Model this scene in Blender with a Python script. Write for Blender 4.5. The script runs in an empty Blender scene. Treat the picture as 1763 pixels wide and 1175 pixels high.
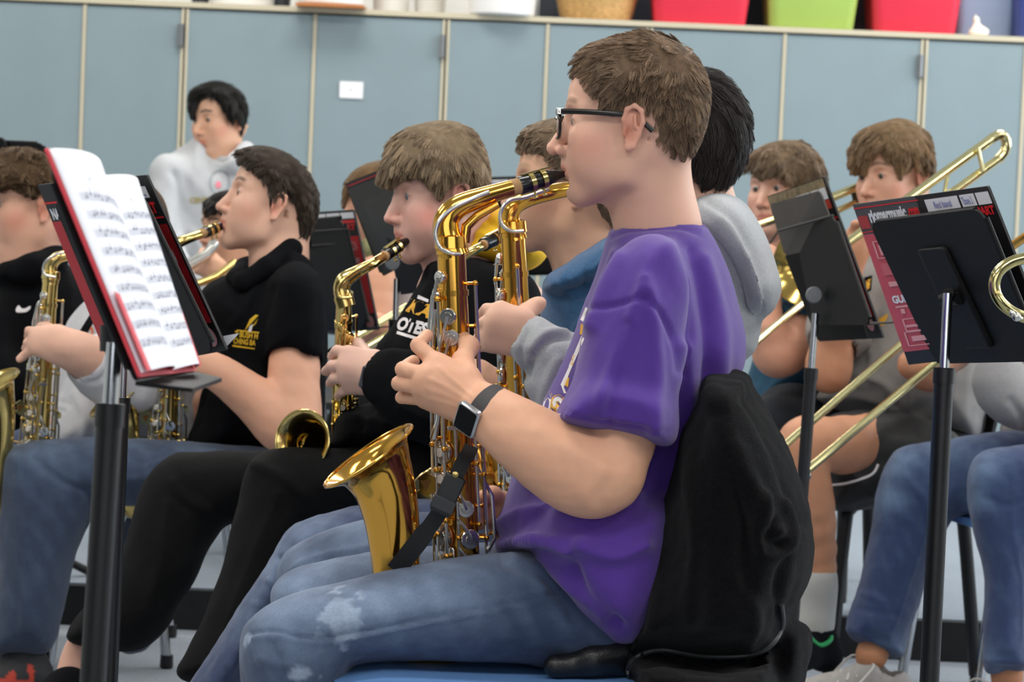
import bpy, math, random
import numpy as np
from mathutils import Vector, Matrix
from mathutils.bvhtree import BVHTree
rad = math.radians
C = bpy.context.scene.collection
scene = bpy.context.scene
random.seed(7)
RNG = np.random.default_rng(11)

# ------------------------------------------------------------------ camera
W, H, FPX = 1763, 1175, 4900.0
PITCH, ROLL = rad(-3.36), rad(2.4)
CAM = np.array([0.0, 0.0, 1.12])
_r0 = np.array([1.0, 0, 0]); _f = np.array([0, math.cos(PITCH), math.sin(PITCH)]); _u0 = np.array([0, -math.sin(PITCH), math.cos(PITCH)])
CR = _r0 * math.cos(ROLL) + _u0 * math.sin(ROLL)
CU = -_r0 * math.sin(ROLL) + _u0 * math.cos(ROLL)
CF = _f
cd = bpy.data.cameras.new('camera'); cam = bpy.data.objects.new('camera', cd); C.objects.link(cam)
cd.sensor_width = 36.0; cd.lens = 36.0 * FPX / W; cd.clip_end = 100
cam.matrix_world = Matrix(((CR[0], CU[0], -CF[0], CAM[0]), (CR[1], CU[1], -CF[1], CAM[1]), (CR[2], CU[2], -CF[2], CAM[2]), (0, 0, 0, 1)))
cd.dof.use_dof = True; cd.dof.focus_distance = 4.0; cd.dof.aperture_fstop = 11.0
scene.camera = cam

# ------------------------------------------------------------------ world, light, exposure
scene.view_settings.view_transform = 'Standard'; scene.view_settings.look = 'None'
scene.view_settings.gamma = 1.0; scene.view_settings.use_curve_mapping = False
scene.view_settings.exposure = 0.0
world = bpy.data.worlds.new('room_world'); scene.world = world; world.use_nodes = True
world.node_tree.nodes['Background'].inputs[0].default_value = (0.85, 0.93, 1.0, 1)
world.node_tree.nodes['Background'].inputs[1].default_value = 0.22
def area(name, loc, rot, sx, sy, power, col):
    l = bpy.data.lights.new(name, 'AREA'); l.shape = 'RECTANGLE'; l.size = sx; l.size_y = sy; l.energy = power; l.color = col
    o = bpy.data.objects.new(name, l); o.location = loc; o.rotation_euler = rot; C.objects.link(o); return o
for lx in (-3.0, -0.6, 1.8, 4.2):
    for ly in (1.6, 4.2, 6.8, 9.0):
        area('ceiling_lamp_light', (lx, ly, 3.08), (0, 0, 0), 1.2, 0.6, 31, (1.0, 0.965, 0.91))
area('window_light', (5.2, 7.4, 2.0), (0, rad(90), 0), 1.7, 4.6, 150, (0.80, 0.90, 1.0))
area('front_area_light', (0.5, -1.4, 1.9), (rad(84), 0, 0), 4.5, 1.6, 44, (0.93, 0.96, 1.0))  # unseen broad area light behind the camera, facing the players

# ------------------------------------------------------------------ helpers: space
def V3(*a): return np.array(a, float)
def P(x, y, D): return CAM + CF * D + CR * ((x - W / 2) / FPX * D) + CU * ((H / 2 - y) / FPX * D)
def PP(lst, D=None): return [P(a[0], a[1], a[2] if len(a) > 2 else D) for a in lst]
def proj(p):
    d = np.asarray(p) - CAM; w = d @ CF
    return (d @ CR) / w * FPX + W / 2, H / 2 - (d @ CU) / w * FPX, w
def unit(v): v = np.asarray(v, float); return v / (np.linalg.norm(v) + 1e-12)
def lin(c):
    if isinstance(c, str): c = [int(c[i:i + 2], 16) / 255 for i in (0, 2, 4)]
    return np.array([x / 12.92 if x <= .04045 else ((x + .055) / 1.055) ** 2.4 for x in c])
def cr(pts, n=6, closed=True):
    pts = [np.asarray(p, float) for p in pts]; N = len(pts); out = []
    for i in range(N if closed else N - 1):
        g = (lambda j: pts[j % N]) if closed else (lambda j: pts[max(0, min(N - 1, j))])
        a, b, c, d = g(i - 1), g(i), g(i + 1), g(i + 2)
        for k in range(n):
            t = k / n
            out.append(.5 * (2 * b + (c - a) * t + (2 * a - 5 * b + 4 * c - d) * t * t + (3 * b - 3 * c + d - a) * t ** 3))
    if not closed: out.append(pts[-1])
    return np.array(out)
def noise3(p, s, seed=0):                       # cheap smooth noise, about -1..1
    r = np.random.default_rng(seed); v = np.zeros(len(p)); a = 1.0
    for o in range(3):
        for _ in range(4):
            k = r.normal(size=3); k = k / np.linalg.norm(k) / s * (2 ** o) * 2.2
            v += a * np.sin(p @ k + r.uniform(0, 6.28)) * .35
        a *= .5
    return v

# ------------------------------------------------------------------ helpers: materials
MATS = {}
def mat(name, col, rough=.6, metal=0., var=0., vs=20., bump=0., bs=300., attr=False, sss=0., spec=.5, sheen=0., emit=None, coat=0., stretch=None, alpha=None):
    if name in MATS: return MATS[name]
    m = bpy.data.materials.new(name); m.use_nodes = True; nt = m.node_tree; b = nt.nodes['Principled BSDF']; MATS[name] = m
    c = lin(col)
    b.inputs['Roughness'].default_value = rough; b.inputs['Metallic'].default_value = metal
    b.inputs['Specular IOR Level'].default_value = spec
    if sheen: b.inputs['Sheen Weight'].default_value = sheen
    if coat: b.inputs['Coat Weight'].default_value = coat
    if alpha is not None: b.inputs['Alpha'].default_value = alpha
    tc = nt.nodes.new('ShaderNodeTexCoord'); src = tc.outputs['Object']
    if stretch:
        mp = nt.nodes.new('ShaderNodeMapping'); mp.inputs['Scale'].default_value = stretch; nt.links.new(src, mp.inputs[0]); src = mp.outputs[0]
    if attr:
        a = nt.nodes.new('ShaderNodeAttribute'); a.attribute_name = 'Col'; colout = a.outputs['Color']
    else:
        rg = nt.nodes.new('ShaderNodeRGB'); rg.outputs[0].default_value = (*c, 1); colout = rg.outputs[0]
    if var:
        n = nt.nodes.new('ShaderNodeTexNoise'); n.inputs['Scale'].default_value = vs; n.inputs['Detail'].default_value = 5; nt.links.new(src, n.inputs['Vector'])
        mr = nt.nodes.new('ShaderNodeMapRange'); mr.inputs[1].default_value = .25; mr.inputs[2].default_value = .75; mr.inputs[3].default_value = 1 - var; mr.inputs[4].default_value = 1 + var
        nt.links.new(n.outputs[0], mr.inputs[0])
        mx = nt.nodes.new('ShaderNodeVectorMath'); mx.operation = 'SCALE'; nt.links.new(colout, mx.inputs[0]); nt.links.new(mr.outputs[0], mx.inputs['Scale']); colout = mx.outputs[0]
    nt.links.new(colout, b.inputs['Base Color'])
    if bump:
        n = nt.nodes.new('ShaderNodeTexNoise'); n.inputs['Scale'].default_value = bs; n.inputs['Detail'].default_value = 3; nt.links.new(src, n.inputs['Vector'])
        bp = nt.nodes.new('ShaderNodeBump'); bp.inputs['Strength'].default_value = bump; bp.inputs['Distance'].default_value = .002
        nt.links.new(n.outputs[0], bp.inputs['Height']); nt.links.new(bp.outputs[0], b.inputs['Normal'])
    if sss:
        b.inputs['Subsurface Weight'].default_value = sss; b.inputs['Subsurface Radius'].default_value = (1, .35, .2); b.inputs['Subsurface Scale'].default_value = .006
    if emit: b.inputs['Emission Color'].default_value = (*c, 1); b.inputs['Emission Strength'].default_value = emit
    return m
def hairmat(name, col, var=.35):
    if name in MATS: return MATS[name]
    m = bpy.data.materials.new(name); m.use_nodes = True; nt = m.node_tree; b = nt.nodes['Principled BSDF']; MATS[name] = m
    b.inputs['Roughness'].default_value = .45; b.inputs['Specular IOR Level'].default_value = .35
    hi = nt.nodes.new('ShaderNodeHairInfo'); rp = nt.nodes.new('ShaderNodeMapRange'); rp.inputs[3].default_value = 1 - var; rp.inputs[4].default_value = 1 + var
    nt.links.new(hi.outputs['Random'], rp.inputs[0])
    rg = nt.nodes.new('ShaderNodeRGB'); rg.outputs[0].default_value = (*lin(col), 1)
    at = nt.nodes.new('ShaderNodeAttribute'); at.attribute_name = 'tuft'; mu = nt.nodes.new('ShaderNodeMath'); mu.operation = 'MULTIPLY'; nt.links.new(at.outputs['Fac'], mu.inputs[0]); nt.links.new(rp.outputs[0], mu.inputs[1])
    mx = nt.nodes.new('ShaderNodeVectorMath'); mx.operation = 'SCALE'; nt.links.new(rg.outputs[0], mx.inputs[0]); nt.links.new(mu.outputs[0], mx.inputs['Scale'])
    nt.links.new(mx.outputs[0], b.inputs['Base Color'])
    return m

# ------------------------------------------------------------------ helpers: objects
def props(o, label=None, cat=None, group=None, kind=None):
    if label: o['label'] = label
    if cat: o['category'] = cat
    if group: o['group'] = group
    if kind: o['kind'] = kind
    return o
def thing(name, label, cat, loc, group=None):
    o = bpy.data.objects.new(name, None); o.empty_display_size = .05; C.objects.link(o); o.location = [float(a) for a in loc]
    return props(o, label, cat, group)
def wloc(o):
    v = Vector(o.location)
    while o.parent: o = o.parent; v += Vector(o.location)
    return v
def link(name, me, m, parent=None, smooth=True):
    ms = m if isinstance(m, (list, tuple)) else [m]
    for x in ms: me.materials.append(x)
    if smooth: me.polygons.foreach_set('use_smooth', np.ones(len(me.polygons), bool))
    o = bpy.data.objects.new(name, me); C.objects.link(o)
    if parent is not None:
        wl = wloc(parent); o.parent = parent
        off = -np.array(wl); n = len(me.vertices); co = np.empty(n * 3); me.vertices.foreach_get('co', co)
        co = co.reshape(-1, 3) + off; me.vertices.foreach_set('co', co.ravel()); me.update()
    return o
def mesh_np(name, v, f):
    me = bpy.data.meshes.new(name); v = np.asarray(v, np.float32); nf = len(f)
    if isinstance(f, np.ndarray):
        k = f.shape[1]; me.vertices.add(len(v)); me.vertices.foreach_set('co', v.ravel())
        me.loops.add(nf * k); me.loops.foreach_set('vertex_index', f.ravel().astype(np.int32))
        me.polygons.add(nf); me.polygons.foreach_set('loop_start', np.arange(0, nf * k, k, dtype=np.int32))
        me.update(calc_edges=True); me.validate()
    else:
        me.from_pydata([tuple(map(float, a)) for a in v], [], [tuple(int(i) for i in q) for q in f]); me.update()
    return me
def setcol(me, cols):
    a = me.color_attributes.new('Col', 'FLOAT_COLOR', 'POINT')
    c = np.ones((len(me.vertices), 4), np.float32); c[:, :3] = cols; a.data.foreach_set('color', c.ravel())
def copytree(o, loc=None, rz=None):
    c = o.copy(); C.objects.link(c)
    if loc is not None: c.location = loc
    if rz is not None: c.rotation_euler = (0, 0, rz)
    for ch in list(o.children):
        d = ch.copy(); C.objects.link(d); d.parent = c
        for g in ch.children:
            e = g.copy(); C.objects.link(e); e.parent = d
    return c

# hard-surface mesh builder
class MB:
    def __init__(s): s.v = []; s.f = []
    def add(s, v, f):
        o = len(s.v); s.v += [np.asarray(a, float) for a in v]; s.f += [tuple(i + o for i in q) for q in f]; return s
    def tube(s, pts, rr, n=12, cap=True, up=None, sq=1.0):
        pts = [np.asarray(p, float) for p in pts]; N = len(pts)
        if np.isscalar(rr): rr = [rr] * N
        T = [unit(pts[min(i + 1, N - 1)] - pts[max(i - 1, 0)]) for i in range(N)]
        a = unit(np.cross(T[0], up if up is not None else (CF if abs(T[0] @ CF) < .9 else CU))); V = []
        for i in range(N):
            a = unit(a - T[i] * (a @ T[i])); b = np.cross(T[i], a)
            for k in range(n):
                w = 2 * math.pi * k / n; V.append(pts[i] + rr[i] * (math.cos(w) * a + sq * math.sin(w) * b))
        F = [(i * n + k, i * n + (k + 1) % n, (i + 1) * n + (k + 1) % n, (i + 1) * n + k) for i in range(N - 1) for k in range(n)]
        if cap: F += [tuple(range(n))[::-1], tuple((N - 1) * n + k for k in range(n))]
        return s.add(V, F)
    def box(s, c, ax, hs, bev=0.0):
        c = np.asarray(c, float); ax = [unit(a) for a in ax]; V = []; F = []
        if bev <= 0:
            for i in (-1, 1):
                for j in (-1, 1):
                    for k in (-1, 1): V.append(c + ax[0] * i * hs[0] + ax[1] * j * hs[1] + ax[2] * k * hs[2])
            F = [(0, 1, 3, 2), (4, 6, 7, 5), (0, 4, 5, 1), (2, 3, 7, 6), (0, 2, 6, 4), (1, 5, 7, 3)]
            return s.add(V, F)
        b = bev; n = 3                                                  # rounded outline in ax0/ax1 plane, chamfered over ax2
        ring = []
        for q, (sx, sy) in enumerate(((1, 1), (-1, 1), (-1, -1), (1, -1))):
            for k in range(n + 1):
                w = math.pi / 2 * (q + k / n); ring.append((sx * (hs[0] - b) + b * math.cos(w), sy * (hs[1] - b) + b * math.sin(w)))
        m = len(ring); e = min(b, hs[2]) * .4
        for z, sh in ((-hs[2], e), (-hs[2] + e, 0), (hs[2] - e, 0), (hs[2], e)):
            for x, y in ring:
                fx = (hs[0] - sh) / hs[0]; fy = (hs[1] - sh) / hs[1]; V.append(c + ax[0] * x * fx + ax[1] * y * fy + ax[2] * z)
        F = [(i * m + k, i * m + (k + 1) % m, (i + 1) * m + (k + 1) % m, (i + 1) * m + k) for i in range(3) for k in range(m)]
        F += [tuple(range(m))[::-1], tuple(3 * m + k for k in range(m))]
        return s.add(V, F)
    def lathe(s, c, axis, prof, n=24, up=None):                         # prof: [(dist along axis, radius)]
        axis = unit(axis); a = unit(np.cross(axis, up if up is not None else (CF if abs(axis @ CF) < .9 else CU))); b = np.cross(axis, a); V = []
        for z, r in prof:
            for k in range(n):
                w = 2 * math.pi * k / n; V.append(c + axis * z + r * (math.cos(w) * a + math.sin(w) * b))
        F = [(i * n + k, i * n + (k + 1) % n, (i + 1) * n + (k + 1) % n, (i + 1) * n + k) for i in range(len(prof) - 1) for k in range(n)]
        return s.add(V, F)
    def disc(s, c, axis, r, t, n=20):
        return s.lathe(np.asarray(c) - unit(axis) * t, axis, [(0, 1e-5), (0, r * .94), (t * .25, r), (t * .8, r), (t, r * .9), (t * 1.05, 1e-5)], n)
    def ball(s, c, r, n=12):
        c = np.asarray(c, float); V = []; m = n // 2
        for i in range(m + 1):
            t = math.pi * i / m
            for k in range(n): w = 2 * math.pi * k / n; V.append(c + r * V3(math.sin(t) * math.cos(w), math.sin(t) * math.sin(w), math.cos(t)))
        return s.add(V, [(i * n + k, (i + 1) * n + k, (i + 1) * n + (k + 1) % n, i * n + (k + 1) % n) for i in range(m) for k in range(n)])
    def prism(s, ring, axis, t):                                        # closed outline of 3-D points pushed along axis
        ring = [np.asarray(p, float) for p in ring]; n = len(ring); ax = unit(axis) * t
        return s.add(ring + [p + ax for p in ring], [tuple(range(n)), tuple(range(2 * n - 1, n - 1, -1))] + [(k, k + n, (k + 1) % n + n, (k + 1) % n) for k in range(n)])
    def build(s, name, m, parent=None, smooth=True, auto=True):
        me = mesh_np(name, s.v, s.f)
        o = link(name, me, m, parent, smooth)
        if smooth and auto: me.set_sharp_from_angle(angle=rad(38))
        return o

def multi(name, lst, parent):
    """one part made of several materials"""
    lst = [(b, m) for b, m in lst if b.v]; me = bpy.data.meshes.new(name); V = []; F = []; I = []
    for k, (b, m) in enumerate(lst): o = len(V); V += b.v; F += [tuple(i + o for i in q) for q in b.f]; I += [k] * len(b.f)
    me.from_pydata([tuple(map(float, a)) for a in V], [], F); me.update(); o = link(name, me, [m for _, m in lst], parent); me.polygons.foreach_set('material_index', I); me.set_sharp_from_angle(angle=rad(38)); return o
# ------------------------------------------------------------------ helpers: smooth solids from distance fields
EDGES = [(a, b) for a in range(8) for b in range(8) if a < b and bin(a ^ b).count('1') == 1]
def surfnets(F, lo, h):
    S = F < 0; nx, ny, nz = F.shape
    c = [S[i:nx - 1 + i, j:ny - 1 + j, k:nz - 1 + k] for k in (0, 1) for j in (0, 1) for i in (0, 1)]
    tot = sum(x.astype(np.int8) for x in c); act = (tot > 0) & (tot < 8); idx = np.argwhere(act)
    if len(idx) == 0: return np.zeros((0, 3)), np.zeros((0, 4), int)
    off = np.array([(i, j, k) for k in (0, 1) for j in (0, 1) for i in (0, 1)])
    val = np.stack([F[idx[:, 0] + o[0], idx[:, 1] + o[1], idx[:, 2] + o[2]] for o in off], 1)
    acc = np.zeros((len(idx), 3)); cnt = np.zeros(len(idx))
    for a, b in EDGES:
        va, vb = val[:, a], val[:, b]; m = (va < 0) != (vb < 0)
        t = va[m] / (va[m] - vb[m]); acc[m] += off[a] + (off[b] - off[a]) * t[:, None]; cnt[m] += 1
    v = lo + h * (idx + acc / cnt[:, None])
    cid = np.full(act.shape, -1, np.int32); cid[act] = np.arange(len(idx)); faces = []
    for ax in range(3):
        sl = [slice(1, -1)] * 3; sl[ax] = slice(0, F.shape[ax] - 1)
        s2 = list(sl); s2[ax] = slice(1, F.shape[ax])
        a = S[tuple(sl)]; b = S[tuple(s2)]; e = np.argwhere(a != b); base = e.copy()
        for q in range(3):
            if q != ax: base[:, q] += 1
        u, w = [(1, 2), (2, 0), (0, 1)][ax]
        def cell(du, dw):
            g = base.copy(); g[:, u] += du; g[:, w] += dw; return cid[g[:, 0], g[:, 1], g[:, 2]]
        q = np.stack([cell(-1, -1), cell(0, -1), cell(0, 0), cell(-1, 0)], 1)
        ins = a[tuple(e.T)]; q[~ins] = q[~ins][:, ::-1]; faces.append(q)
    return v, np.concatenate(faces)
def smin(a, b, k):
    if k <= 0: return np.minimum(a, b)
    hh = np.maximum(k - np.abs(a - b), 0) / k; return np.minimum(a, b) - hh * hh * k * .25
class PolyPx:                                                           # outline in photo pixels with signed distance raster
    def __init__(s, pts, n=5, step=2.5, pad=60, closed=True, smooth=True):
        q = cr(pts, n, closed) if smooth else np.array(pts, float)
        if closed and not smooth: pass
        s.lo = q.min(0) - pad; s.hi = q.max(0) + pad; s.step = step; s.q = q
        nx, ny = (np.ceil((s.hi - s.lo) / step)).astype(int) + 1
        gx, gy = np.meshgrid(s.lo[0] + step * np.arange(nx), s.lo[1] + step * np.arange(ny), indexing='ij')
        gx = gx.astype(np.float32); gy = gy.astype(np.float32); d = np.full(gx.shape, 1e9, np.float32); ins = np.zeros(gx.shape, bool); N = len(q)
        for i in range(N if closed else N - 1):
            a = q[i]; b = q[(i + 1) % N]; ab = b - a; L = ab @ ab + 1e-9
            t = np.clip(((gx - a[0]) * ab[0] + (gy - a[1]) * ab[1]) / L, 0, 1)
            d = np.minimum(d, (gx - a[0] - t * ab[0]) ** 2 + (gy - a[1] - t * ab[1]) ** 2)
            if closed:
                cnd = (a[1] > gy) != (b[1] > gy); ins ^= cnd & (gx < (b[0] - a[0]) * (gy - a[1]) / (b[1] - a[1] + 1e-12) + a[0])
        s.d = np.sqrt(d); s.d = np.where(ins, s.d, -s.d) if closed else s.d
    def at(s, u, v):                                                    # inside positive, px
        x = (u - s.lo[0]) / s.step; y = (v - s.lo[1]) / s.step; nx, ny = s.d.shape
        ox = np.maximum(0, np.maximum(-x, x - (nx - 1))); oy = np.maximum(0, np.maximum(-y, y - (ny - 1)))
        x = np.clip(x, 0, nx - 1.001); y = np.clip(y, 0, ny - 1.001); i = x.astype(int); j = y.astype(int); fx = x - i; fy = y - j
        r = s.d[i, j] * (1 - fx) * (1 - fy) + s.d[i + 1, j] * fx * (1 - fy) + s.d[i, j + 1] * (1 - fx) * fy + s.d[i + 1, j + 1] * fx * fy
        return r - (ox + oy) * s.step * np.sign(1)
class Solid:
    def __init__(s): s.ops = []
    def add(s, fn, lo, hi, op='u', k=.01): s.ops.append((fn, np.asarray(lo, float), np.asarray(hi, float), op, k)); return s
    def rc(s, a, b, ra, rb, op='u', k=.01, flat=None, fs=1.0):
        a = np.asarray(a, float); b = np.asarray(b, float); ba = b - a; L = ba @ ba + 1e-12; R = max(ra, rb) * max(1, fs)
        n = None if flat is None else unit(flat)
        def fn(x, y, z):
            x = x - a[0]; y = y - a[1]; z = z - a[2]
            t = np.clip((x * ba[0] + y * ba[1] + z * ba[2]) / L, 0, 1); x = x - t * ba[0]; y = y - t * ba[1]; z = z - t * ba[2]
            q = x * x + y * y + z * z
            if n is not None: vn = x * n[0] + y * n[1] + z * n[2]; q = np.maximum(q - vn * vn, 0) + (vn / fs) ** 2
            return (np.sqrt(q) - (ra + t * (rb - ra))) * min(1, fs)
        return s.add(fn, np.minimum(a, b) - R, np.maximum(a, b) + R, op, k)
    def path(s, pts, rr, op='u', k=.004, flat=None, fs=1.0, n=0):
        if n:
            q = np.array([list(p) + [r] for p, r in zip(pts, rr)]); q = cr(q, n, False); pts = q[:, :3]; rr = q[:, 3]
        for i in range(len(pts) - 1): s.rc(pts[i], pts[i + 1], rr[i], rr[i + 1], op, k, flat, fs)
        return s
    def ell(s, c, r, R=None, op='u', k=.01):
        c = np.asarray(c, float); r = np.asarray(r, float); R = np.eye(3) if R is None else np.asarray(R, float); m = r.max()
        def fn(x, y, z):
            x = x - c[0]; y = y - c[1]; z = z - c[2]
            q = [(x * R[0, i] + y * R[1, i] + z * R[2, i]) / r[i] for i in range(3)]
            k0 = np.sqrt(q[0] ** 2 + q[1] ** 2 + q[2] ** 2); k1 = np.sqrt((q[0] / r[0]) ** 2 + (q[1] / r[1]) ** 2 + (q[2] / r[2]) ** 2) + 1e-9
            return k0 * (k0 - 1) / k1
        return s.add(fn, c - m, c + m, op, k)
    def blob(s, pts, D, T, R=None, op='u', k=.01, smooth=True, T2=None):
        """outline seen in the photo, standing at depth D (number or (D0, x0, y0, dD/dx, dD/dy)), half thickness T (T2: away side)"""
        po = PolyPx(pts, smooth=smooth); R = R or T; T2 = T2 or T
        if np.isscalar(D): D = (D, 0, 0, 0, 0)
        q = po.q; ds = [D[0] + (a - D[1]) * D[3] + (b - D[2]) * D[4] for a, b in q]; w = [P(a, b, d + t) for (a, b), d in zip(q, ds) for t in (-T, T2)]
        w = np.array(w); mn = min(R, T)
        def fn(x, y, z):
            dx = x - CAM[0]; dy = y - CAM[1]; dz = z - CAM[2]
            de = dx * CF[0] + dy * CF[1] + dz * CF[2]
            u = (dx * CR[0] + dy * CR[1] + dz * CR[2]) / de * FPX + W / 2; v = H / 2 - (dx * CU[0] + dy * CU[1] + dz * CU[2]) / de * FPX
            m = po.at(u, v) * de / FPX; ww = de - (D[0] + (u - D[1]) * D[3] + (v - D[2]) * D[4])
            return (np.sqrt(np.maximum(1 - np.minimum(m, R) / R, 0) ** 2 + np.where(ww < 0, ww / T, ww / T2) ** 2) - 1) * mn
        return s.add(fn, w.min(0), w.max(0), op, k)
    def mesh(s, h):
        us = [o for o in s.ops if o[3] == 'u']; lo = np.min([o[1] - o[4] for o in us], 0) - 3 * h; hi = np.max([o[2] + o[4] for o in us], 0) + 3 * h
        n = np.ceil((hi - lo) / h).astype(int) + 1; F = np.full(n, 1.0, np.float32)
        ax = [(lo[i] + h * np.arange(n[i])).astype(np.float32) for i in range(3)]
        for fn, l, hh, op, k in s.ops:
            m = abs(k) + 3 * h; a = np.clip(np.floor((l - m - lo) / h).astype(int), 0, n); b = np.clip(np.ceil((hh + m - lo) / h).astype(int) + 1, 0, n)
            if op == 'i': a = np.zeros(3, int); b = n
            if (b <= a).any(): continue
            sl = tuple(slice(a[i], b[i]) for i in range(3)); g = np.meshgrid(*[ax[i][sl[i]] for i in range(3)], indexing='ij')
            d = fn(*g).astype(np.float32); f = F[sl]
            F[sl] = smin(f, d, k) if op == 'u' else -smin(-f, d, k) if op == 's' else -smin(-f, -d, k)
        F[0] = F[-1] = 1; F[:, 0] = F[:, -1] = 1; F[:, :, 0] = F[:, :, -1] = 1
        return surfnets(F, lo, h)
def vnormals(v, f):
    n = np.cross(v[f[:, 2]] - v[f[:, 0]], v[f[:, 3]] - v[f[:, 1]]); o = np.zeros_like(v)
    for i in range(4): np.add.at(o, f[:, i], n)
    return o / (np.linalg.norm(o, axis=1)[:, None] + 1e-12)
def relax(v, f, it=1, w=.5):
    for _ in range(it):
        acc = np.zeros_like(v); c = np.zeros(len(v))
        for a, b in ((0, 1), (1, 2), (2, 3), (3, 0)):
            np.add.at(acc, f[:, a], v[f[:, b]]); np.add.at(acc, f[:, b], v[f[:, a]]); np.add.at(c, f[:, a], 1); np.add.at(c, f[:, b], 1)
        v = v * (1 - w) + w * acc / c[:, None]
    return v
def folds(v, f, lst, facing=True):
    """cloth folds: lst of (polyline px, width px, height m)"""
    n = vnormals(v, f); u, w, d = proj(v)
    fc = np.clip(-(n @ CF) * 2 + .3, 0, 1) if facing else 1.0
    q = v.copy()
    for pts, wd, amp in lst:
        po = PolyPx(pts, n=5, step=3, pad=wd * 3, closed=False); dd = po.at(u, w); dd = np.where(dd < 0, 1e3, dd)
        ox = (u < po.lo[0]) | (u > po.hi[0]) | (w < po.lo[1]) | (w > po.hi[1]); g = np.exp(-(dd / wd) ** 2); g[ox] = 0
        q += n * (amp * g * fc)[:, None]
    return q
def wrinkle(v, f, s, amp, seed=0, stretch=(1, 1, 1)):
    n = vnormals(v, f); return v + n * (amp * noise3(v * np.array(stretch), s, seed))[:, None]
def cloth(name, sol, h, m, parent, fl=(), wr=(), it=1, colfn=None):
    v, f = sol.mesh(h)
    if it: v = relax(v, f, it)
    if fl: v = folds(v, f, fl)
    for w in wr: v = wrinkle(v, f, *w)
    me = mesh_np(name, v, f)
    if colfn is not None: setcol(me, colfn(v, vnormals(v, f)))
    o = link(name, me, m, parent); o['_v'] = 0; del o['_v']
    SURF[name] = (v, f); return o
SURF = {}
def join(lst):
    V = []; F = []; o = 0
    for v, f in lst: V.append(v); F.append(f + o); o += len(v)
    return np.concatenate(V), np.concatenate(F)
def bvh(v, f): return BVHTree.FromPolygons([tuple(a) for a in v], [tuple(int(i) for i in q) for q in f])
FONT_CACHE = {}
def text_mesh(s, size=1.0, bold=0.0, extr=0.0, align='CENTER', res=3):
    cu = bpy.data.curves.new('lettering', 'FONT'); cu.body = s; cu.size = size; cu.offset = bold; cu.extrude = extr; cu.align_x = align; cu.align_y = 'CENTER'; cu.resolution_u = res
    o = bpy.data.objects.new('lettering', cu); C.objects.link(o); dg = bpy.context.evaluated_depsgraph_get(); dg.update()
    me = bpy.data.meshes.new_from_object(o.evaluated_get(dg)); C.objects.unlink(o); bpy.data.objects.remove(o)
    v = np.array([tuple(a.co) for a in me.vertices]); f = [tuple(p.vertices) for p in me.polygons]; bpy.data.meshes.remove(me); return v, f
def flat_text(name, s, c, ax, ay, w, h, m, parent, bold=0.0, lift=.0006):
    """text centred at c, reading along ax with height along ay, fitted to w x h metres"""
    v, f = text_mesh(s, 1.0, bold); mn = v.min(0); mx = v.max(0); ctr = (mn + mx) / 2; sz = np.maximum(mx - mn, 1e-6)
    nrm = np.cross(unit(ax), unit(ay)); q = [np.asarray(c) + unit(ax) * (a[0] - ctr[0]) / sz[0] * w + unit(ay) * (a[1] - ctr[1]) / sz[1] * h + nrm * lift for a in v]
    return link(name, mesh_np(name, q, f), m, parent, smooth=False)
def decal(name, v2, f, surf, m, parent, lift=.0015, D=None):
    """lay a flat mesh given in photo pixels onto a built surface"""
    t = bvh(*surf); q = []
    for x, y in v2:
        d = unit(P(x, y, 1) - CAM); h = t.ray_cast(Vector(CAM), Vector(d))
        q.append(np.array(h[0]) - d * lift if h[0] is not None else (q[-1] if q else P(x, y, D or 4)))
    return link(name, mesh_np(name, q, f), m, parent, smooth=False)
def text_px(s, c, w, h, ang=0, bold=0.0, shear=0.0, cut=None):
    v, f = text_mesh(s, 1.0, bold); mn = v.min(0); mx = v.max(0); ct = (mn + mx) / 2; sz = mx - mn; ca, sa = math.cos(rad(ang)), math.sin(rad(ang)); out = []
    for a in v:
        x = (a[0] - ct[0]) / sz[0] * w; y = -(a[1] - ct[1]) / sz[1] * h; x -= y * shear; out.append((c[0] + x * ca - y * sa, c[1] + x * sa + y * ca))
    return out, f
def grid_px(quad, nx, ny):
    a, b, c, d = [np.array(q, float) for q in quad]; v = []; f = []
    for j in range(ny + 1):
        for i in range(nx + 1): s_, t = i / nx, j / ny; v.append(tuple((a * (1 - s_) + b * s_) * (1 - t) + (d * (1 - s_) + c * s_) * t))
    for j in range(ny):
        for i in range(nx): k = j * (nx + 1) + i; f.append((k, k + 1, k + nx + 2, k + nx + 1))
    return v, f
# ------------------------------------------------------------------ people: heads, hair, hands
M_SKIN = mat('skin', 'd8a890', .52, attr=True, sss=.12, bump=.12, bs=500, spec=.35)
M_EYE = mat('eye', 'e8e2dc', .15, attr=True)
def frame(yaw, pitch, roll):
    """face direction: yaw 0 looks to picture left, + turns towards the viewer; pitch + looks up; roll + tips the crown away from the viewer"""
    y, p, r = rad(yaw), rad(pitch), rad(roll)
    fw = -CR * math.cos(y) - CF * math.sin(y); lf = -CF * math.cos(y) + CR * math.sin(y); up = CU.copy()
    fw, up = fw * math.cos(p) + up * math.sin(p), up * math.cos(p) - fw * math.sin(p)
    lf, up = lf * math.cos(r) + up * math.sin(r), up * math.cos(r) - lf * math.sin(r)
    return np.stack([fw, lf, up], 1)                                     # columns: forward, left, up
def cranium(s, wide=1.0, k=.02):
    s.ell((-.010, 0, .030), (.096, .074 * wide, .083), k=k)
    s.ell((.034, 0, .038), (.054, .060 * wide, .055), k=.025)
    s.ell((-.042, 0, -.020), (.052, .056 * wide, .060), k=.03)
    return s
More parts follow.
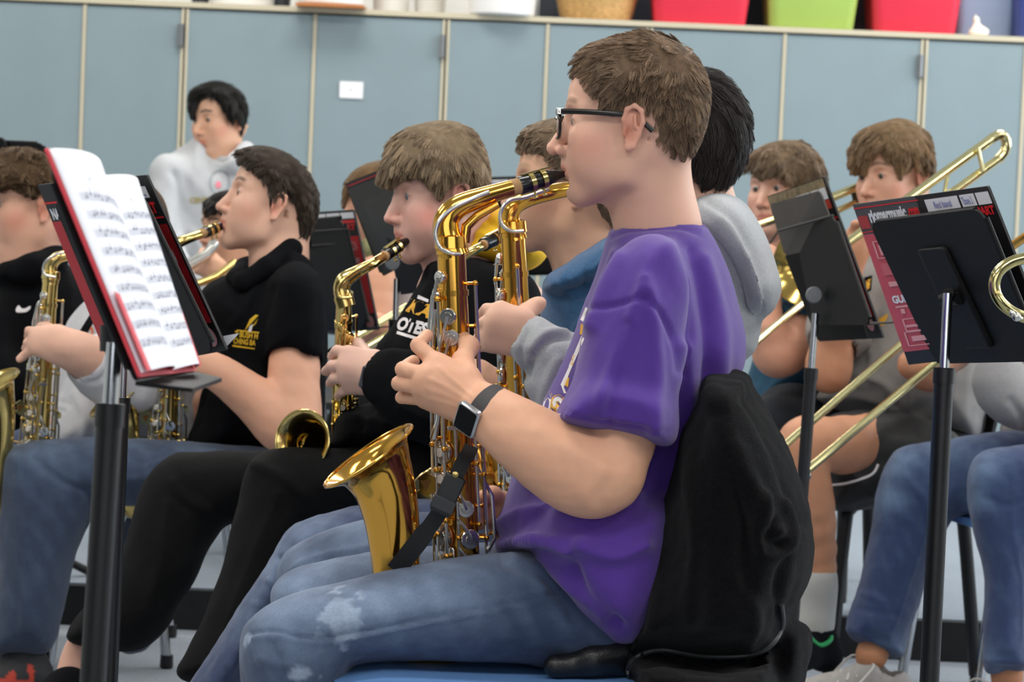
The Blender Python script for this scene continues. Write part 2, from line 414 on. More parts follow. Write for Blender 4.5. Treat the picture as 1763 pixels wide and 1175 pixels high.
def head_solid(neck=None, wide=1.0, jaw=1.0, nose=1.0, cheek=0.0, chin=0.0, lips=1.0, brow=1.0, puff=0.0):
    s = Solid(); cranium(s, wide)
    s.ell((.036, 0, -.030), (.052, .053 * wide, .070), k=.03)             # mid face
    for y in (1, -1):
        s.rc((-.004, y * .052 * wide * jaw, -.050), (.004, y * .047 * wide * jaw, -.074), .018, .014, k=.03)
        s.rc((.004, y * .047 * wide * jaw, -.074), (.066, y * .016 * jaw, -.100 - chin), .014, .014, k=.028)
        s.ell((.058, y * .040 * wide, -.024), (.026, .022, .022), k=.026)     # cheekbone
        s.ell((.050, y * (.036 + puff * .5) * wide, -.056), (.030 + cheek, .020 + cheek + puff, .030 + cheek), k=.03)
    s.ell((.073, 0, -.100 - chin), (.016, .020 * jaw, .014), k=.022)
    s.ell((.070, 0, -.066), (.024, .030, .030), k=.022)                  # muzzle
    s.ell((.040, 0, -.085), (.035, .030, .020), k=.02)                   # floor of the jaw
    for y in (1, -1):
        s.rc((.0865, y * .008, .020), (.078, y * .030, .0245), .0075 * brow, .0075 * brow, k=.012)
        s.rc((.078, y * .030, .0245), (.062, y * .050 * wide, .017), .0075 * brow, .006, k=.012)
    for y in (1, -1): s.ell((.094, y * .030, .003), (.020, .017, .0105), op='s', k=.016)   # sockets
    for y in (1, -1): s.ell((.0705, y * .0305, .0015), (.0145, .0165, .0135), k=.006)       # lids over the ball
    s.path([(.084, 0, .014), (.092 * 1, 0, -.004), (.102 + .006 * (nose - 1), 0, -.022), (.1125 + .010 * (nose - 1), 0, -.036)], [.0075, .0068, .0076, .0098 * nose], k=.012)
    for y in (1, -1): s.ell((.098, y * .0125 * nose, -.0405), (.0115, .0075, .0075), k=.006)
    s.rc((.094, 0, -.046), (.095, 0, -.055), .0065, .006, k=.010)
    for y in (1, -1): s.ell((.1035, y * .0065, -.0475), (.0055, .0034, .0035), op='s', k=.003)
    s.path([(.0935, 0, -.0625), (.088, y0 := .014, -.0645), (.078, .026, -.0695)], [.0062 * lips, .0055 * lips, .003], k=.006)
    s.path([(.0935, 0, -.0625), (.088, -.014, -.0645), (.078, -.026, -.0695)], [.0062 * lips, .0055 * lips, .003], k=.006)
    s.path([(.078, .025, -.070), (.087, .012, -.0755), (.0905, 0, -.0765), (.087, -.012, -.0755), (.078, -.025, -.070)], [.003, .0058 * lips, .0068 * lips, .0058 * lips, .003], k=.006)
    s.path([(.080, .026, -.0695), (.098, .010, -.0690), (.101, 0, -.0692), (.098, -.010, -.0690), (.080, -.026, -.0695)], [.0012] * 5, op='s', k=.003)
    s.ell((.096, 0, -.0875 - chin * .5), (.010, .018, .005), op='s', k=.012)
    for y in (1, -1):                                                    # ears
        E = lambda x, z, o=0: ((-.006 + x) - .10 * z, y * (.0735 * wide + .006 + o - .12 * x), z - .012)
        s.path([E(.002, -.020), E(.001, -.028), E(-.006, -.026), E(-.0125, -.010), E(-.017, .008, .004), E(-.013, .024, .006), E(-.002, .031, .005), E(.009, .026, .003), E(.012, .012), E(.008, .003, -.004)],
               [.0048, .0052, .0046, .0036, .0036, .0036, .0036, .0036, .0036, .0034], k=.003)
        s.ell(E(-.002, .003, -.004), (.0145, .0045, .026), np.stack([unit((1, y * .12 * -1, .1)), unit((0, 1, 0)), unit((-.1, 0, 1))], 1), k=.004)
        s.rc(E(-.007, .000, .002), E(-.004, .017, .003), .0028, .0028, k=.003)
        s.ell(E(.002, -.006, .006), (.0065, .008, .009), op='s', k=.004)
        s.ell(E(.009, -.007, .001), (.003, .003, .006), k=.004)
    if neck is not None:
        for a, b, ra, rb in neck: s.rc(a, b, ra, rb, k=.03)
    return s
def sst(a, b, x): t = np.clip((x - a) / (b - a), 0, 1); return t * t * (3 - 2 * t)
def skin_cols(q, tone, blush=.5, browc='5a4433', browd=.8, beard=0.0):
    """colour by place on the head (local coordinates): lips, flushed cheeks, ears, brows"""
    t = lin(tone); c = np.tile(t, (len(q), 1)); x, y, z = q.T; ay = np.abs(y)
    def mix(c, col, w): return c * (1 - w[:, None]) + np.asarray(col) * w[:, None]
    red = t * np.array([1.0, .62, .60]); pink = t * np.array([1.0, .78, .76])
    c = mix(c, red, blush * .75 * np.exp(-(((x - .055) / .030) ** 2 + ((z + .038) / .024) ** 2)) * (ay > .02))
    c = mix(c, red, blush * .5 * np.exp(-(((x - .110) / .012) ** 2 + ((z + .038) / .012) ** 2)))
    ear = np.exp(-((x + .010) / .022) ** 4 - ((z + .012) / .034) ** 4) * sst(.070, .080, ay); c = mix(c, t * np.array([1.0, .66, .62]), ear * .55 * (blush + .3))
    lip = sst(.086 - .6 * ay, .089 - .6 * ay, x) * np.exp(-(((z + .0695) / .0105) ** 4)) * np.exp(-(ay / .024) ** 6); c = mix(c, t * np.array([.86, .48, .47]), lip * .8)
    arch = .0275 + .004 * np.sin(np.clip((ay - .012) / .036, 0, 1) * 3.14) - .06 * np.maximum(ay - .036, 0)
    conch_shade = np.exp(-((x - .000) / .009) ** 2 - ((z + .016) / .013) ** 2) * sst(.068, .074, ay); c = mix(c, t * np.array([.62, .34, .30]), conch_shade * .8)  # inner-ear shading painted into the skin colour of the hollow
    bw = np.exp(-(((z - arch) / .0042) ** 4)) * sst(.008, .014, ay) * (1 - sst(.044, .052, ay)) * (x > .045); c = mix(c, lin(browc), bw * browd)
    sock = np.exp(-(((ay - .031) / .017) ** 2 + ((z - .002) / .011) ** 2)) * (x > .05); c = mix(c, t * np.array([.86, .70, .68]), sock * .35)
    lash = np.exp(-(((z - .0045 + .10 * np.maximum(ay - .031, 0) + 2.2 * (ay - .0305) ** 2 * 8) / .0016) ** 2)) * np.exp(-((ay - .0305) / .0135) ** 6) * (x > .06); c = mix(c, lin('3c2a22'), lash * .75)
    if beard: c = mix(c, t * np.array([.75, .72, .72]), beard * sst(-.055, -.075, z) * sst(-.01, .03, x))
    nos = np.exp(-(((x - .1035) / .006) ** 2 + ((ay - .0065) / .004) ** 2 + ((z + .047) / .003) ** 2)); c = mix(c, t * np.array([.5, .28, .25]), nos * .8)
    return c
class Head:
    def __init__(s, x, y, D, yaw=0, pitch=0, roll=0, size=1.0, neck=None, tone='dcae98', h=.0028, eyes=0.6, cols={}, **kw):
        """x, y: the point midway between the eyes and ears' level inside the head, as seen in the photo"""
        s.c = P(x, y, D); s.R = frame(yaw, pitch, roll); s.k = np.array(size if not np.isscalar(size) else (size,) * 3, float); s.km = float(s.k.mean()); s.kw = kw; s.tone = tone; s.cols = cols
        nk = None
        if neck is not None:
            loc = [s.loc(P(*p[:3])) for p in neck]; nk = [(loc[i], loc[i + 1], neck[i][3] / s.km, neck[i + 1][3] / s.km) for i in range(len(loc) - 1)]
        v, f = head_solid(nk, **kw).mesh(h); v = relax(v, f, 1, .35)
        s.q = v; s.col = skin_cols(v, tone, **cols); s.v = s.world(v); s.f = f
        s.eyes = eyes
    def world(s, q): return s.c + (np.asarray(q) * s.k) @ s.R.T
    def loc(s, p): return ((np.asarray(p) - s.c) @ s.R) / s.k
    def eye_parts(s, parent, iris='5b6b70', look=(1, 0, -.1)):
        V = []; F = []; Cc = []; d = unit(look)
        for y in (1, -1):
            c = np.array([.0725, y * .0305, .0008]); n = 20; m = 14; ax = d; a = unit(np.cross(ax, (0, 0, 1))); b = np.cross(ax, a); o = len(V)
            for i in range(m + 1):
                t = math.pi * i / m
                for k in range(n):
                    w = 2 * math.pi * k / n; V.append(c + .0132 * (ax * math.cos(t) + math.sin(t) * (a * math.cos(w) + b * math.sin(w))))
                    Cc.append(lin('0c0a0a') if t < .2 else lin(iris) if t < .46 else lin('b5a9a0'))
            F += [(o + i * n + k, o + i * n + (k + 1) % n, o + (i + 1) * n + (k + 1) % n, o + (i + 1) * n + k) for i in range(m) for k in range(n)]
        me = mesh_np('eyes', s.world(np.array(V)), F); setcol(me, np.array(Cc)); return link('eyes', me, M_EYE, parent)
def open_lids(s, o=.0042):                                                # cut an eye opening through the lids
    for y in (1, -1):
        s.path([(.092, y * .020, .0000), (.092, y * .0305, .0012), (.088, y * .042, .0006)], [o * .55, o, o * .5], op='s', k=.0015)
_hs = head_solid
def head_solid(neck=None, openeye=0.0, **kw):
    s = _hs(neck, **kw)
    if openeye: open_lids(s, openeye)
    return s
def hair(hd, name, parent, poly, col, hairline=None, t0=.004, t1=.022, R=.035, flow=((0, 0, 1, 0),), n=9000, length=.03, lift=.12, rad_=.0006, h=.004, cap=None, lump=.003, soft=.014, curl=0.0, side=None, D=None, zmin=-.06, clump=.35, colvar=.35, seed=1, over=5, tuft=22):
    """hair grown over the head: a cap with its outline from the photo, then combed strands"""
    s = Solid(); cs = cranium(Solid(), hd.kw.get('wide', 1.0)); po = PolyPx(poly); dD = np.linalg.norm(hd.c - CAM)
    hl = PolyPx(hairline, closed=False, pad=120) if hairline is not None else None
    def fn(x, y, z):
        sh = x.shape; p = np.stack([x.ravel(), y.ravel(), z.ravel()], 1); u, v, de = proj(p); q = hd.loc(p)
        d = np.full(len(q), 1.0)
        for f_, l_, h_, op_, k_ in cs.ops: d = smin(d, f_(q[:, 0], q[:, 1], q[:, 2]), k_)
        d = d * hd.km
        if hl is not None: g = hl.at(u, v) * de / FPX; g = np.where(g < 0, 1, g); t = t0 + (t1 - t0) * sst(0, R, g)
        else: t = t0 + (t1 - t0) * sst(0, R, po.at(u, v) * de / FPX * 2)
        e = -po.at(u, v) * de / FPX
        d = d - t - lump * noise3(p * np.array([1, 1, .6]), .03, seed)
        hh = np.maximum(soft - np.abs(d - e), 0) / soft
        return (np.maximum(d, e) + hh * hh * soft * .25).reshape(sh)
    m = .125 * hd.km + t1
    s.add(fn, hd.c - m, hd.c + m, 'u', 0.0)
    s.ell(hd.world((.052, 0, -.060)), (.066, .058, .076), np.asarray(hd.R), op='s', k=.004) if cap is None else None
    v, f = s.mesh(h); v = relax(v, f, 1)
    mc = mat('haircap_' + col, ''.join('%02x' % int(int(col[i:i + 2], 16) * .8) for i in (0, 2, 4)), .8, var=.32, vs=70, bump=.6, bs=160, spec=.15, stretch=(1, 1, .35))
    me = mesh_np(name, v, f); o = link(name, me, mc, parent)
    q = hd.q.copy(); top = (q[:, 2] > -.03) & (q[:, 0] < .045) & ~((np.abs(q[:, 1]) > .066) & (np.abs(q[:, 2] + .012) < .045) & (np.abs(q[:, 0]) < .04)); pv = np.array([0, 0, .0])
    for _ in range(16):                                                  # keep the scalp under the hair outline
        u, w2, _d = proj(hd.world(q)); bad = top & (po.at(u, w2) < 1.5) & ((q[:, 2] > .03) | (q[:, 0] < -.03)) & ((hl is None) | (hl.at(u, w2) > 14) if hl is not None else True)
        if not bad.any(): break
        q[bad] = pv + (q[bad] - pv) * .975
    hd.q = q; hd.v = hd.world(q)
    if n:
        r = np.random.default_rng(seed); nn = vnormals(v, f); cen = hd.c
        ok = np.where(((nn @ -CF) > -.75))[0]; i = r.choice(ok, n); j = f[r.integers(0, len(f), n)]
        w = r.dirichlet((1, 1, 1, 1), n); pts = (v[j] * w[:, :, None]).sum(1); nr = nn[j[:, 0]]
        u, vv, de = proj(pts); fl = np.array(flow, float); wt = 1 / (((u[:, None] - fl[None, :, 0]) ** 2 + (vv[:, None] - fl[None, :, 1]) ** 2) + 60.0) ** 1.5
        wt /= wt.sum(1)[:, None]; g = wt @ fl[:, 2:4]
        dr = g[:, :1] * CR - g[:, 1:2] * CU; dr += clump * np.stack([noise3(pts, .012, seed + 5 + a) for a in range(3)], 1) * .7
        dr += r.normal(size=(n, 3)) * .12
        K = 6; L = length * r.uniform(.55, 1.1, n); path = [pts - nr * .002]; p = path[0]
        for q in range(1, K):
            t = dr - nr * (dr * nr).sum(1)[:, None] * .8; t /= np.linalg.norm(t, axis=1)[:, None] + 1e-9
            t = t + nr * lift * (1.3 - .9 * q / K)
            if curl: t += curl * np.stack([noise3(p + q * .02, .012, 40 + a) for a in range(3)], 1)
            t /= np.linalg.norm(t, axis=1)[:, None]; p = p + t * (L / (K - 1))[:, None]; path.append(p)
            dn = p - cen; dn /= np.linalg.norm(dn, axis=1)[:, None]; nr = nr * .7 + dn * .3; nr /= np.linalg.norm(nr, axis=1)[:, None]
        A = np.stack(path, 1); fac = np.ones(n)
        for q in range(1, K):
            uu, w2, _ = proj(A[:, q]); bad = po.at(uu, w2) < -over; fac[bad] = np.minimum(fac[bad], (q - .6) / (K - 1))
        for q in range(1, K):
            pos = fac * q; i0 = np.minimum(pos.astype(int), K - 2); fr = (pos - i0)[:, None]; path[q] = A[np.arange(n), i0] * (1 - fr) + A[np.arange(n), i0 + 1] * fr
        A = np.stack(path, 1); G = r.choice(n, max(20, n // tuft), replace=False); gi = np.empty(n, int); R0 = A[:, 0]
        for a0 in range(0, n, 2000): gi[a0:a0 + 2000] = G[((R0[a0:a0 + 2000, None] - R0[G][None]) ** 2).sum(2).argmin(1)]
        wq = (np.linspace(0, 1, K) ** 1.3 * .62)[None, :, None]; A = A * (1 - wq) + A[gi] * wq
        tv = np.clip(1 + .27 * np.sin(gi * 12.9898) + .12 * noise3(R0, .03, seed + 3), .45, 1.5)
        hc = bpy.data.hair_curves.new('hair_strands'); hc.add_curves([K] * n); off = np.array(wloc(parent)) if parent is not None else 0
        hc.attributes['position'].data.foreach_set('vector', (A - off).astype(np.float32).ravel())
        ra = hc.attributes.get('radius') or hc.attributes.new('radius', 'FLOAT', 'POINT')
        ra.data.foreach_set('value', np.tile(np.linspace(1, .35, K) * rad_, n).astype(np.float32))
        ta = hc.attributes.new('tuft', 'FLOAT', 'POINT'); ta.data.foreach_set('value', np.repeat(tv, K).astype(np.float32))
        hc.materials.append(hairmat('hair_' + col, col, colvar)); so = bpy.data.objects.new('hair_strands', hc); C.objects.link(so); so.parent = o
        so['kind'] = 'stuff'
    return o
def arm(pts, rr, k=.006):                                                 # pts [(x, y, D)], radii m
    s = Solid(); s.path(PP(pts), rr, k=k, n=3); return s
def hand(s, palm, fingers, thumb=None, rp=.013, rf=.0085, k=.007):
    """palm: [(x,y,D) wrist side a, wrist side b, knuckles ...]; each finger: knuckle to tip; all in photo pixels with depth"""
    wa, wb = P(*palm[0]), P(*palm[1]); kn = [P(*q) for q in palm[2:]]; m = len(kn)
    for i, q in enumerate(kn):
        t = i / max(m - 1, 1); w = wa * (1 - t) + wb * t; s.rc(w, q, rp * 1.0, rp * .80, k=.012)
        if i < m - 1:
            s.rc((w + wa * (1 - t - 1 / m) + wb * (t + 1 / m)) / 2 * .5 + (q + kn[i + 1]) / 4, (q + kn[i + 1]) / 2, rp * .95, rp * .74, k=.012)
    s.rc(wa, wb, rp * 1.05, rp * 1.05, k=.012)
    for i, fg in enumerate(fingers):
        pts = PP(fg); n = len(pts); sc = fg[0][3] if len(fg[0]) > 3 else 1.0
        rr = [rf * sc * (1.0 - .20 * j / (n - 1)) for j in range(n)]
        for j in range(n - 1): s.rc(pts[j], pts[j + 1], rr[j], rr[j + 1], k=k * .35)
        if i < m: s.rc(kn[i] * .75 + wa * .125 + wb * .125, pts[0], rp * .72, rr[0], k=.006)
    if thumb:
        pts = PP(thumb); n = len(pts); rr = [rf * 1.25 * (1.25 - .33 * j / (n - 1)) for j in range(n)]
        for j in range(n - 1): s.rc(pts[j], pts[j + 1], rr[j], rr[j + 1], k=k)
    return s
def person(label, x, D, z=0.0, group=None):
    p = P(x, 900, D); return thing('person', label, 'person', (p[0], p[1], z), group)
def body_mesh(parent, tone, islands, heads=(), name='body', fl=()):
    """one skin mesh for the whole person"""
    L = [(h.v, h.f) for h in heads]; cols = [h.col for h in heads]; t = lin(tone)
    for sol, hh in islands:
        v, f = sol.mesh(hh); v = relax(v, f, 1, .3); nn = vnormals(v, f)
        v = v + nn * (.0007 * noise3(v, .022, 3))[:, None]
        c = np.tile(t, (len(v), 1)) * (1 + .05 * noise3(v, .03, 9))[:, None] * np.array([1, .98, .97]); L.append((v, f)); cols.append(c)
    v, f = join(L)
    if fl: v = folds(v, f, fl)
    me = mesh_np(name, v, f); setcol(me, np.concatenate(cols)); o = link(name, me, M_SKIN, parent); SURF[name] = (v, f); return o
# ------------------------------------------------------------------ the room
def slab(name, lo, hi, m, **k):
    lo = np.array(lo, float); hi = np.array(hi, float); o = MB().box((lo + hi) / 2, np.eye(3), (hi - lo) / 2).build(name, m, None, smooth=False)
    return props(o, kind='structure', **k)
M_CARPET = mat('carpet', '8e959e', .95, var=.12, vs=90, bump=.6, bs=420)
M_WALL = mat('wall_paint', 'd9dbd8', .8, var=.03, vs=3)
slab('floor', (-6, -2, -.06), (6, 12, 0), M_CARPET)
slab('ceiling', (-6, -2, 3.15), (6, 12, 3.25), mat('ceiling_tile', 'e4e2dc', .85, var=.05, vs=40))
slab('wall_back', (-6, 10.75, 0), (6, 10.9, 3.15), M_WALL)
slab('wall_left', (-6.1, -2, 0), (-6, 12, 3.15), M_WALL)
slab('wall_right', (6, -2, 0), (6.1, 12, 3.15), M_WALL)
slab('wall_front', (-6, -2.1, 0), (6, -2, 3.15), mat('wall_dark', '5a5f66', .8))
# carpeted riser behind the saxophones, black vinyl face
rz = MB().box((.4, 8.36, .05), np.eye(3), (4.6, 1.6, .05)).build('trim_1', mat('riser_carpet', '858e98', .95, var=.10, vs=90, bump=.5, bs=420), None, smooth=False); props(rz, kind='structure')
rf = MB().box((.4, 6.752, .048), np.eye(3), (4.6, .008, .048)).build('trim_2', mat('riser_face', '0d0e10', .6, var=.1, vs=30), None, smooth=False); props(rf, kind='structure')
# blue cabinet doors with tan edges
M_DOOR = mat('blue_laminate', '84959b', .62, var=.035, vs=5, bump=.05, bs=200)
M_EDGE = mat('tan_edge', 'c9bfa6', .6); M_GAP = mat('door_gap', '5a5148', .8)
YC = 10.0; ZT = 1.655
def xz(px, py, y=YC):
    d = P(px, py, 1) - CAM; return CAM + d * (y / d[1])
seams = [(-80, 0), (145, 0), (318, 1), (542, 0), (768, 1), (943, 0), (1118, 1), (1352, 0), (1593, 1), (1768, 0), (1950, 0)]
xs = [xz(s[0], 60)[0] for s in seams]
ed = MB()
top = MB().box((0.0, YC + .26, ZT + .008), np.eye(3), (2.4, .27, .009)).build('worktop', M_EDGE, None, smooth=False)
props(top, 'long tan-edged top running over all the blue cabinets', 'shelf')
for i in range(len(xs) - 1):
    a, b = xs[i], xs[i + 1]; cx = (a + b) / 2; w = (b - a) / 2
    side = ['under the white pots at far left', 'behind the standing student in grey hoodie', 'with a white paper label', 'between the label and the white tubs', 'under the wicker basket', 'hidden behind the front student\'s head', 'under the green bin',
            'between the green bin and second red bin', 'under the small white figurine', 'at the far right edge'][i]
    t = thing('cabinet', 'tall pale blue laminate cabinet ' + ['standing at the far left picture edge', 'directly left of the standing student', 'whose door is right of the standing student\'s head', 'carrying the small white paper label', 'under the white tub, above the blond saxophonist', 'behind the front saxophonist\'s forehead', 'under the first red bin and green bin', 'right of the green bin, over two trombonists', 'below the second red bin and white figurine', 'at the far right picture edge'][i], 'cabinet', (cx, YC, 0), 'blue cabinets along the back wall')
    MB().box((cx, YC + .27, ZT / 2), np.eye(3), (w - .003, .25, ZT / 2 - .004)).build('body', M_GAP, t, smooth=False)
    MB().box((cx, YC + .008, ZT / 2 - .003), np.eye(3), (w - .007, .008, ZT / 2 - .006)).build('door', M_DOOR, t, smooth=False)
    e = MB()
    for xx, s_ in ((a, 1), (b, -1)):
        kk = seams[i + (0 if s_ == 1 else 1)][1]; g = .0045 if kk else .0012; wd = .007 if kk else .0035
        e.box((xx + s_ * (g + wd / 2), YC + .006, ZT / 2 - .003), np.eye(3), (wd / 2 + .001, .0105, ZT / 2 - .003))
    e.build('edge_band', M_EDGE, t, smooth=False)
    if seams[i + 1][1]:
        l = MB(); zz = xz(0, 92)[2]
        b = b - .0125; l.box((b, YC - .010, ZT - .10), np.eye(3), (.0105, .008, .04)); l.tube([V3(b, YC - .02, ZT - .135), V3(b, YC - .022, ZT - .06)], .0045, 8)
        l.build('latch', mat('latch_metal', '8d8f90', .35, metal=.9), t)
c = xz(605, 155)
pp = MB().box(c - V3(0, .004, 0), [(1, 0, 0), (0, 0, 1), (0, 1, 0)], (.041, .029, .001)).build('paper_label', mat('paper', 'f4f4f6', .8), None, smooth=False)
props(pp, 'small white paper label stuck on a blue cabinet door', 'label')
MB().box(c - V3(.003, .0052, 0), [(1, 0, 0), (0, 0, 1), (0, 1, 0)], (.0085, .0028, .0003)).build('faint_print', mat('faded_ink', 'cfcfd6', .8), pp, smooth=False)
# things standing on the cabinet top
ZB = ZT + .017
def tub(name, x0, x1, x2, x3, h, col, label, cat, rim=True, group=None, y=YC + .20, rough=.5, h0=0):
    """bin whose foot spans px x0-x1 and mouth px x2-x3"""
    a, b, c2, d = [xz(q, 30, y)[0] for q in (x0, x1, x2, x3)]; r0 = (b - a) / 2; r1 = (d - c2) / 2; cx0 = (a + b) / 2; cx1 = (c2 + d) / 2; dp = .16
    t = thing(name, label, cat, (cx0, y, ZB), group); m = MB(); n = 6
    def ring(z, sc, hx, cx):
        out = []
        for q, (sx, sy) in enumerate(((1, 1), (-1, 1), (-1, -1), (1, -1))):
            for k in range(n + 1):
                w = math.pi / 2 * (q + k / n); bb = .035; out.append(V3(cx + sx * (hx - bb) + bb * math.cos(w), y + sy * (dp * sc - bb) + bb * math.sin(w), z))
        return out
    R = [ring(ZB + h0, .86, r0, cx0), ring(ZB + h0 + .01, .9, r0 * 1.02, cx0), ring(ZB + h, 1.0, r1, cx1), ring(ZB + h, .96, r1 * .96, cx1), ring(ZB + .02, .84, r0 * .96, cx0)]; k = len(R[0])
    V = [p for r_ in R for p in r_]; F = [(i * k + j, i * k + (j + 1) % k, (i + 1) * k + (j + 1) % k, (i + 1) * k + j) for i in range(4) for j in range(k)] + [tuple(range(k))[::-1], tuple(4 * k + j for j in range(k))]
    m.add(V, F).build('tub_body', mat(name + col, col, rough, var=.03, vs=8), t)
    if rim:
        q = R[2]; MB().tube([p + V3(0, 0, 0) for p in q + q[:1]], .008, 8).build('rim', mat(name + col, col, rough), t)
    return t
tub('storage_bin', 1126, 1278, 1112, 1292, .26, 'e0304a', 'left of the two red plastic bins on the cabinets, beside the basket', 'bin', group='plastic bins on the cabinets')
tub('storage_bin', 1322, 1462, 1310, 1476, .26, 'a4c060', 'lime green plastic bin between the two red bins', 'bin', group='plastic bins on the cabinets')
tub('storage_bin', 1500, 1636, 1486, 1650, .26, 'e0304a', 'red plastic bin right of the green bin, beside the white figurine', 'bin', group='plastic bins on the cabinets')
tub('storage_bin', 1640, 1735, 1632, 1742, .24, '9fb4d4', 'pale blue plastic bin standing behind the white figurine', 'bin', group='plastic bins on the cabinets', y=YC + .36)
tub('storage_bin', 1746, 1850, 1738, 1862, .26, '3a4f96', 'dark blue plastic bin at the far right end', 'bin', group='plastic bins on the cabinets')
MB().box(xz(1210, 20, YC + .5) * V3(1, 1, 0) + V3(.0, 0, ZB + .15), np.eye(3), (.60, .012, .15)).build('dark_board', mat('dark_board', '232a35', .6, var=.1), None, smooth=False)
props(bpy.data.objects['dark_board'], 'dark board leaning behind the red and green bins', 'board')
# wicker basket
def basket():
    a = xz(960, 20, YC + .18)[0]; b = xz(1092, 20, YC + .18)[0]; cx = (a + b) / 2; r = (b - a) / 2; t = thing('wicker_basket', 'round tan wicker basket on the cabinets left of the bins', 'basket', (cx, YC + .18, ZB))
    m = MB(); V = []; F = []; n = 72; L = 22
    for i in range(L + 1):
        z = i / L * .16; rr = r * (.86 + .34 * (z / .16) ** .8)
        for k in range(n): w = 2 * math.pi * k / n; q = rr + .004 * math.sin(k * math.pi / 1.5 + i * math.pi) + .002 * math.cos(i * 6); V.append(V3(cx + q * math.cos(w), YC + .18 + q * math.sin(w), ZB + z))
    F = [(i * n + k, i * n + (k + 1) % n, (i + 1) * n + (k + 1) % n, (i + 1) * n + k) for i in range(L) for k in range(n)] + [tuple(range(n))[::-1]]
    m.add(V, F).build('woven_bowl', mat('wicker', 'c9a066', .7, var=.35, vs=60, stretch=(1, 1, 5)), t, auto=False)
    MB().tube([V3(cx + r * 1.2 * math.cos(w), YC + .18 + r * 1.2 * math.sin(w), ZB + .16) for w in np.linspace(0, 6.2832, 40)], .008, 8).build('rim', mat('wicker_rim', 'b98d52', .7, var=.2, vs=40), t)
basket()
# white crockery and tubs at the left, two of them overhanging the edge
M_WH = mat('white_plastic', 'eeecea', .35, spec=.5)
def pot(px0, px1, h, label, name='white_tub', y=YC + .16, m=M_WH, z0=0, taper=.92, cat='tub', lid=None, group='white tubs on the cabinets'):
    a = xz(px0, 10, y)[0]; b = xz(px1, 10, y)[0]; cx = (a + b) / 2; r = (b - a) / 2; t = thing(name, label, cat, (cx, y, ZB + z0), group)
    MB().lathe((cx, y, ZB + z0), (0, 0, 1), [(0, .001), (0, r * taper * .94), (.006, r * taper), (h, r), (h + .004, r * 1.04), (h + .012, r * 1.04), (h + .012, r * .96), (.01, r * .88), (.01, .001)], 36).build('tub_body', m, t)
    MB().tube([V3(cx + r * 1.0 * math.cos(w), y + r * 1.0 * math.sin(w), ZB + z0 + h * .55) for w in np.linspace(0, 6.2832, 36)], .004, 6).build('ring', mat('pot_ring', 'd6d4d0', .4), t)
    return t
bd = MB().box(xz(572, 10, YC + .03) * V3(1, 1, 0) + V3(0, 0, ZB + .004), np.eye(3), (.118, .14, .005), ).build('wooden_board', mat('orange_wood', 'b5713a', .5, var=.2, vs=20), None, smooth=False); props(bd, 'thin orange-brown wooden board under a white tub, jutting over the edge', 'board')
pot(508, 632, .16, 'wide white tub standing on the orange-brown wooden board', y=YC + .03, z0=.010)
pot(804, 926, .17, 'white tub overhanging the cabinet edge left of the wicker basket', y=YC + .05)
pot(358, 478, .14, 'low white tub nearest the standing student', y=YC + .2)
pot(640, 706, .15, 'narrow white tub right of the wooden board', y=YC + .2)
pot(712, 768, .13, 'small white tub in the middle of the white tubs', y=YC + .26)
for q, (px, py_) in enumerate(((345, 0), (485, 0))):
    a = xz(px, 0, YC + .2)[0]; m = MB().lathe((a, YC + .2, ZB), (0, 0, 1), [(0, .001), (0, .03), (.05, .034), (.09, .026), (.1, .012), (.14, .012), (.14, .001)], 20).build('dark_jar', mat('dark_glass', '30343a', .25), None)
    props(m, ['small dark jar left of the low white tub', 'small dark jar between the low tub and the wooden board'][q], 'jar', 'dark jars on the cabinets')
wb = MB().box((xz(560, 10, YC + .48)[0], YC + .5, ZB + .14), np.eye(3), (.70, .02, .14)).build('white_board', mat('white_panel', 'e6e6e4', .6), None, smooth=False); props(wb, 'white board standing behind the white tubs', 'board')
# small white figurine
a = xz(1686, 30, YC + .09)[0]; so = Solid(); z = ZB
so.ell((a, YC + .09, z + .014), (.036, .026, .018)); so.rc((a - .012, YC + .09, z + .015), (a - .008, YC + .09, z + .052), .017, .010); so.ell((a - .010, YC + .09, z + .060), (.012, .011, .011), k=.004)
so.rc((a - .012, YC + .09, z + .066), (a - .014, YC + .09, z + .080), .004, .002, k=.003); so.rc((a + .004, YC + .09, z + .03), (a + .030, YC + .09, z + .022), .013, .006)
v, f = so.mesh(.003); o = link('white_figurine', mesh_np('white_figurine', v, f), mat('porcelain', 'efe9da', .3), None); props(o, 'little white figurine on the cabinets in front of the pale blue bin', 'figurine')
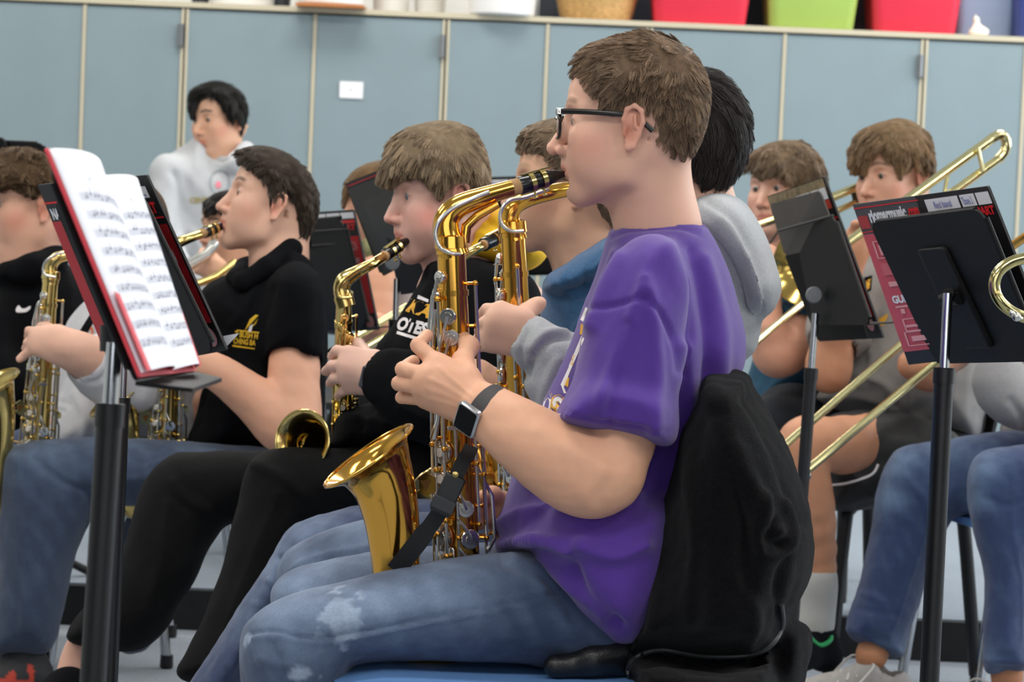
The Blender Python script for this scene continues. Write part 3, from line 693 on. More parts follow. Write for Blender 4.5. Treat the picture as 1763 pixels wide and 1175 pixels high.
# ------------------------------------------------------------------ saxophone
M_GOLD = mat('gold_lacquer', 'e6ad4c', .13, metal=1., var=.05, vs=12)
M_GOLDL = mat('pale_brass', 'dcc27a', .16, metal=1., var=.06, vs=12)
M_SILV = mat('nickel_keys', 'd4d2cc', .22, metal=1.)
M_PEARL = mat('pearl', 'e9e6de', .25, spec=.6)
M_EBON = mat('black_rubber', '101012', .22)
M_CORK = mat('cork', 'a8835a', .85, var=.15, vs=80)
M_PAD = mat('key_pad', 'a86a3c', .7)
def sax(label, origin, xdir, zdir, neck, mouth, mb, mk, sc=1.0, height=.508, rtop=.0195, rbot=.028, bell=1.0, neckr=(.0175, .0165, .0160, .0150, .0125, .0105), octave=None, group='saxophones', brace=True, guard=True, name='saxophone', bellpts=None):
    z = unit(zdir); x = unit(np.asarray(xdir) - z * (np.asarray(xdir) @ z)); y = np.cross(z, x); o = np.asarray(origin, float); L = lambda a, b, c: o + sc * (x * a + y * b + z * c)
    t = thing(name, label, 'saxophone', o, group)
    K = MB(); B = MB(); hh = height
    rb = lambda q: rbot + (rtop - rbot) * q / hh
    zs = np.linspace(0, hh, 14)
    B.tube([L(0, 0, q) for q in zs], [sc * rb(q) for q in zs], 32)
    for q in (hh - .002, hh * .88, hh * .70, .02): B.tube([L(0, 0, q - .004), L(0, 0, q + .004)], sc * (rb(q) + .0018), 32)
    B.lathe(L(0, 0, hh), z, [(0, sc * rtop), (.002 * sc, sc * (rtop + .004)), (.018 * sc, sc * (rtop + .003)), (.020 * sc, sc * rtop * .9)], 28)
    B.build('body_tube', mb, t)
    # bow
    bx = .093 * (1 + .1 * (bell - 1)); W_ = MB(); cx = bx / 2
    W_.tube([L(cx - cx * math.cos(a), 0, -cx * 1.15 * math.sin(a)) for a in np.linspace(0, math.pi, 18)], [sc * (rbot + (.031 - rbot) * i / 17) for i in range(18)], 28)
    W_.build('bow', mb, t)
    # bell
    cl = cr([(bx + a_, b_) for a_, b_ in bellpts] if bellpts else [(bx, 0), (bx - .001, .07), (bx + .002, .13), (bx + .010, .175), (bx + .021, .205), (bx + .031, .222)], 5, False)
    s_ = np.linspace(0, 1, len(cl)); ro = np.interp(s_, [0, .2, .4, .6, .78, .9, 1], [.031, .034, .0385, .043, .050, .058, .073]) * bell
    pts = [L(a, 0, b * bell) for a, b in cl]; rr = [sc * r for r in ro]; ax = unit(pts[-1] - pts[-2])
    allp = pts + [pts[-1] + ax * .003 * sc, pts[-1] + ax * .001 * sc] + [p for p in pts[::-1]]; allr = rr + [rr[-1] + .0025 * sc, rr[-1] * .985] + [r * .955 for r in rr[::-1]]
    bm = MB(); n = 44; base = unit(np.cross(ax, y)); T = [unit(pts[min(i + 1, len(pts) - 1)] - pts[max(i - 1, 0)]) for i in range(len(pts))]; T = T + [ax, ax] + T[::-1]; V = []
    for p, r, tt in zip(allp, allr, T):
        a = unit(np.cross(tt, y)); b = y
        for k in range(n): w = 2 * math.pi * k / n; V.append(p + r * (math.cos(w) * a + math.sin(w) * b))
    m_ = len(allp); bm.add(V, [(i * n + k, i * n + (k + 1) % n, (i + 1) * n + (k + 1) % n, (i + 1) * n + k) for i in range(m_ - 1) for k in range(n)]); be = bm.build('bell', mb, t)
    MB().tube([pts[-1] + ax * .002 * sc + (rr[-1] + .001 * sc) * (math.cos(w) * unit(np.cross(ax, y)) + math.sin(w) * y) for w in np.linspace(0, 2 * math.pi, 49)], .0022 * sc, 8).build('rim', mb, be)
    # brace between bell and body
    if brace:
        q = .180 * bell; b_ = MB(); r1 = rb(q); r2 = .047 * bell
        pl = [(r1, -.006), (r1 + .010, -.009), (r1 + .024, -.017), (r1 + .036, -.009), (bx + .006 - r2 + .004, -.006), (bx + .006 - r2 + .004, .006), (r1 + .036, .009), (r1 + .024, .017), (r1 + .010, .009), (r1, .006)]
        b_.prism([L(a, .010, q + c) for a, c in pl], -y, .004 * sc); b_.tube([L(r1 - .004, .008, q - .014), L(r1 - .004, .008, q + .014)], .004 * sc, 8)
        bb = b_.build('bell_brace', mb, t)
        MB().prism([L(r1 + .024, .0105, q - .009), L(r1 + .032, .0105, q + .006), L(r1 + .016, .0105, q + .006)], -y, .001).build('brace_cutout', mat('brace_mark', '6b4a1e', .5, metal=.6), bb)
    # neck and mouthpiece
    nk = MB(); q = cr(neck, 6, False); rn = np.interp(np.linspace(0, 1, len(q)), np.linspace(0, 1, len(neckr)), neckr) * sc
    nk.tube(list(q), list(rn), 28); nk.lathe(q[0], unit(q[1] - q[0]), [(-.016 * sc, rn[0] * 1.02), (-.016 * sc, rn[0] * 1.16), (.006 * sc, rn[0] * 1.16), (.007 * sc, rn[0])], 28)
    no = nk.build('neck', mb, t)
    d = unit(q[-1] - q[-3]); MB().tube([q[-1] - d * .016 * sc, q[-1] + d * .001 * sc], rn[-1] + .0009, 20).build('cork', M_CORK, no)
    m0, m1 = [np.asarray(a, float) for a in mouth]; md = unit(m1 - m0); ml = np.linalg.norm(m1 - m0); up = unit(CU - md * (CU @ md)); mp = MB(); V = []; n = 20
    prof = [(0, .0122, 1), (.01, .0128, 1), (.30, .0122, 1), (.55, .0112, 1), (.75, .0088, .86), (.92, .0062, .62), (1.0, .005, .34)]
    sd = np.cross(md, up)
    for a, r, fl in prof:
        for k in range(n): w = 2 * math.pi * k / n; V.append(m0 + md * a * ml + sc * (r * math.cos(w) * sd * (1 + .3 * (1 - fl)) + up * (r * fl * math.sin(w) - (1 - fl) * r * .6)))
    mp.add(V, [(i * n + k, i * n + (k + 1) % n, (i + 1) * n + (k + 1) % n, (i + 1) * n + k) for i in range(len(prof) - 1) for k in range(n)] + [tuple(range(n))[::-1], tuple((len(prof) - 1) * n + k for k in range(n))])
    mo = mp.build('mouthpiece', M_EBON, t); lg = MB()
    for a in (.24, .46): lg.lathe(m0 + md * (a * ml), md, [(-.0035 * sc, .0128 * sc), (-.0035 * sc, .0142 * sc), (.0035 * sc, .0140 * sc), (.0035 * sc, .0120 * sc)], 24)
    lg.box(m0 + md * .36 * ml + up * .0138 * sc, (md, sd, up), (.26 * ml, .004 * sc, .0012 * sc))
    for a in (.26, .44): lg.tube([m0 + md * a * ml - up * .012 * sc, m0 + md * a * ml - up * .020 * sc], .0016 * sc, 8); lg.disc(m0 + md * a * ml - up * .023 * sc, -up, .004 * sc, .003 * sc, 10)
    lg.build('ligature', mb if mb is not M_GOLD else M_GOLDL, mo)
    if octave: MB().tube(list(cr(octave, 6, False)), .0030 * sc, 10).build('octave_key', mk, t)
    # keywork
    def rod(ang, z0, z1, off=.011, r=.0021, posts=4):
        a = rad(ang); m = MB(); pm = MB()
        f0 = lambda q, e=0: L((rb(q) + off + e) * math.cos(a), (rb(q) + off + e) * math.sin(a), q)
        m.tube([f0(z0), f0(z1)], r * sc, 8)
        for q in np.linspace(z0, z1, posts):
            pm.tube([L(rb(q) * math.cos(a), rb(q) * math.sin(a), q), f0(q)], .0022 * sc, 8); pm.ball(f0(q), .0042 * sc, 10)
        multi('key_rod', [(m, mk), (pm, mb)], t)
    def cup(ang, q, r, th=.006, off=.007, m=None, arm_=None, pearl=None):
        a = rad(ang); n_ = unit(x * math.cos(a) + y * math.sin(a)); c = L((rb(q) + off) * math.cos(a), (rb(q) + off) * math.sin(a), q); m = MB(); pd = MB()
        m.disc(c, n_, r * sc, th * sc, 22); pd.disc(c - n_ * th * sc * .9, n_, r * sc * .92, .0035 * sc, 18)
        m.lathe(c + n_ * .0003, n_, [(0, r * sc * .55), (.0012 * sc, r * sc * .50), (.0012 * sc, .0001)], 16)
        if arm_ is not None:
            a2 = rad(arm_[0]); e = L((rb(arm_[1]) + .011) * math.cos(a2), (rb(arm_[1]) + .011) * math.sin(a2), arm_[1]); m.tube([c + n_ * .0015, (c + e) / 2 + n_ * .006, e], [.0024 * sc] * 3, 8)
        ko = multi('key_cup', [(m, mk), (pd, M_PAD)], t)
        if pearl: MB().disc(c + n_ * .004 * sc, n_, pearl * sc, .003 * sc, 16).build('pearl_button', M_PEARL, ko)
    Pm = MB(); S = hh / .508
    # left-hand palm / upper region (side facing the viewer and the bell)
    cup(62, .415 * S, .0115, arm_=(20, .33 * S)); cup(70, .385 * S, .0115, arm_=(25, .32 * S)); cup(35, .470 * S, .009, arm_=(15, .40 * S)); cup(5, .445 * S, .0095, arm_=(12, .36 * S))
    K = MB(); K.tube([L((rtop + .008), .010, .425 * S), L(rtop + .013, .008, .38 * S), L(rtop + .014, .006, .33 * S), L(rtop + .018, .004, .29 * S)], [.0050 * sc, .0045 * sc, .0035 * sc, .006 * sc], 10); K.build('palm_key', mk, t); K = MB()
    K.tube([L((rtop + .006), .018, .30 * S), L(rtop + .010, .018, .27 * S), L(rtop + .016, .012, .245 * S)], [.004 * sc, .0035 * sc, .0055 * sc], 10); K.build('front_key', mk, t); K = MB()
    rod(38, .30 * S, .44 * S, posts=3); rod(20, .02, .29 * S, posts=7); rod(50, .03, .28 * S, off=.014, posts=6, r=.0024); rod(-5, .04, .30 * S, off=.012, posts=5); rod(75, .05, .27 * S, off=.009, posts=5)
    rod(150, .10, .46 * S, off=.013, posts=5, r=.0026); rod(168, .06, .40 * S, off=.010, posts=5); rod(130, .12, .38 * S, off=.009, posts=4)
    for i, q in enumerate((.355, .325, .295)): cup(28, q * S, .0125 + .001 * i, pearl=.0065)
    for i, q in enumerate((.225, .188, .150)): cup(30, q * S, .0165 + .001 * i, pearl=.0065)
    for i, q in enumerate((.105, .062)): cup(22, q * S, .0195, arm_=(50, q * S + .02))
    cup(105, .10, .014, arm_=(75, .13)); cup(110, .055, .015, arm_=(75, .09)); cup(95, .145 * S, .012, arm_=(75, .17))
    K.box(L(rb(.05) * .8, rb(.05) * .95, .055), (unit(x - y), z, unit(x + y)), (.008 * sc, .035 * sc, .0015 * sc), .004 * sc); K.box(L(.010, .034, .26 * S), (x, z, y), (.010 * sc, .003 * sc, .002 * sc), .001)
    K.tube([L(rb(.2) * math.cos(2.4) - .006, rb(.2) * math.sin(2.4), .20 * S), L(-.044, .012, .16 * S), L(-.046, .012, .10 * S), L(-.036, .01, .08)], .0026 * sc, 8)
    Pm.disc(L(-.040, .014, .185 * S), y, .008 * sc, .004 * sc, 14); Pm.tube([L(-.026, 0, .10), L(-.050, 0, .105), L(-.056, 0, .09)], .0028 * sc, 8)
    # bell keys and guard
    for q, r in ((.105, .024), (.045, .026)):
        K2 = MB(); cb = L(bx + .0, -.036 * bell, q); K2.disc(cb, -y, r * sc, .006 * sc, 24)
        K2.tube([cb, L(bx * .6, -.030, q), L(rb(q) + .01, -.01, q)], .0028 * sc, 8); K2.build('bell_key', mk, t)
    if guard: Pm.tube([L(bx, -.062, .15), L(bx - .03, -.060, .12), L(bx - .03, -.06, .02), L(bx, -.055, -.01)], .0028 * sc, 8)
    multi('side_keywork', [(K, mk), (Pm, mb)], t)
    return t
# ------------------------------------------------------------------ front saxophonist, his instrument and chair
g = thing('person', 'student in purple T-shirt and dark glasses playing sax, nearest the viewer', 'person', (P(1000, 1130, 3.95)[0], P(1000, 1130, 3.95)[1], 0), 'seated saxophonists')
DG = 3.95
hd = Head(1084, 213, DG, yaw=-5, pitch=1, roll=0, size=(.93, .96, .97), tone='ddae97', h=.0022, neck=[(1112, 262, DG + .01, .050), (1120, 330, DG + .02, .054), (1134, 400, DG + .03, .056), (1142, 436, DG + .03, .050)], wide=1.0, nose=1.08, puff=.004, jaw=.95, cols=dict(blush=.55, browc='6b5138', browd=.6), openeye=.0042)
hair(hd, 'hair', g, [(981, 132), (984, 96), (1012, 80), (1060, 64), (1108, 52), (1150, 60), (1188, 88), (1208, 118), (1219, 150), (1218, 190), (1208, 232), (1190, 268), (1178, 276), (1160, 270), (1142, 258), (1130, 236), (1120, 208), (1106, 192), (1082, 188), (1060, 196), (1042, 196), (1030, 178), (1012, 158), (1000, 140), (990, 128)], '7d6650',
     hairline=[(978, 136), (990, 132), (1002, 150), (1020, 178), (1042, 198), (1082, 190), (1106, 194), (1122, 212), (1134, 240), (1150, 266), (1182, 282)], t0=.0008, t1=.024, R=.062,
     flow=[(1000, 105, -.5, .8), (1040, 85, -.8, .3), (1040, 110, -.7, .5), (1080, 75, -.9, .15), (1085, 105, -.8, .5), (1130, 65, -.85, -.1), (1130, 100, -.7, .6), (1165, 80, -.5, .2), (1175, 120, -.1, .9), (1190, 100, .7, .5), (1205, 140, .5, .85), (1060, 150, -.45, .85), (1110, 140, -.3, .95), (1160, 170, .1, 1), (1190, 230, .1, 1), (1150, 240, .1, 1), (1090, 175, -.2, 1)], n=26000, length=.026, rad_=.00045, h=.0030, lump=.004, lift=.24, clump=.6)
s1 = Solid(); s1.path(PP([(1120, 520, 3.85), (1090, 610, 3.795), (1068, 740, 3.76), (1044, 815, 3.74)]), [.046, .045, .048, .045], k=.01, n=3)
s1.path(PP([(1044, 818, 3.74), (1010, 822, 3.735), (960, 792, 3.735), (900, 752, 3.74), (858, 722, 3.76), (826, 700, 3.785)]), [.043, .0455, .0465, .039, .031, .0265], k=.02, n=3)
hand(s1, [(806, 676, 3.79), (826, 722, 3.79), (752, 626, 3.80), (732, 648, 3.785), (728, 668, 3.785), (734, 688, 3.80)],
     [[(750, 624, 3.80, 1.12), (719, 595, 3.815), (735, 578, 3.862)], [(731, 646, 3.787, 1.12), (693, 636, 3.80), (712, 622, 3.856)], [(726, 667, 3.787, 1.1), (686, 661, 3.805), (706, 652, 3.858)], [(733, 687, 3.80, 1.0), (692, 684, 3.82), (712, 680, 3.866)]],
     thumb=[(806, 655, 3.80), (797, 622, 3.83), (808, 597, 3.875), (796, 582, 3.905)], rp=.0165, rf=.0098)
s1.rc(P(815, 690, 3.80), P(762, 650, 3.80), .024, .021, k=.02); s1.rc(P(800, 655, 3.80), P(765, 640, 3.805), .017, .014, k=.014)
s2 = Solid(); s2.path(PP([(1085, 560, 4.08), (1020, 700, 4.10), (950, 850, 4.09), (880, 892, 4.04), (862, 886, 4.02)]), [.04, .040, .036, .026, .024], k=.01, n=3)
hand(s2, [(872, 868, 4.01), (866, 905, 4.01), (842, 868, 4.0), (840, 884, 3.995), (842, 898, 3.99)], [[(842, 868, 4.0), (826, 862, 3.975), (812, 868, 3.96)], [(840, 884, 3.995), (822, 884, 3.97), (806, 888, 3.955)], [(842, 898, 3.99), (826, 904, 3.97), (808, 902, 3.955)]], thumb=[(862, 862, 4.0), (848, 852, 3.985), (830, 858, 3.97)], rp=.013)
tor = Solid(); tor.path(PP([(1140, 460, 4.0), (1130, 640, 3.99), (1060, 900, 3.98), (1040, 1000, 3.97)]), [.05, .07, .07, .07], k=.03)
body_mesh(g, 'dba88a', [(s1, .0026), (s2, .0035), (tor, .01)], [hd], fl=[([(756, 632), (780, 655), (812, 682)], 4, .0012), ([(738, 652), (770, 668), (806, 690)], 4, .0012), ([(734, 670), (770, 682), (808, 700)], 4, .0011), ([(740, 688), (775, 696), (812, 710)], 4, .0009), ([(744, 642), (735, 658), (734, 680)], 5, -.0010), ([(716, 600), (722, 606)], 5, .0010), ([(697, 640), (700, 646)], 5, .0012), ([(692, 662), (694, 668)], 5, .0012), ([(800, 600), (815, 640), (840, 670)], 7, .0014), ([(1040, 810), (1010, 850), (1020, 875)], 14, .003), ([(930, 740), (990, 775), (1030, 800)], 16, .002)])
hd.eye_parts(g)
# purple T-shirt
sh = Solid()
sh.blob([(1052, 400), (1078, 384), (1120, 374), (1165, 372), (1205, 382), (1228, 408), (1252, 462), (1272, 530), (1284, 580), (1284, 625), (1268, 668), (1240, 740), (1215, 850), (1185, 970), (1150, 1060), (1110, 1110), (1062, 1122), (1030, 1100), (985, 1066), (960, 1030), (940, 990), (915, 952), (856, 952), (856, 902), (872, 850), (900, 770), (925, 710), (960, 640), (985, 580), (1003, 530), (1022, 480), (1040, 430)],
        (3.99, 0, 0, 0, 0), .165, R=.14, k=.02)
sh.blob([(1075, 420), (1120, 400), (1160, 420), (1178, 500), (1172, 600), (1160, 700), (1148, 760), (1100, 752), (1040, 744), (968, 726), (975, 690), (990, 640), (1000, 590), (1010, 550), (1035, 480)], (3.785, 1080, 600, -.00005, -.0001), .088, R=.06, k=.035)
sh.blob([(915, 955), (940, 990), (962, 1030), (987, 1066), (1030, 1100), (1062, 1121), (1110, 1110), (1150, 1060), (1180, 960), (1150, 860), (1010, 850), (910, 900), (885, 940)], (3.90, 0, 0, 0, 0), .17, R=.07, k=.04)
sh.blob([(970, 700), (968, 727), (1010, 742), (1060, 750), (1105, 756), (1150, 764), (1152, 700), (1100, 670), (1020, 660)], 3.765, .088, R=.022, k=.02)
sh.blob([(1060, 420), (1110, 400), (1150, 440), (1120, 560), (1060, 680), (1000, 760), (930, 880), (900, 850), (930, 760), (985, 640), (1010, 540), (1035, 470)], (4.10, 0, 0, 0, 0), .075, R=.06, k=.03)
sh.path(PP([(1112, 300, DG + .02), (1134, 400, DG + .03), (1146, 440, DG + .03)]), [.056, .0575, .062], op='s', k=.006)
F_ = [([(1005, 545), (1050, 528), (1108, 514)], 5, -0.0050), ([(1108, 514), (1135, 540), (1155, 580), (1162, 640)], 6, -0.0060), ([(1150, 430), (1180, 520), (1188, 640), (1180, 760)], 16, 0.0102), ([(1210, 450), (1240, 560), (1236, 680)], 16, 0.0102),
      ([(1065, 440), (1040, 500), (1020, 560)], 12, 0.0102), ([(1110, 480), (1070, 600), (1030, 700)], 12, 0.0076), ([(1120, 500), (1130, 620), (1125, 740)], 12, 0.0068), ([(860, 905), (930, 885), (1010, 892), (1090, 860)], 13, 0.0170), ([(870, 935), (930, 930), (980, 950)], 9, 0.0119), ([(960, 870), (1020, 850), (1080, 800)], 12, 0.0102),
      ([(930, 960), (980, 1010), (1040, 1060)], 10, 0.0119), ([(1000, 940), (1060, 960), (1110, 940)], 14, 0.0119), ([(985, 980), (1010, 1030), (1070, 1080)], 10, -0.0102), ([(1052, 402), (1080, 390), (1125, 384), (1170, 384), (1205, 394)], 5, 0.0035), ([(1050, 412), (1080, 401), (1125, 395), (1170, 395), (1205, 405)], 3, -0.0020),
      ([(972, 708), (1040, 728), (1100, 736), (1148, 744)], 3, -0.0025), ([(1190, 430), (1215, 560), (1210, 700)], 10, -0.0068), ([(1080, 560), (1060, 650), (1050, 730)], 9, -0.0051), ([(905, 800), (960, 860), (1010, 890)], 12, 0.0085), ([(1170, 600), (1172, 720), (1150, 860)], 14, 0.0102)]
cloth('shirt', sh, .0045, mat('purple_cotton', '4a2788', .85, var=.07, vs=60, bump=.35, bs=700, sheen=.25), g, F_, [(.09, .0022, 2), (.03, .0006, 4)])
# lettering running down the side of the chest
M_YEL = mat('gold_print', 'e2a92c', .7); M_WPR = mat('white_print', 'e8e4e6', .7)
ts = SURF['shirt']; prn = [o for o in g.children if o.name.startswith('shirt')][0]
for tx, c, w, h_, a in (('S', (958, 703), 17, 40, 8), ('O', (941, 699), 13, 44, 12)):
    v, f = text_px(tx, c, w * 1.35, h_ * 1.18, a, bold=.07); decal('printed_letter', v, f, ts, M_YEL, prn, .001)
    v, f = text_px(tx, c, w, h_, a, bold=.03); decal('printed_letter', v, f, ts, M_WPR, prn, .0020)
for q in ([(1008, 529), (1012, 531), (1004, 554), (999, 551)], [(1001, 578), (1006, 584), (984, 634), (979, 631)], [(982, 626), (986, 629), (971, 666), (965, 663)], [(965, 661), (969, 663), (975, 677), (971, 678)]): v, f = grid_px(q, 2, 8); decal('printed_outline', v, f, ts, M_WPR, prn, .0016)
for q in ([(1000, 558), (1006, 560), (1004, 577), (998, 576)], [(986, 611), (989, 613), (986, 630), (982, 629)], [(975, 649), (980, 651), (978, 667), (971, 663)]): v, f = grid_px(q, 2, 4); decal('printed_block', v, f, ts, M_YEL, prn, .0016)
# jeans
def denim(fade_pts, base='2b3b58', light='8296b2', patches=()):
    b = lin(base); l = lin(light)
    def fn(v, n):
        u, w, d = proj(v); c = np.tile(b, (len(v), 1)); a = np.zeros(len(v))
        for x, y, r, k in fade_pts: a = np.maximum(a, k * np.exp(-(((u - x) ** 2 + (w - y) ** 2) / r ** 2)))
        a = np.clip(a * (.8 + .35 * noise3(v, .05, 3)) + .06 * noise3(v, .012, 8), 0, 1); c = c * (1 - a[:, None]) + l * a[:, None]
        for x, y, rx, ry in patches:
            e = np.exp(-(((u - x) / rx) ** 2 + ((w - y) / ry) ** 2) * np.maximum(.35, 1 + .9 * noise3(v, .012, 5))); e = sst(.35, .65, e) * .55; c = c * (1 - e[:, None]) + lin('a9b9cf') * e[:, None]
        return c * (1 + .05 * noise3(v * np.array([1, 1, .3]), .006, 2))[:, None]
    return fn
M_DENIM = mat('denim', '44597f', .85, attr=True, bump=.4, bs=900, var=.10, vs=240, sheen=.15)
jn = Solid()
jn.blob([(412, 1120), (424, 1075), (462, 1042), (520, 1018), (600, 1000), (700, 978), (800, 958), (880, 950), (935, 948), (975, 975), (1030, 1040), (1080, 1100), (1100, 1150), (1010, 1150), (880, 1143), (760, 1140), (640, 1142), (600, 1160), (585, 1240), (560, 1400), (530, 1560), (440, 1560), (430, 1400), (418, 1240)], (3.86, 800, 1100, .0001, 0), .092, R=.075, k=.02)
jn.blob([(466, 1050), (470, 1012), (500, 982), (560, 966), (650, 950), (760, 940), (860, 935), (960, 960), (1040, 1040), (1020, 1120), (800, 1120), (640, 1110), (600, 1160), (600, 1400), (590, 1540), (500, 1540), (500, 1400), (476, 1160)], (4.08, 800, 1000, .0001, 0), .088, R=.07, k=.02)
jn.ell(P(1040, 1040, 3.98), (.14, .17, .09), k=.05)
cloth('jeans', jn, .0048, M_DENIM, g, [([(432, 1092), (470, 1088), (540, 1100), (640, 1085), (780, 1058), (900, 1035), (965, 1020)], 3.2, -.0035), ([(436, 1100), (480, 1096), (545, 1108), (640, 1093), (780, 1066), (900, 1043), (968, 1028)], 3.5, .003), ([(880, 955), (915, 985), (935, 1020)], 10, .006), ([(850, 960), (860, 985), (900, 1005)], 8, .005), ([(900, 975), (960, 1020), (985, 1060)], 8, -.005), ([(470, 1110), (486, 1150), (492, 1175)], 6, -.004), ([(450, 1135), (500, 1150)], 8, .003)],
      [(.05, .0014, 6), (.02, .0005, 3)], colfn=denim([(520, 1045, 110, .75), (640, 1020, 120, .75), (760, 1000, 110, .6), (440, 1110, 45, .5), (560, 975, 60, .65), (490, 1000, 30, .5), (860, 980, 60, .35)], patches=[(590, 1072, 34, 48), (520, 1160, 26, 14), (425, 1102, 7, 10)]))
# glasses
gl = MB(); hw = lambda a, b, c: hd.world(np.array([a, b, c])); gf = MB()
for y in (1, -1):
    gl.tube([hw(.1040, y * .058, .010), hw(.098, y * .0655, .0115)], [.0036, .0036], 8)
    n_ = [hw(.098, y * .0665, .0115), hw(.06, y * .073, .0105), hw(.02, y * .0775, .008), hw(-.006, y * .0755, .006), hw(-.024, y * .0765, -.004), hw(-.038, y * .0765, -.016)]
    q = cr(n_, 5, False); gl.tube(list(q), [.0017] * len(q), 10, up=hd.R[:, 2], sq=2.3)
    ring = [hw(.1055 - .10 * abs(a), y * (.034 + .0255 * a), -.006 + .0185 * b) for a, b in [(math.copysign(abs(math.cos(w)) ** .6, math.cos(w)), math.copysign(abs(math.sin(w)) ** .6, math.sin(w))) for w in np.linspace(0, 2 * math.pi, 33)]]
    ring = [hw(.1055 - .10 * abs(.0255 * a / .0255 * .06 * (1 if a > 0 else .3)), y * (.034 + .0255 * a), -.006 + .0185 * b) for a, b in [(math.copysign(abs(math.cos(w)) ** .6, math.cos(w)), math.copysign(abs(math.sin(w)) ** .6, math.sin(w))) for w in np.linspace(0, 2 * math.pi, 33)]]
    gf.tube(ring, .0022, 8)
gf.tube([hw(.107, .009, .004), hw(.110, 0, .007), hw(.107, -.009, .004)], .0022, 8)
go = gl.build('glasses', mat('dark_acetate', '17130f', .25), g); gf.build('lens_frame', mat('dark_acetate', '17130f', .25), go)
for y in (1, -1): MB().box(hw(.0995, y * .0655, .0115), hd.R.T, (.006, .0016, .0042), .001).build('silver_hinge', M_SILV, go)
M_LENS = mat('lens_glass', 'ffffff', .02); b_ = M_LENS.node_tree.nodes['Principled BSDF']; b_.inputs['Transmission Weight'].default_value = 1; b_.inputs['IOR'].default_value = 1.05
for y in (1, -1):
    lm = MB(); r_ = [hw(.1035, y * (.034 + .0245 * math.copysign(abs(math.cos(w)) ** .6, math.cos(w))), -.006 + .0175 * math.copysign(abs(math.sin(w)) ** .6, math.sin(w))) for w in np.linspace(0, 2 * math.pi, 29)[:-1]]
    lm.prism(r_, hd.R[:, 0], .0012); lm.build('lens', M_LENS, go, smooth=False)
# smartwatch on the near wrist
wc = P(842, 710, 3.765); wa = unit(P(800, 680, 3.785) - P(870, 730, 3.755)); wu = unit(CU - wa * (CU @ wa)); wv = np.cross(wa, wu); wv = wv if wv @ CF < 0 else -wv
bd = MB(); V = []; n = 40
for dx, rr in ((-.0125, .0355), (-.011, .0380), (.011, .0380), (.0125, .0355)):
    for k in range(n): w = 2 * math.pi * k / n; V.append(wc + wa * dx + rr * (math.cos(w) * wu * .98 + math.sin(w) * wv * 1.0))
bd.add(V, [(i * n + k, i * n + (k + 1) % n, (i + 1) * n + (k + 1) % n, (i + 1) * n + k) for i in range(3) for k in range(n)])
bd.build('watch_strap', mat('grey_rubber', '3d3a3b', .6), g)
fn_ = unit(wv * .93 - wu * .36); ft = np.cross(wa, fn_); fc = wc + fn_ * .0385 + wa * .006
wo = [o for o in g.children if o.name.startswith('watch_strap')][0]
MB().box(fc, (wa, ft, fn_), (.0180, .0215, .0048), .005).build('watch_case', mat('brushed_steel', 'b9babd', .3, metal=1.), wo)
MB().box(fc + fn_ * .0047, (wa, ft, fn_), (.0150, .0185, .0012), .003).build('watch_screen', mat('black_screen', '050506', .35, spec=.15), wo)
# tenor-necked saxophone
D0 = 3.90
bt = P(797, 1050, 3.93); tp = P(777, 430, 3.905)
zd = unit(tp - bt); hh = np.linalg.norm(tp - bt)
xd = -CR * math.cos(rad(12)) - CF * math.sin(rad(12))
NK = PP([(776, 424, 3.905), (768, 398, 3.905), (771, 374, 3.905), (792, 354, 3.905), (835, 338, 3.91), (896, 320, 3.925)])
sx = sax('gold lacquered saxophone with silver keys held by the student in purple T-shirt', bt, xd, zd, NK, (P(893, 321, 3.925), P(982, 295, 3.955)), M_GOLD, M_SILV, height=hh, rtop=.0195, rbot=.0265, bell=.98, octave=PP([(842, 331, 3.885), (812, 343, 3.88), (778, 360, 3.88), (757, 380, 3.88), (750, 404, 3.88), (758, 426, 3.88), (776, 436, 3.875), (792, 438, 3.88)]), neckr=(.0190, .0185, .0175, .0160, .0135, .0108))
MB().tube(PP([(800, 418, 3.905), (803, 390, 3.905), (822, 372, 3.905), (858, 352, 3.905)]), [.0075, .0075, .0065, .005], 12).build('neck_brace', M_GOLD, sx)
# neck strap with plastic buckle hanging from the instrument
st = MB(); stp = cr(PP([(812, 752, 3.80), (800, 790, 3.80), (778, 835, 3.80)]), 5, False)
def ribbon(pts, w, th, nrm=None):
    m = MB(); V = []; N = len(pts)
    for i, p in enumerate(pts):
        t_ = unit(pts[min(i + 1, N - 1)] - pts[max(i - 1, 0)]); n__ = unit(nrm if nrm is not None else -CF); s__ = unit(np.cross(t_, n__)); ww = w[i] if not np.isscalar(w) else w
        V += [p + s__ * ww / 2 + n__ * th / 2, p - s__ * ww / 2 + n__ * th / 2, p - s__ * ww / 2 - n__ * th / 2, p + s__ * ww / 2 - n__ * th / 2]
    F = [(i * 4 + k, i * 4 + (k + 1) % 4, i * 4 + 4 + (k + 1) % 4, i * 4 + 4 + k) for i in range(N - 1) for k in range(4)] + [(0, 1, 2, 3), (N * 4 - 1, N * 4 - 2, N * 4 - 3, N * 4 - 4)]
    return m.add(V, F)
M_STRAP = mat('black_webbing', '0e0e11', .7, bump=.5, bs=600)
t = thing('neck_strap', 'black webbing strap with square plastic buckle hanging across the front saxophone', 'strap', P(770, 840, 3.79))
ribbon(list(cr(PP([(812, 768, 3.83), (806, 782, 3.81), (796, 798, 3.80), (782, 830, 3.795)]), 4, False)), .020, .002).build('upper_webbing', M_STRAP, t)
ribbon(list(cr(PP([(765, 870, 3.80), (745, 900, 3.81), (715, 940, 3.82), (680, 984, 3.84)]), 4, False)), [.022] * 6 + [.026] * 7, .002).build('lower_webbing', M_STRAP, t)
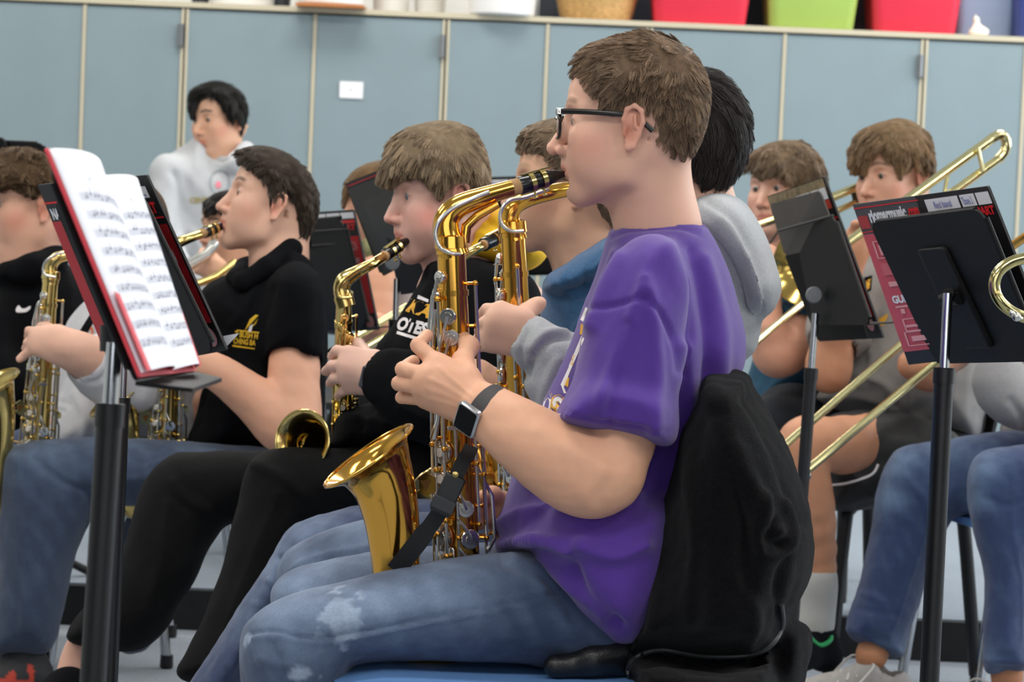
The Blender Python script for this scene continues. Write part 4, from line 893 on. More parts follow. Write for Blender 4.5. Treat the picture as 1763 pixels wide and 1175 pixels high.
bq = P(771, 852, 3.79); ba = unit(P(756, 884, 3.79) - P(786, 820, 3.79)); MB().box(bq, (np.cross(ba, CF), ba, CF), (.0145, .028, .004), .004).build('buckle', mat('buckle_plastic', '141416', .35), t)
MB().box(P(763, 869, 3.783), (np.cross(ba, CF), ba, CF), (.016, .009, .004), .002).build('buckle_slider', mat('buckle_slider', '2a2a2d', .3), t)
MB().disc(P(784, 818, 3.785), -CF, .0045, .003, 14).build('rivet', M_GOLDL, t)
# ------------------------------------------------------------------ chairs and the jacket
M_BLUEP = mat('blue_plastic', '6a96d0', .42, var=.04, vs=30, bump=.15, bs=500); M_CHROME = mat('chrome', 'c9ccd0', .12, metal=1.); M_BLKP = mat('black_plastic', '141517', .45)
def chair(loc, face, label, seatm=M_BLUEP, legm=M_CHROME, lr=.0115):
    t = thing('student_chair', label, 'chair', loc, 'student chairs'); z0 = loc[2]; o = np.array(loc, float); c, s_ = math.cos(face), math.sin(face)
    L = lambda a, b, q: o + V3(c * a - s_ * b, s_ * a + c * b, q)
    m = MB(); n, k = 14, 12; V = []
    for side in (0, 1):
        for i in range(n + 1):
            for j in range(k + 1):
                a = (i / n * 2 - 1); b = (j / k * 2 - 1); w = .215 - .02 * max(0, -a); x = a * (.205 if a < 0 else .222) * (1 - .03 * abs(b) ** 3); y = b * w * (1 - .10 * max(0, abs(a) - .7) ** 1.0)
                z = .452 - .022 * max(0, a - .65) ** 1.5 * 3 - .008 * (1 - b * b) * (1 - a * a) - side * .016; V.append(L(x, y, z))
    g_ = lambda s2, i, j: s2 * (n + 1) * (k + 1) + i * (k + 1) + j
    F = [(g_(0, i, j), g_(0, i + 1, j), g_(0, i + 1, j + 1), g_(0, i, j + 1)) for i in range(n) for j in range(k)] + [(g_(1, i, j), g_(1, i, j + 1), g_(1, i + 1, j + 1), g_(1, i + 1, j)) for i in range(n) for j in range(k)]
    F += [(g_(0, i, 0), g_(1, i, 0), g_(1, i + 1, 0), g_(0, i + 1, 0)) for i in range(n)] + [(g_(0, i, k), g_(0, i + 1, k), g_(1, i + 1, k), g_(1, i, k)) for i in range(n)]
    F += [(g_(0, 0, j), g_(0, 0, j + 1), g_(1, 0, j + 1), g_(1, 0, j)) for j in range(k)] + [(g_(0, n, j), g_(1, n, j), g_(1, n, j + 1), g_(0, n, j + 1)) for j in range(k)]
    m.add(V, F); m.build('seat', seatm, t)
    m = MB(); V = []
    for side in (0, 1):
        for i in range(9):
            for j in range(k + 1):
                b = j / k * 2 - 1; h = .56 + .23 * i / 8; w = .20 * (1 - .12 * (i / 8) ** 3); V.append(L(-.215 - .05 * i / 8 - .035 * (1 - b * b) - side * .010, b * w, h - .03 * (abs(b) ** 4) * (i / 8)))
    q = lambda s2, i, j: s2 * 9 * (k + 1) + i * (k + 1) + j
    F = [(q(0, i, j), q(0, i, j + 1), q(0, i + 1, j + 1), q(0, i + 1, j)) for i in range(8) for j in range(k)] + [(q(1, i, j), q(1, i + 1, j), q(1, i + 1, j + 1), q(1, i, j + 1)) for i in range(8) for j in range(k)]
    F += [(q(0, i, 0), q(0, i + 1, 0), q(1, i + 1, 0), q(1, i, 0)) for i in range(8)] + [(q(0, i, k), q(1, i, k), q(1, i + 1, k), q(0, i + 1, k)) for i in range(8)] + [(q(0, 8, j), q(0, 8, j + 1), q(1, 8, j + 1), q(1, 8, j)) for j in range(k)] + [(q(0, 0, j), q(1, 0, j), q(1, 0, j + 1), q(0, 0, j + 1)) for j in range(k)]
    m.add(V, F); m.build('backrest', seatm, t)
    fr = MB()
    for b in (-.12, .12):
        fr.tube(list(cr([L(.14, b, .422), L(-.12, b, .422), L(-.205, b, .455), L(-.235, b, .56), L(-.255, b, .74)], 4, False)), lr, 10)
    fr.tube([L(.10, -.17, .418), L(.10, .17, .418)], lr * .9, 10); fr.tube([L(-.1, -.17, .418), L(-.1, .17, .418)], lr * .9, 10); fr.build('frame', legm, t)
    for a, b in ((1, -1), (1, 1), (-1, -1), (-1, 1)):
        lg = MB().tube(list(cr([L(a * .11, b * .17, .425), L(a * .150, b * .178, .405), L(a * .166, b * .185, .36), L(a * .205, b * .205, .02)], 4, False)), lr, 10).build('leg', legm, t)
        MB().lathe(L(a * .206, b * .206, 0), (0, 0, 1), [(0, .012), (.004, .015), (.03, .014), (.03, .001)], 12).build('foot_cap', M_BLKP, lg)
    return t
def at_floor(x, D): p = P(x, 600, D); return p[0], p[1]
a_ = math.pi
x, y = at_floor(882, 3.93); CH = chair((x, y, 0), a_, 'blue plastic chair of the front saxophonist with a black jacket over its back')
def rechair(x_, D, z, face, label, dark=False):
    px, py = at_floor(x_, D); c = copytree(CH2 if dark else CH, (px, py, z), face - a_); c['label'] = label; return c
CH2 = chair((*at_floor(1490, 6.55), 0), a_ + .5, 'black chair with black legs under the trombonist in grey T-shirt', M_BLKP, mat('black_tube', '0c0c0e', .4), .016)
rechair(960, 4.43, 0, a_, 'blue plastic chair under the student in grey hoodie, beside the front saxophonist')
rechair(690, 5.0, 0, a_ + .1, 'blue plastic chair under the blond boy in black hoodie')
rechair(268, 5.90, 0, a_ + .15, 'blue plastic chair under the student in black polo shirt')
rechair(150, 6.42, 0, a_ + .1, 'blue plastic chair under the student in white sweatshirt')
rechair(1795, 6.15, 0, a_ + .25, 'blue plastic chair under the student in jeans at far right')
rechair(1385, 7.25, .1, a_ + .6, 'black chair under the trombonist in teal shirt', True)
rechair(660, 7.2, .1, a_ + .3, 'black chair under the student half hidden by the tilted stand', True)
rechair(400, 7.7, .1, a_ + .5, 'black chair under the dark-haired brass player at back left', True)
# black fleece jacket hung over the chair back
M_FLEECE = mat('black_fleece', '101012', 1.0, var=.3, vs=160, bump=1.0, bs=520, sheen=.06, spec=.03)
j = Solid()
j.blob([(1205, 655), (1222, 638), (1262, 634), (1294, 642), (1304, 668), (1332, 720), (1362, 786), (1388, 860), (1404, 930), (1400, 990), (1384, 1030), (1352, 1080), (1340, 1112), (1296, 1136), (1200, 1142), (1128, 1134), (1092, 1140), (1078, 1176), (1064, 1180), (1066, 1100), (1082, 1040), (1104, 960), (1128, 880), (1158, 790), (1184, 700)],
       (3.93, 0, 0, 0, 0), .235, R=.08, k=.02)
j.blob([(1340, 1070), (1372, 1066), (1396, 1084), (1402, 1120), (1394, 1180), (1380, 1260), (1330, 1260), (1322, 1150)], 3.98, .10, R=.04, k=.02)
j.blob([(1078, 1136), (1140, 1126), (1210, 1140), (1300, 1138), (1330, 1130), (1330, 1240), (1080, 1240), (1078, 1170)], 3.93, .235, R=.04, k=.02)
JF = [([(1220, 660), (1250, 760), (1290, 850), (1330, 920)], 16, .014), ([(1180, 740), (1200, 900), (1190, 1060)], 18, .012), ([(1290, 690), (1340, 800), (1375, 900)], 12, -.012), ([(1240, 720), (1280, 880), (1285, 1020)], 16, -.012), ([(1310, 860), (1300, 920), (1316, 960), (1350, 950), (1362, 910), (1350, 870)], 9, .010), ([(1325, 900), (1322, 925), (1340, 935)], 8, -.012),
      ([(1140, 860), (1130, 980), (1120, 1080)], 12, .008), ([(1085, 1160), (1100, 1132), (1140, 1122), (1210, 1133), (1290, 1130), (1334, 1104), (1350, 1070), (1345, 1040)], 6, .008), ([(1095, 1150), (1140, 1136), (1210, 1146), (1296, 1142), (1340, 1118)], 4, -.008), ([(1270, 1000), (1300, 1060), (1290, 1110)], 12, .008), ([(1360, 960), (1340, 1010), (1345, 1060)], 8, -.009)]
v, f = j.mesh(.006); v = relax(v, f, 1); v = folds(v, f, JF); v = wrinkle(v, f, .14, .005, 3); v = wrinkle(v, f, .02, .0012, 5)
cx, cy = at_floor(1220, 3.95)
t = thing('jacket', 'black fleece jacket hanging over the back of the front blue chair', 'jacket', (cx, cy, .5)); link('jacket_body', mesh_np('jacket_body', v, f), M_FLEECE, t)
sj = bvh(v, f)
def on(surf, x, y, lift, D):
    d = unit(P(x, y, 1) - CAM); h = surf.ray_cast(Vector(CAM), Vector(d)); return (np.array(h[0]) if h[0] is not None else P(x, y, D)) - d * lift
MB().tube([on(sj, a, b, .0, 3.72) for a, b in cr([(1086, 1172), (1082, 1150), (1100, 1130), (1140, 1120), (1210, 1131), (1290, 1129), (1330, 1108), (1347, 1075), (1345, 1040)], 5, False)], .0038, 8).build('piping', mat('jacket_piping', '24282a', .5), t)
q = on(sj, 1089, 1050, .002, 3.8); MB().box(q, (CR, CU, CF), (.005, .009, .001)).build('white_tag', mat('white_tag', 'cfcfd6', .7), t, smooth=False)
# black pouch lying on the seat
p_ = Solid(); zt = .458
def seatpx(x, D): p = P(x, 1100, D); return V3(p[0], p[1], 0)
a0 = seatpx(958, 3.80); b0 = seatpx(1075, 3.83)
for dd in (0, .09): p_.rc(a0 + V3(0, dd, zt + .008), b0 + V3(0, dd, zt + .010), .016, .018, k=.02); p_.rc(a0 + V3(.05, dd, zt + .02), b0 + V3(0, dd, zt + .032), .018, .022, k=.02)
v, f = p_.mesh(.004); o = link('pouch', mesh_np('pouch', v, f), mat('black_leatherette', '121214', .38, bump=.3, bs=300), None); props(o, 'small shiny black pouch lying on the front blue seat', 'pouch')
# ------------------------------------------------------------------ the other players
M_GREYH = mat('grey_marl', 'a9acb0', .9, var=.10, vs=260, bump=.5, bs=600, sheen=.2); M_BLK = mat('black_cotton', '0b0c10', .95, var=.15, vs=120, bump=.4, bs=600, spec=.12)
M_BLKS = mat('black_sweat', '0c0d10', .95, var=.15, vs=150, bump=.5, bs=500, spec=.12); M_WSW = mat('white_sweat', 'c9c8cc', .9, var=.05, vs=200, bump=.4, bs=500, sheen=.2)
M_TEAL = mat('teal_cotton', '1f4a63', .9, var=.08, vs=100, bump=.3, bs=500); M_BMARL = mat('blue_marl', '2f5b85', .9, var=.22, vs=220, bump=.5, bs=500, sheen=.2); M_GTEE = mat('grey_tee', '97938f', .9, var=.05, vs=150, bump=.3, bs=500)
M_PANT = mat('black_trousers', '111112', .95, var=.2, vs=100, bump=.4, bs=500, spec=.2); M_YHOOD = mat('yellow_fleece', 'e9b81a', .85, var=.05, vs=100, bump=.4, bs=400)
SITP = 'seated saxophonists'
def leg(pts, rr, k=.02, flat=None): s = Solid(); s.path(PP(pts), rr, k=k, n=3); return s

# grey hoodie, beside the front saxophonist
p = person('student in light grey hoodie with dark hair, seated directly behind the purple T-shirt', 1150, 4.33, 0, SITP); DF = 4.33
h2 = Head(1162, 240, DF, yaw=-6, size=(.93, .94, .93), tone='d9ad97', h=.004, neck=[(1185, 290, DF, .05), (1200, 360, DF, .055), (1200, 420, DF, .06)])
hair(h2, 'hair', p, [(1040, 200), (1060, 140), (1120, 112), (1180, 108), (1225, 114), (1262, 140), (1286, 180), (1297, 225), (1293, 262), (1276, 296), (1258, 322), (1240, 338), (1215, 330), (1195, 306), (1170, 290), (1130, 270), (1100, 240), (1060, 220)], '2a2422', t0=.010, t1=.026, R=.03, flow=[(1180, 130, .6, .3), (1240, 160, .6, .7), (1280, 230, .1, 1), (1240, 300, -.2, 1), (1130, 140, -.8, .4), (1100, 200, -.4, .9)], n=13000, length=.05, rad_=.0006, h=.004, lift=.05, colvar=.5)
s = Solid(); s.path(PP([(1150, 500, 4.24), (1070, 620, 4.22), (1010, 645, 4.19), (905, 578, 4.17)]), [.04, .036, .032, .027], k=.01, n=3)
hand(s, [(898, 552, 4.165), (906, 596, 4.17), (862, 532, 4.17), (852, 552, 4.165), (846, 570, 4.17), (846, 588, 4.18)],
     [[(862, 532, 4.17), (838, 532, 4.18), (828, 546, 4.22)], [(852, 552, 4.165), (832, 556, 4.175), (824, 570, 4.22)], [(846, 572, 4.17), (826, 578, 4.185), (818, 590, 4.23)], [(848, 590, 4.18), (824, 596, 4.20), (812, 602, 4.24)]], thumb=[(893, 556, 4.17), (906, 538, 4.19), (920, 528, 4.20), (929, 523, 4.20)], rp=.015, rf=.0095)
s.rc(P(890, 565, 4.17), P(860, 555, 4.172), .021, .017, k=.015); s.rc(P(850, 590, 4.185), P(885, 592, 4.18), .014, .015, k=.015)
tr = leg([(1190, 430, DF), (1150, 700, DF), (1130, 900, DF)], [.07, .1, .1])
body_mesh(p, 'e0b49d', [(s, .0032), (tr, .012)], [h2])
sh = Solid(); sh.blob([(1150, 400), (1195, 345), (1225, 338), (1262, 360), (1294, 420), (1308, 500), (1311, 560), (1302, 604), (1275, 640), (1260, 760), (1240, 940), (1000, 960), (960, 900), (960, 760), (1000, 600), (1060, 470), (1110, 420)], DF, .16, R=.12, k=.02)
sh.blob([(1206, 336), (1246, 331), (1284, 352), (1314, 400), (1338, 462), (1345, 500), (1330, 536), (1306, 546), (1288, 520), (1262, 470), (1230, 430), (1200, 400), (1190, 360)], 4.30, .13, R=.045, k=.015)
sh.blob([(874, 600), (882, 576), (904, 549), (928, 546), (958, 562), (1000, 572), (1080, 560), (1110, 600), (1060, 680), (1000, 740), (960, 745), (932, 712), (912, 684), (902, 660), (906, 645), (890, 626)], 4.17, .052, R=.040, k=.02)
sh.rc(P(880, 560, 4.17), P(893, 578, 4.17), .026, .027, op='s', k=.004)
cloth('hoodie', sh, .005, M_GREYH, p, [([(1215, 345), (1262, 375), (1300, 440), (1318, 500), (1310, 540)], 7, -.008), ([(1200, 370), (1250, 410), (1280, 470), (1296, 530)], 9, .008), ([(918, 552), (905, 580), (896, 606), (904, 640)], 4, -.005), ([(985, 580), (950, 585), (925, 610), (905, 650)], 6, -.009), ([(975, 572), (935, 575), (915, 600)], 6, .006), ([(960, 620), (940, 660), (935, 700)], 8, .005), ([(1290, 560), (1300, 500), (1290, 440)], 9, .005)], [(.06, .0015, 2)])
jn = Solid(); jn.blob([(476, 1030), (479, 975), (500, 944), (545, 920), (600, 902), (660, 888), (760, 880), (900, 880), (1080, 900), (1120, 960), (1100, 1060), (900, 1060), (700, 1040), (620, 1080), (600, 1200), (590, 1420), (510, 1420), (500, 1250), (484, 1120)], (4.30, 0, 0, 0, 0), .09, R=.075, k=.02)
cloth('jeans', jn, .006, M_DENIM, p, [([(500, 985), (540, 960), (640, 940)], 5, .003), ([(490, 1000), (520, 1010)], 5, -.003)], [(.04, .0015, 4)], colfn=denim([(520, 960, 60, .7), (600, 920, 80, .6), (500, 990, 30, .5)]))
bt = P(912, 980, 4.28); tp = P(883, 402, 4.24)
xd = -CR * .6 + CF * .8
sax('brass saxophone with silver keys gripped by the hand in a grey sweatshirt cuff', bt, xd, unit(tp - bt), PP([(883, 398, 4.24), (878, 378, 4.24), (884, 356, 4.24), (910, 341, 4.25), (955, 330, 4.26), (1000, 322, 4.28)]), (P(1000, 322, 4.28), P(1046, 319, 4.30)), M_GOLD, M_SILV, height=np.linalg.norm(tp - bt), rtop=.0180, rbot=.027, neckr=(.0155, .0150, .0145, .0135, .012, .0105), octave=PP([(945, 325, 4.22), (905, 340, 4.215), (876, 346, 4.21), (862, 366, 4.21), (864, 386, 4.21), (880, 398, 4.21), (902, 398, 4.21)]), bell=.75)

# blue hoodie
p = person('student in marled blue hoodie, face half hidden between two saxophones', 985, 4.62, 0, SITP); DE = 4.62
h3 = Head(984, 320, DE, yaw=2, pitch=3, size=(.93, .93, .93), tone='d7a98c', h=.0035, neck=[(1005, 370, DE, .05), (1010, 430, DE, .055), (1030, 500, DE, .07)], cols=dict(blush=.35, browc='8a7050', browd=.5))
hair(h3, 'hair', p, [(886, 246), (890, 224), (905, 210), (940, 203), (1000, 196), (1060, 205), (1092, 260), (1098, 330), (1070, 388), (1034, 394), (1024, 372), (1016, 340), (1008, 312), (985, 304), (968, 314), (955, 300), (945, 284), (925, 270), (904, 262), (892, 262)], '84705a', hairline=[(886, 262), (904, 262), (926, 272), (948, 290), (968, 316), (988, 306), (1008, 314), (1020, 345), (1034, 396)], t0=.004, t1=.018, R=.035, flow=[(900, 230, -.9, .4), (940, 215, -.9, .2), (930, 255, -.5, .85), (1000, 250, -.3, 1), (1040, 370, 0, 1)], n=9000, length=.022, rad_=.0006)
s = leg([(1050, 560, 4.58), (1000, 680, 4.56), (900, 700, 4.50), (820, 650, 4.45)], [.036, .034, .03, .026]); hand(s, [(826, 640, 4.45), (830, 668, 4.45), (796, 628, 4.46), (792, 645, 4.46), (792, 660, 4.46)], [[(796, 628, 4.46), (780, 622, 4.48), (776, 632, 4.5)], [(792, 645, 4.46), (776, 643, 4.48), (770, 652, 4.5)], [(792, 660, 4.46), (776, 662, 4.48), (772, 670, 4.5)]], rp=.013)
tr = leg([(1030, 520, DE), (1000, 700, DE), (980, 880, DE)], [.07, .09, .1]); body_mesh(p, 'd9ab92', [(s, .004), (tr, .012)], [h3]); h3.eye_parts(p)
sh = Solid(); sh.blob([(1060, 408), (1030, 425), (985, 455), (950, 470), (936, 496), (930, 530), (932, 570), (930, 620), (900, 660), (850, 640), (822, 628), (812, 648), (840, 690), (890, 740), (880, 860), (1000, 900), (1120, 880), (1130, 600), (1110, 450)], DE - .03, .15, R=.10, k=.02)
sh.blob([(1058, 408), (1010, 432), (972, 458), (942, 474), (934, 494), (944, 508), (975, 508), (1010, 500), (1060, 470), (1100, 430)], 4.56, .13, R=.03, k=.01)
cloth('hoodie', sh, .0055, M_BMARL, p, [([(936, 505), (975, 515), (1020, 505)], 4, -.006), ([(1000, 440), (975, 470), (965, 500)], 5, .005), ([(1020, 530), (990, 570), (985, 620)], 7, .006), ([(1045, 430), (1015, 460), (1005, 495)], 5, -.004)], [(.05, .0018, 6)])
jn = Solid(); jn.blob([(700, 860), (620, 872), (560, 886), (516, 900), (484, 928), (452, 985), (410, 1045), (366, 1115), (330, 1172), (300, 1230), (280, 1300), (370, 1340), (410, 1240), (430, 1165), (462, 1100), (500, 1030), (560, 980), (700, 960), (950, 960), (1000, 900), (900, 860)], (4.52, 0, 0, 0, 0), .08, R=.06, k=.02)
cloth('jeans', jn, .006, M_DENIM, p, [([(480, 960), (500, 985), (530, 990)], 5, -.006), ([(460, 1000), (480, 1015)], 4, .005), ([(440, 1040), (465, 1050)], 4, .004), ([(540, 905), (560, 925)], 4, .004), ([(430, 1080), (400, 1150)], 6, .004)], [(.03, .0020, 4)], colfn=denim([(540, 910, 50, .55), (480, 960, 50, .5), (420, 1050, 60, .3)], base='323f60'))
bt = P(820, 960, 4.46); tp = P(775, 505, 4.44)
xd = -CR * .6 + CF * .8
sax('brass saxophone of the student in blue hoodie, mostly hidden behind the front instrument', bt, xd, unit(tp - bt), PP([(776, 500, 4.44), (770, 470, 4.44), (782, 450, 4.44), (800, 440, 4.44), (822, 428, 4.45), (834, 421, 4.475)]), (P(832, 422, 4.475), P(902, 387, 4.59)), M_GOLDL, M_SILV, sc=.85, height=np.linalg.norm(tp - bt) / .85, neckr=(.0155, .015, .012, .0088, .0082, .0082), bell=.6)

# blond boy in black hoodie
p = person('blond boy in black hoodie with yellow hood lining, playing a gold alto saxophone', 760, 4.95, 0, SITP); DB = 4.95
h4 = Head(760, 338, DB, yaw=20, pitch=-3, size=(.88, .97, .97), tone='e0b3a4', h=.0028, wide=1.04, puff=.008, jaw=1.05, nose=.95, neck=[(785, 390, DB + .02, .052), (790, 440, DB + .02, .06), (800, 500, DB + .03, .08)], cols=dict(blush=1.0, browc='8a6646', browd=.85), openeye=.0056)
hair(h4, 'hair', p, [(652, 318), (647, 292), (650, 264), (664, 240), (690, 219), (725, 204), (758, 199), (795, 211), (822, 238), (837, 275), (842, 312), (838, 348), (824, 356), (810, 346), (804, 322), (786, 314), (768, 326), (758, 342), (748, 334), (738, 318), (718, 306), (694, 307), (676, 320), (664, 322)], '8d7960', hairline=[(652, 322), (672, 330), (694, 308), (718, 306), (738, 318), (756, 342), (770, 326), (788, 314), (806, 326), (812, 350), (838, 356)], t0=.007, t1=.024, R=.035,
     flow=[(670, 290, -.25, 1), (700, 280, -.25, 1), (740, 290, -.1, 1), (690, 235, -.6, .7), (740, 215, -.5, .6), (790, 230, .5, .6), (820, 280, .15, 1), (830, 330, 0, 1), (790, 290, 0, 1)], n=16000, length=.042, rad_=.0006, h=.0035, lift=.06, clump=.5)
s = leg([(860, 500, 4.86), (830, 680, 4.78), (760, 695, 4.74), (690, 660, 4.76), (645, 643, 4.79)], [.045, .043, .040, .034, .029])
hand(s, [(644, 622, 4.79), (646, 664, 4.79), (600, 608, 4.79), (594, 628, 4.785), (596, 650, 4.79), (606, 668, 4.80)], [[(600, 608, 4.79, 1.1), (580, 604, 4.80), (571, 614, 4.84)], [(594, 628, 4.785, 1.1), (572, 630, 4.80), (560, 640, 4.84)], [(596, 650, 4.79, 1.1), (576, 652, 4.80), (568, 660, 4.84)], [(606, 668, 4.80), (590, 674, 4.81), (582, 682, 4.85)]], thumb=[(632, 618, 4.80), (622, 605, 4.84), (616, 596, 4.88), (606, 590, 4.90)], rp=.016, rf=.0095)
s.rc(P(638, 642, 4.79), P(612, 636, 4.79), .024, .021, k=.015)
s2 = leg([(900, 520, 5.0), (820, 720, 5.05), (700, 760, 5.0)], [.04, .04, .03])
tr = leg([(800, 500, DB + .02), (790, 640, DB), (780, 740, DB)], [.08, .1, .1]); body_mesh(p, 'e2b8a6', [(s, .0034), (s2, .01), (tr, .012)], [h4]); h4.eye_parts(p, '59646a', (1, .1, -.2))
sh = Solid(); sh.blob([(736, 452), (760, 442), (800, 436), (850, 446), (898, 470), (926, 520), (938, 600), (934, 700), (910, 790), (760, 800), (566, 786), (568, 745), (584, 708), (640, 690), (652, 650), (652, 600), (676, 562), (702, 518), (722, 482)], DB, .17, R=.12, k=.02)
sh.path(PP([(870, 520, 4.84), (836, 680, 4.78), (760, 700, 4.74), (705, 672, 4.755), (668, 652, 4.78)]), [.062, .058, .056, .050, .038], k=.03, n=3)
sh.rc(P(640, 640, 4.79), P(668, 652, 4.78), .030, .031, op='s', k=.004)
sh.path(PP([(770, 380, DB + .02), (790, 440, DB + .02), (800, 480, DB + .02)]), [.055, .063, .07], op='s', k=.006)
cloth('hoodie', sh, .006, M_BLKS, p, [([(760, 540), (720, 600), (690, 640)], 10, .006), ([(690, 700), (740, 720), (780, 700)], 10, .008), ([(600, 720), (650, 730), (700, 760)], 10, .008), ([(640, 700), (620, 740), (600, 770)], 8, -.006), ([(860, 480), (890, 560), (880, 640)], 12, .008), ([(735, 470), (715, 520), (690, 570)], 6, -.004)], [(.05, .003, 6)])
hh_ = Solid(); hh_.blob([(742, 452), (735, 470), (752, 476), (790, 468), (830, 462), (880, 470), (920, 462), (944, 440), (940, 410), (915, 376), (880, 360), (850, 360), (822, 376), (800, 400), (770, 430)], (DB + .06, 0, 0, 0, 0), .13, R=.05, k=.01)
hh_.path(PP([(780, 380, DB + .02), (790, 440, DB + .02), (795, 470, DB + .02)]), [.058, .064, .066], op='s', k=.01)
cloth('hood_lining', hh_, .005, M_YHOOD, p, [([(840, 380), (870, 400), (900, 440)], 7, -.006), ([(810, 400), (850, 410), (880, 440)], 7, .005)], [(.05, .002, 3)])
pr = [o for o in p.children if o.name.startswith('hoodie')][0]; ts = SURF['hoodie']
for tx, c, w, h_, a, m_, bo in (('OTES', (710, 562), 52, 24, 14, M_WPR, .05), ('KA', (724, 532), 44, 24, 18, M_YEL, .06)):
    v, f = text_px(tx, c, w, h_, a, bold=bo, shear=.15); decal('printed_letters', v, f, ts, m_, pr, .0015, 4.8)
v, f = grid_px([(684, 570), (722, 582), (721, 587), (682, 575)], 8, 1); decal('printed_underline', v, f, ts, M_WPR, pr, .0015, 4.8)
v, f = grid_px([(720, 508), (738, 516), (737, 521), (718, 514)], 6, 1); decal('printed_stroke', v, f, ts, M_WPR, pr, .0015, 4.8)
jn = Solid()
jn.blob([(770, 760), (640, 768), (560, 770), (490, 768), (455, 776), (430, 800), (410, 860), (390, 950), (360, 1040), (325, 1120), (306, 1160), (350, 1180), (420, 1190), (440, 1120), (490, 1040), (530, 940), (580, 890), (700, 880), (860, 880), (900, 800)], (4.86, 0, 0, 0, 0), .088, R=.07, k=.02)
jn.blob([(620, 772), (430, 776), (340, 778), (300, 782), (262, 810), (240, 850), (225, 910), (200, 970), (158, 1030), (112, 1098), (165, 1116), (240, 1120), (290, 1080), (330, 1010), (370, 930), (400, 900), (520, 880), (700, 860)], (5.10, 0, 0, 0, 0), .085, R=.07, k=.02)
cloth('trousers', jn, .0065, M_PANT, p, [([(440, 800), (500, 830), (560, 890)], 10, .006), ([(300, 830), (310, 850), (360, 880)], 8, .006), ([(480, 850), (440, 950), (400, 1060)], 10, .005), ([(290, 870), (280, 960), (250, 1050)], 10, .006)], [(.07, .003, 7)])
wq = P(652, 645, 4.79); wa = unit(P(630, 640, 4.79) - P(675, 655, 4.78)); wu = unit(CU - wa * (CU @ wa)); wv = np.cross(wa, wu); wv = wv if wv @ CF < 0 else -wv
m = MB(); V = []
for dx, rr in ((-.011, .032), (-.010, .0345), (.010, .0345), (.011, .032)):
    for k in range(36): w = 2 * math.pi * k / 36; V.append(wq + wa * dx + rr * (math.cos(w) * wu + math.sin(w) * wv))
m.add(V, [(i * 36 + k, i * 36 + (k + 1) % 36, (i + 1) * 36 + (k + 1) % 36, (i + 1) * 36 + k) for i in range(3) for k in range(36)]); wo = m.build('watch_strap', mat('slate_rubber', '6a6974', .6), p)
fn_ = unit(wv * .92 - wu * .2); MB().box(wq + fn_ * .036 + wa * .003, (wa, np.cross(wa, fn_), fn_), (.0165, .0195, .005), .005).build('watch_case', mat('watch_grey', '56565c', .25, metal=.6), wo)
xb = unit(-CF * .9 - CR * .43)
bt = P(588, 828, 4.98); tp = P(592, 518, 4.86)
ALT = dict(sc=.86, bell=.80)
sx = sax('all-gold alto saxophone of the blond boy, round bell facing the viewer', bt, xb, unit(tp - bt), PP([(592, 515, 4.80), (588, 498, 4.80), (594, 482, 4.80), (615, 468, 4.81), (640, 455, 4.82), (664, 440, 4.865)]), (P(662, 441, 4.865), P(710, 407, 4.91)), M_GOLDL, M_GOLDL, height=np.linalg.norm(tp - bt) / .86, sc=.86, rtop=.0155, rbot=.024, neckr=(.0165, .0165, .0165, .0125, .0105, .0098), octave=PP([(645, 447, 4.79), (620, 462, 4.785), (598, 476, 4.78), (582, 496, 4.78), (586, 512, 4.78), (606, 512, 4.78)]), bell=.80, brace=False, bellpts=[(0, 0), (0, .06), (.004, .11), (.018, .15), (.040, .168), (.060, .180)])
# black trousered ankles, bare and in dark shoes
s = leg([(150, 1100, 5.14), (132, 1135, 5.14), (122, 1190, 5.12)], [.022, .022, .028])
v, f = s.mesh(.006); me = mesh_np('bare_ankle', v, f); setcol(me, np.tile(lin('d9a893'), (len(v), 1))); link('bare_ankle', me, M_SKIN, p)
sh = Solid(); sh.rc(P(118, 1195, 5.08), P(60, 1225, 5.0), .042, .036, k=.02); sh.rc(P(118, 1195, 5.08), P(130, 1215, 5.1), .045, .04, k=.02); v, f = sh.mesh(.006); link('shoe', mesh_np('shoe', v, f), M_BLK, p)

# black polo shirt
p = person('student in black polo shirt with yellow emblem, chin raised, playing saxophone', 480, 5.8, 0, SITP); DC = 5.8
h5 = Head(464, 350, DC, yaw=14, pitch=15, roll=2, size=(.86, .94, .95), tone='d9ac95', h=.003, neck=[(492, 405, DC + .01, .052), (480, 455, DC, .058), (485, 520, DC, .075)], cols=dict(blush=.45, browc='4c3a2c', browd=.8, beard=.15), openeye=.0040)
hair(h5, 'hair', p, [(400, 272), (404, 260), (420, 251), (452, 250), (486, 259), (515, 279), (537, 306), (549, 340), (547, 372), (538, 400), (520, 424), (502, 442), (493, 426), (496, 400), (508, 378), (504, 354), (488, 346), (474, 356), (464, 362), (462, 340), (456, 316), (440, 298), (424, 288), (408, 282)], '43382f', hairline=[(398, 282), (424, 288), (442, 300), (458, 322), (464, 364), (476, 354), (490, 346), (506, 356), (508, 380), (495, 405), (494, 430), (504, 446)], t0=.004, t1=.022, R=.035, flow=[(410, 268, -.7, -.2), (440, 265, -.6, .2), (480, 280, .3, .7), (520, 310, .5, .8), (540, 360, .2, 1), (515, 410, -.1, 1), (470, 330, .1, 1)], n=12000, length=.024, rad_=.0007, h=.0035, lump=.005)
s = leg([(520, 520, 5.68), (508, 600, 5.63), (504, 720, 5.58)], [.038, .044, .052]); s.path(PP([(506, 722, 5.58), (488, 735, 5.575), (440, 690, 5.57), (380, 645, 5.56), (330, 622, 5.56)]), [.048, .046, .039, .031, .025], k=.02, n=3)
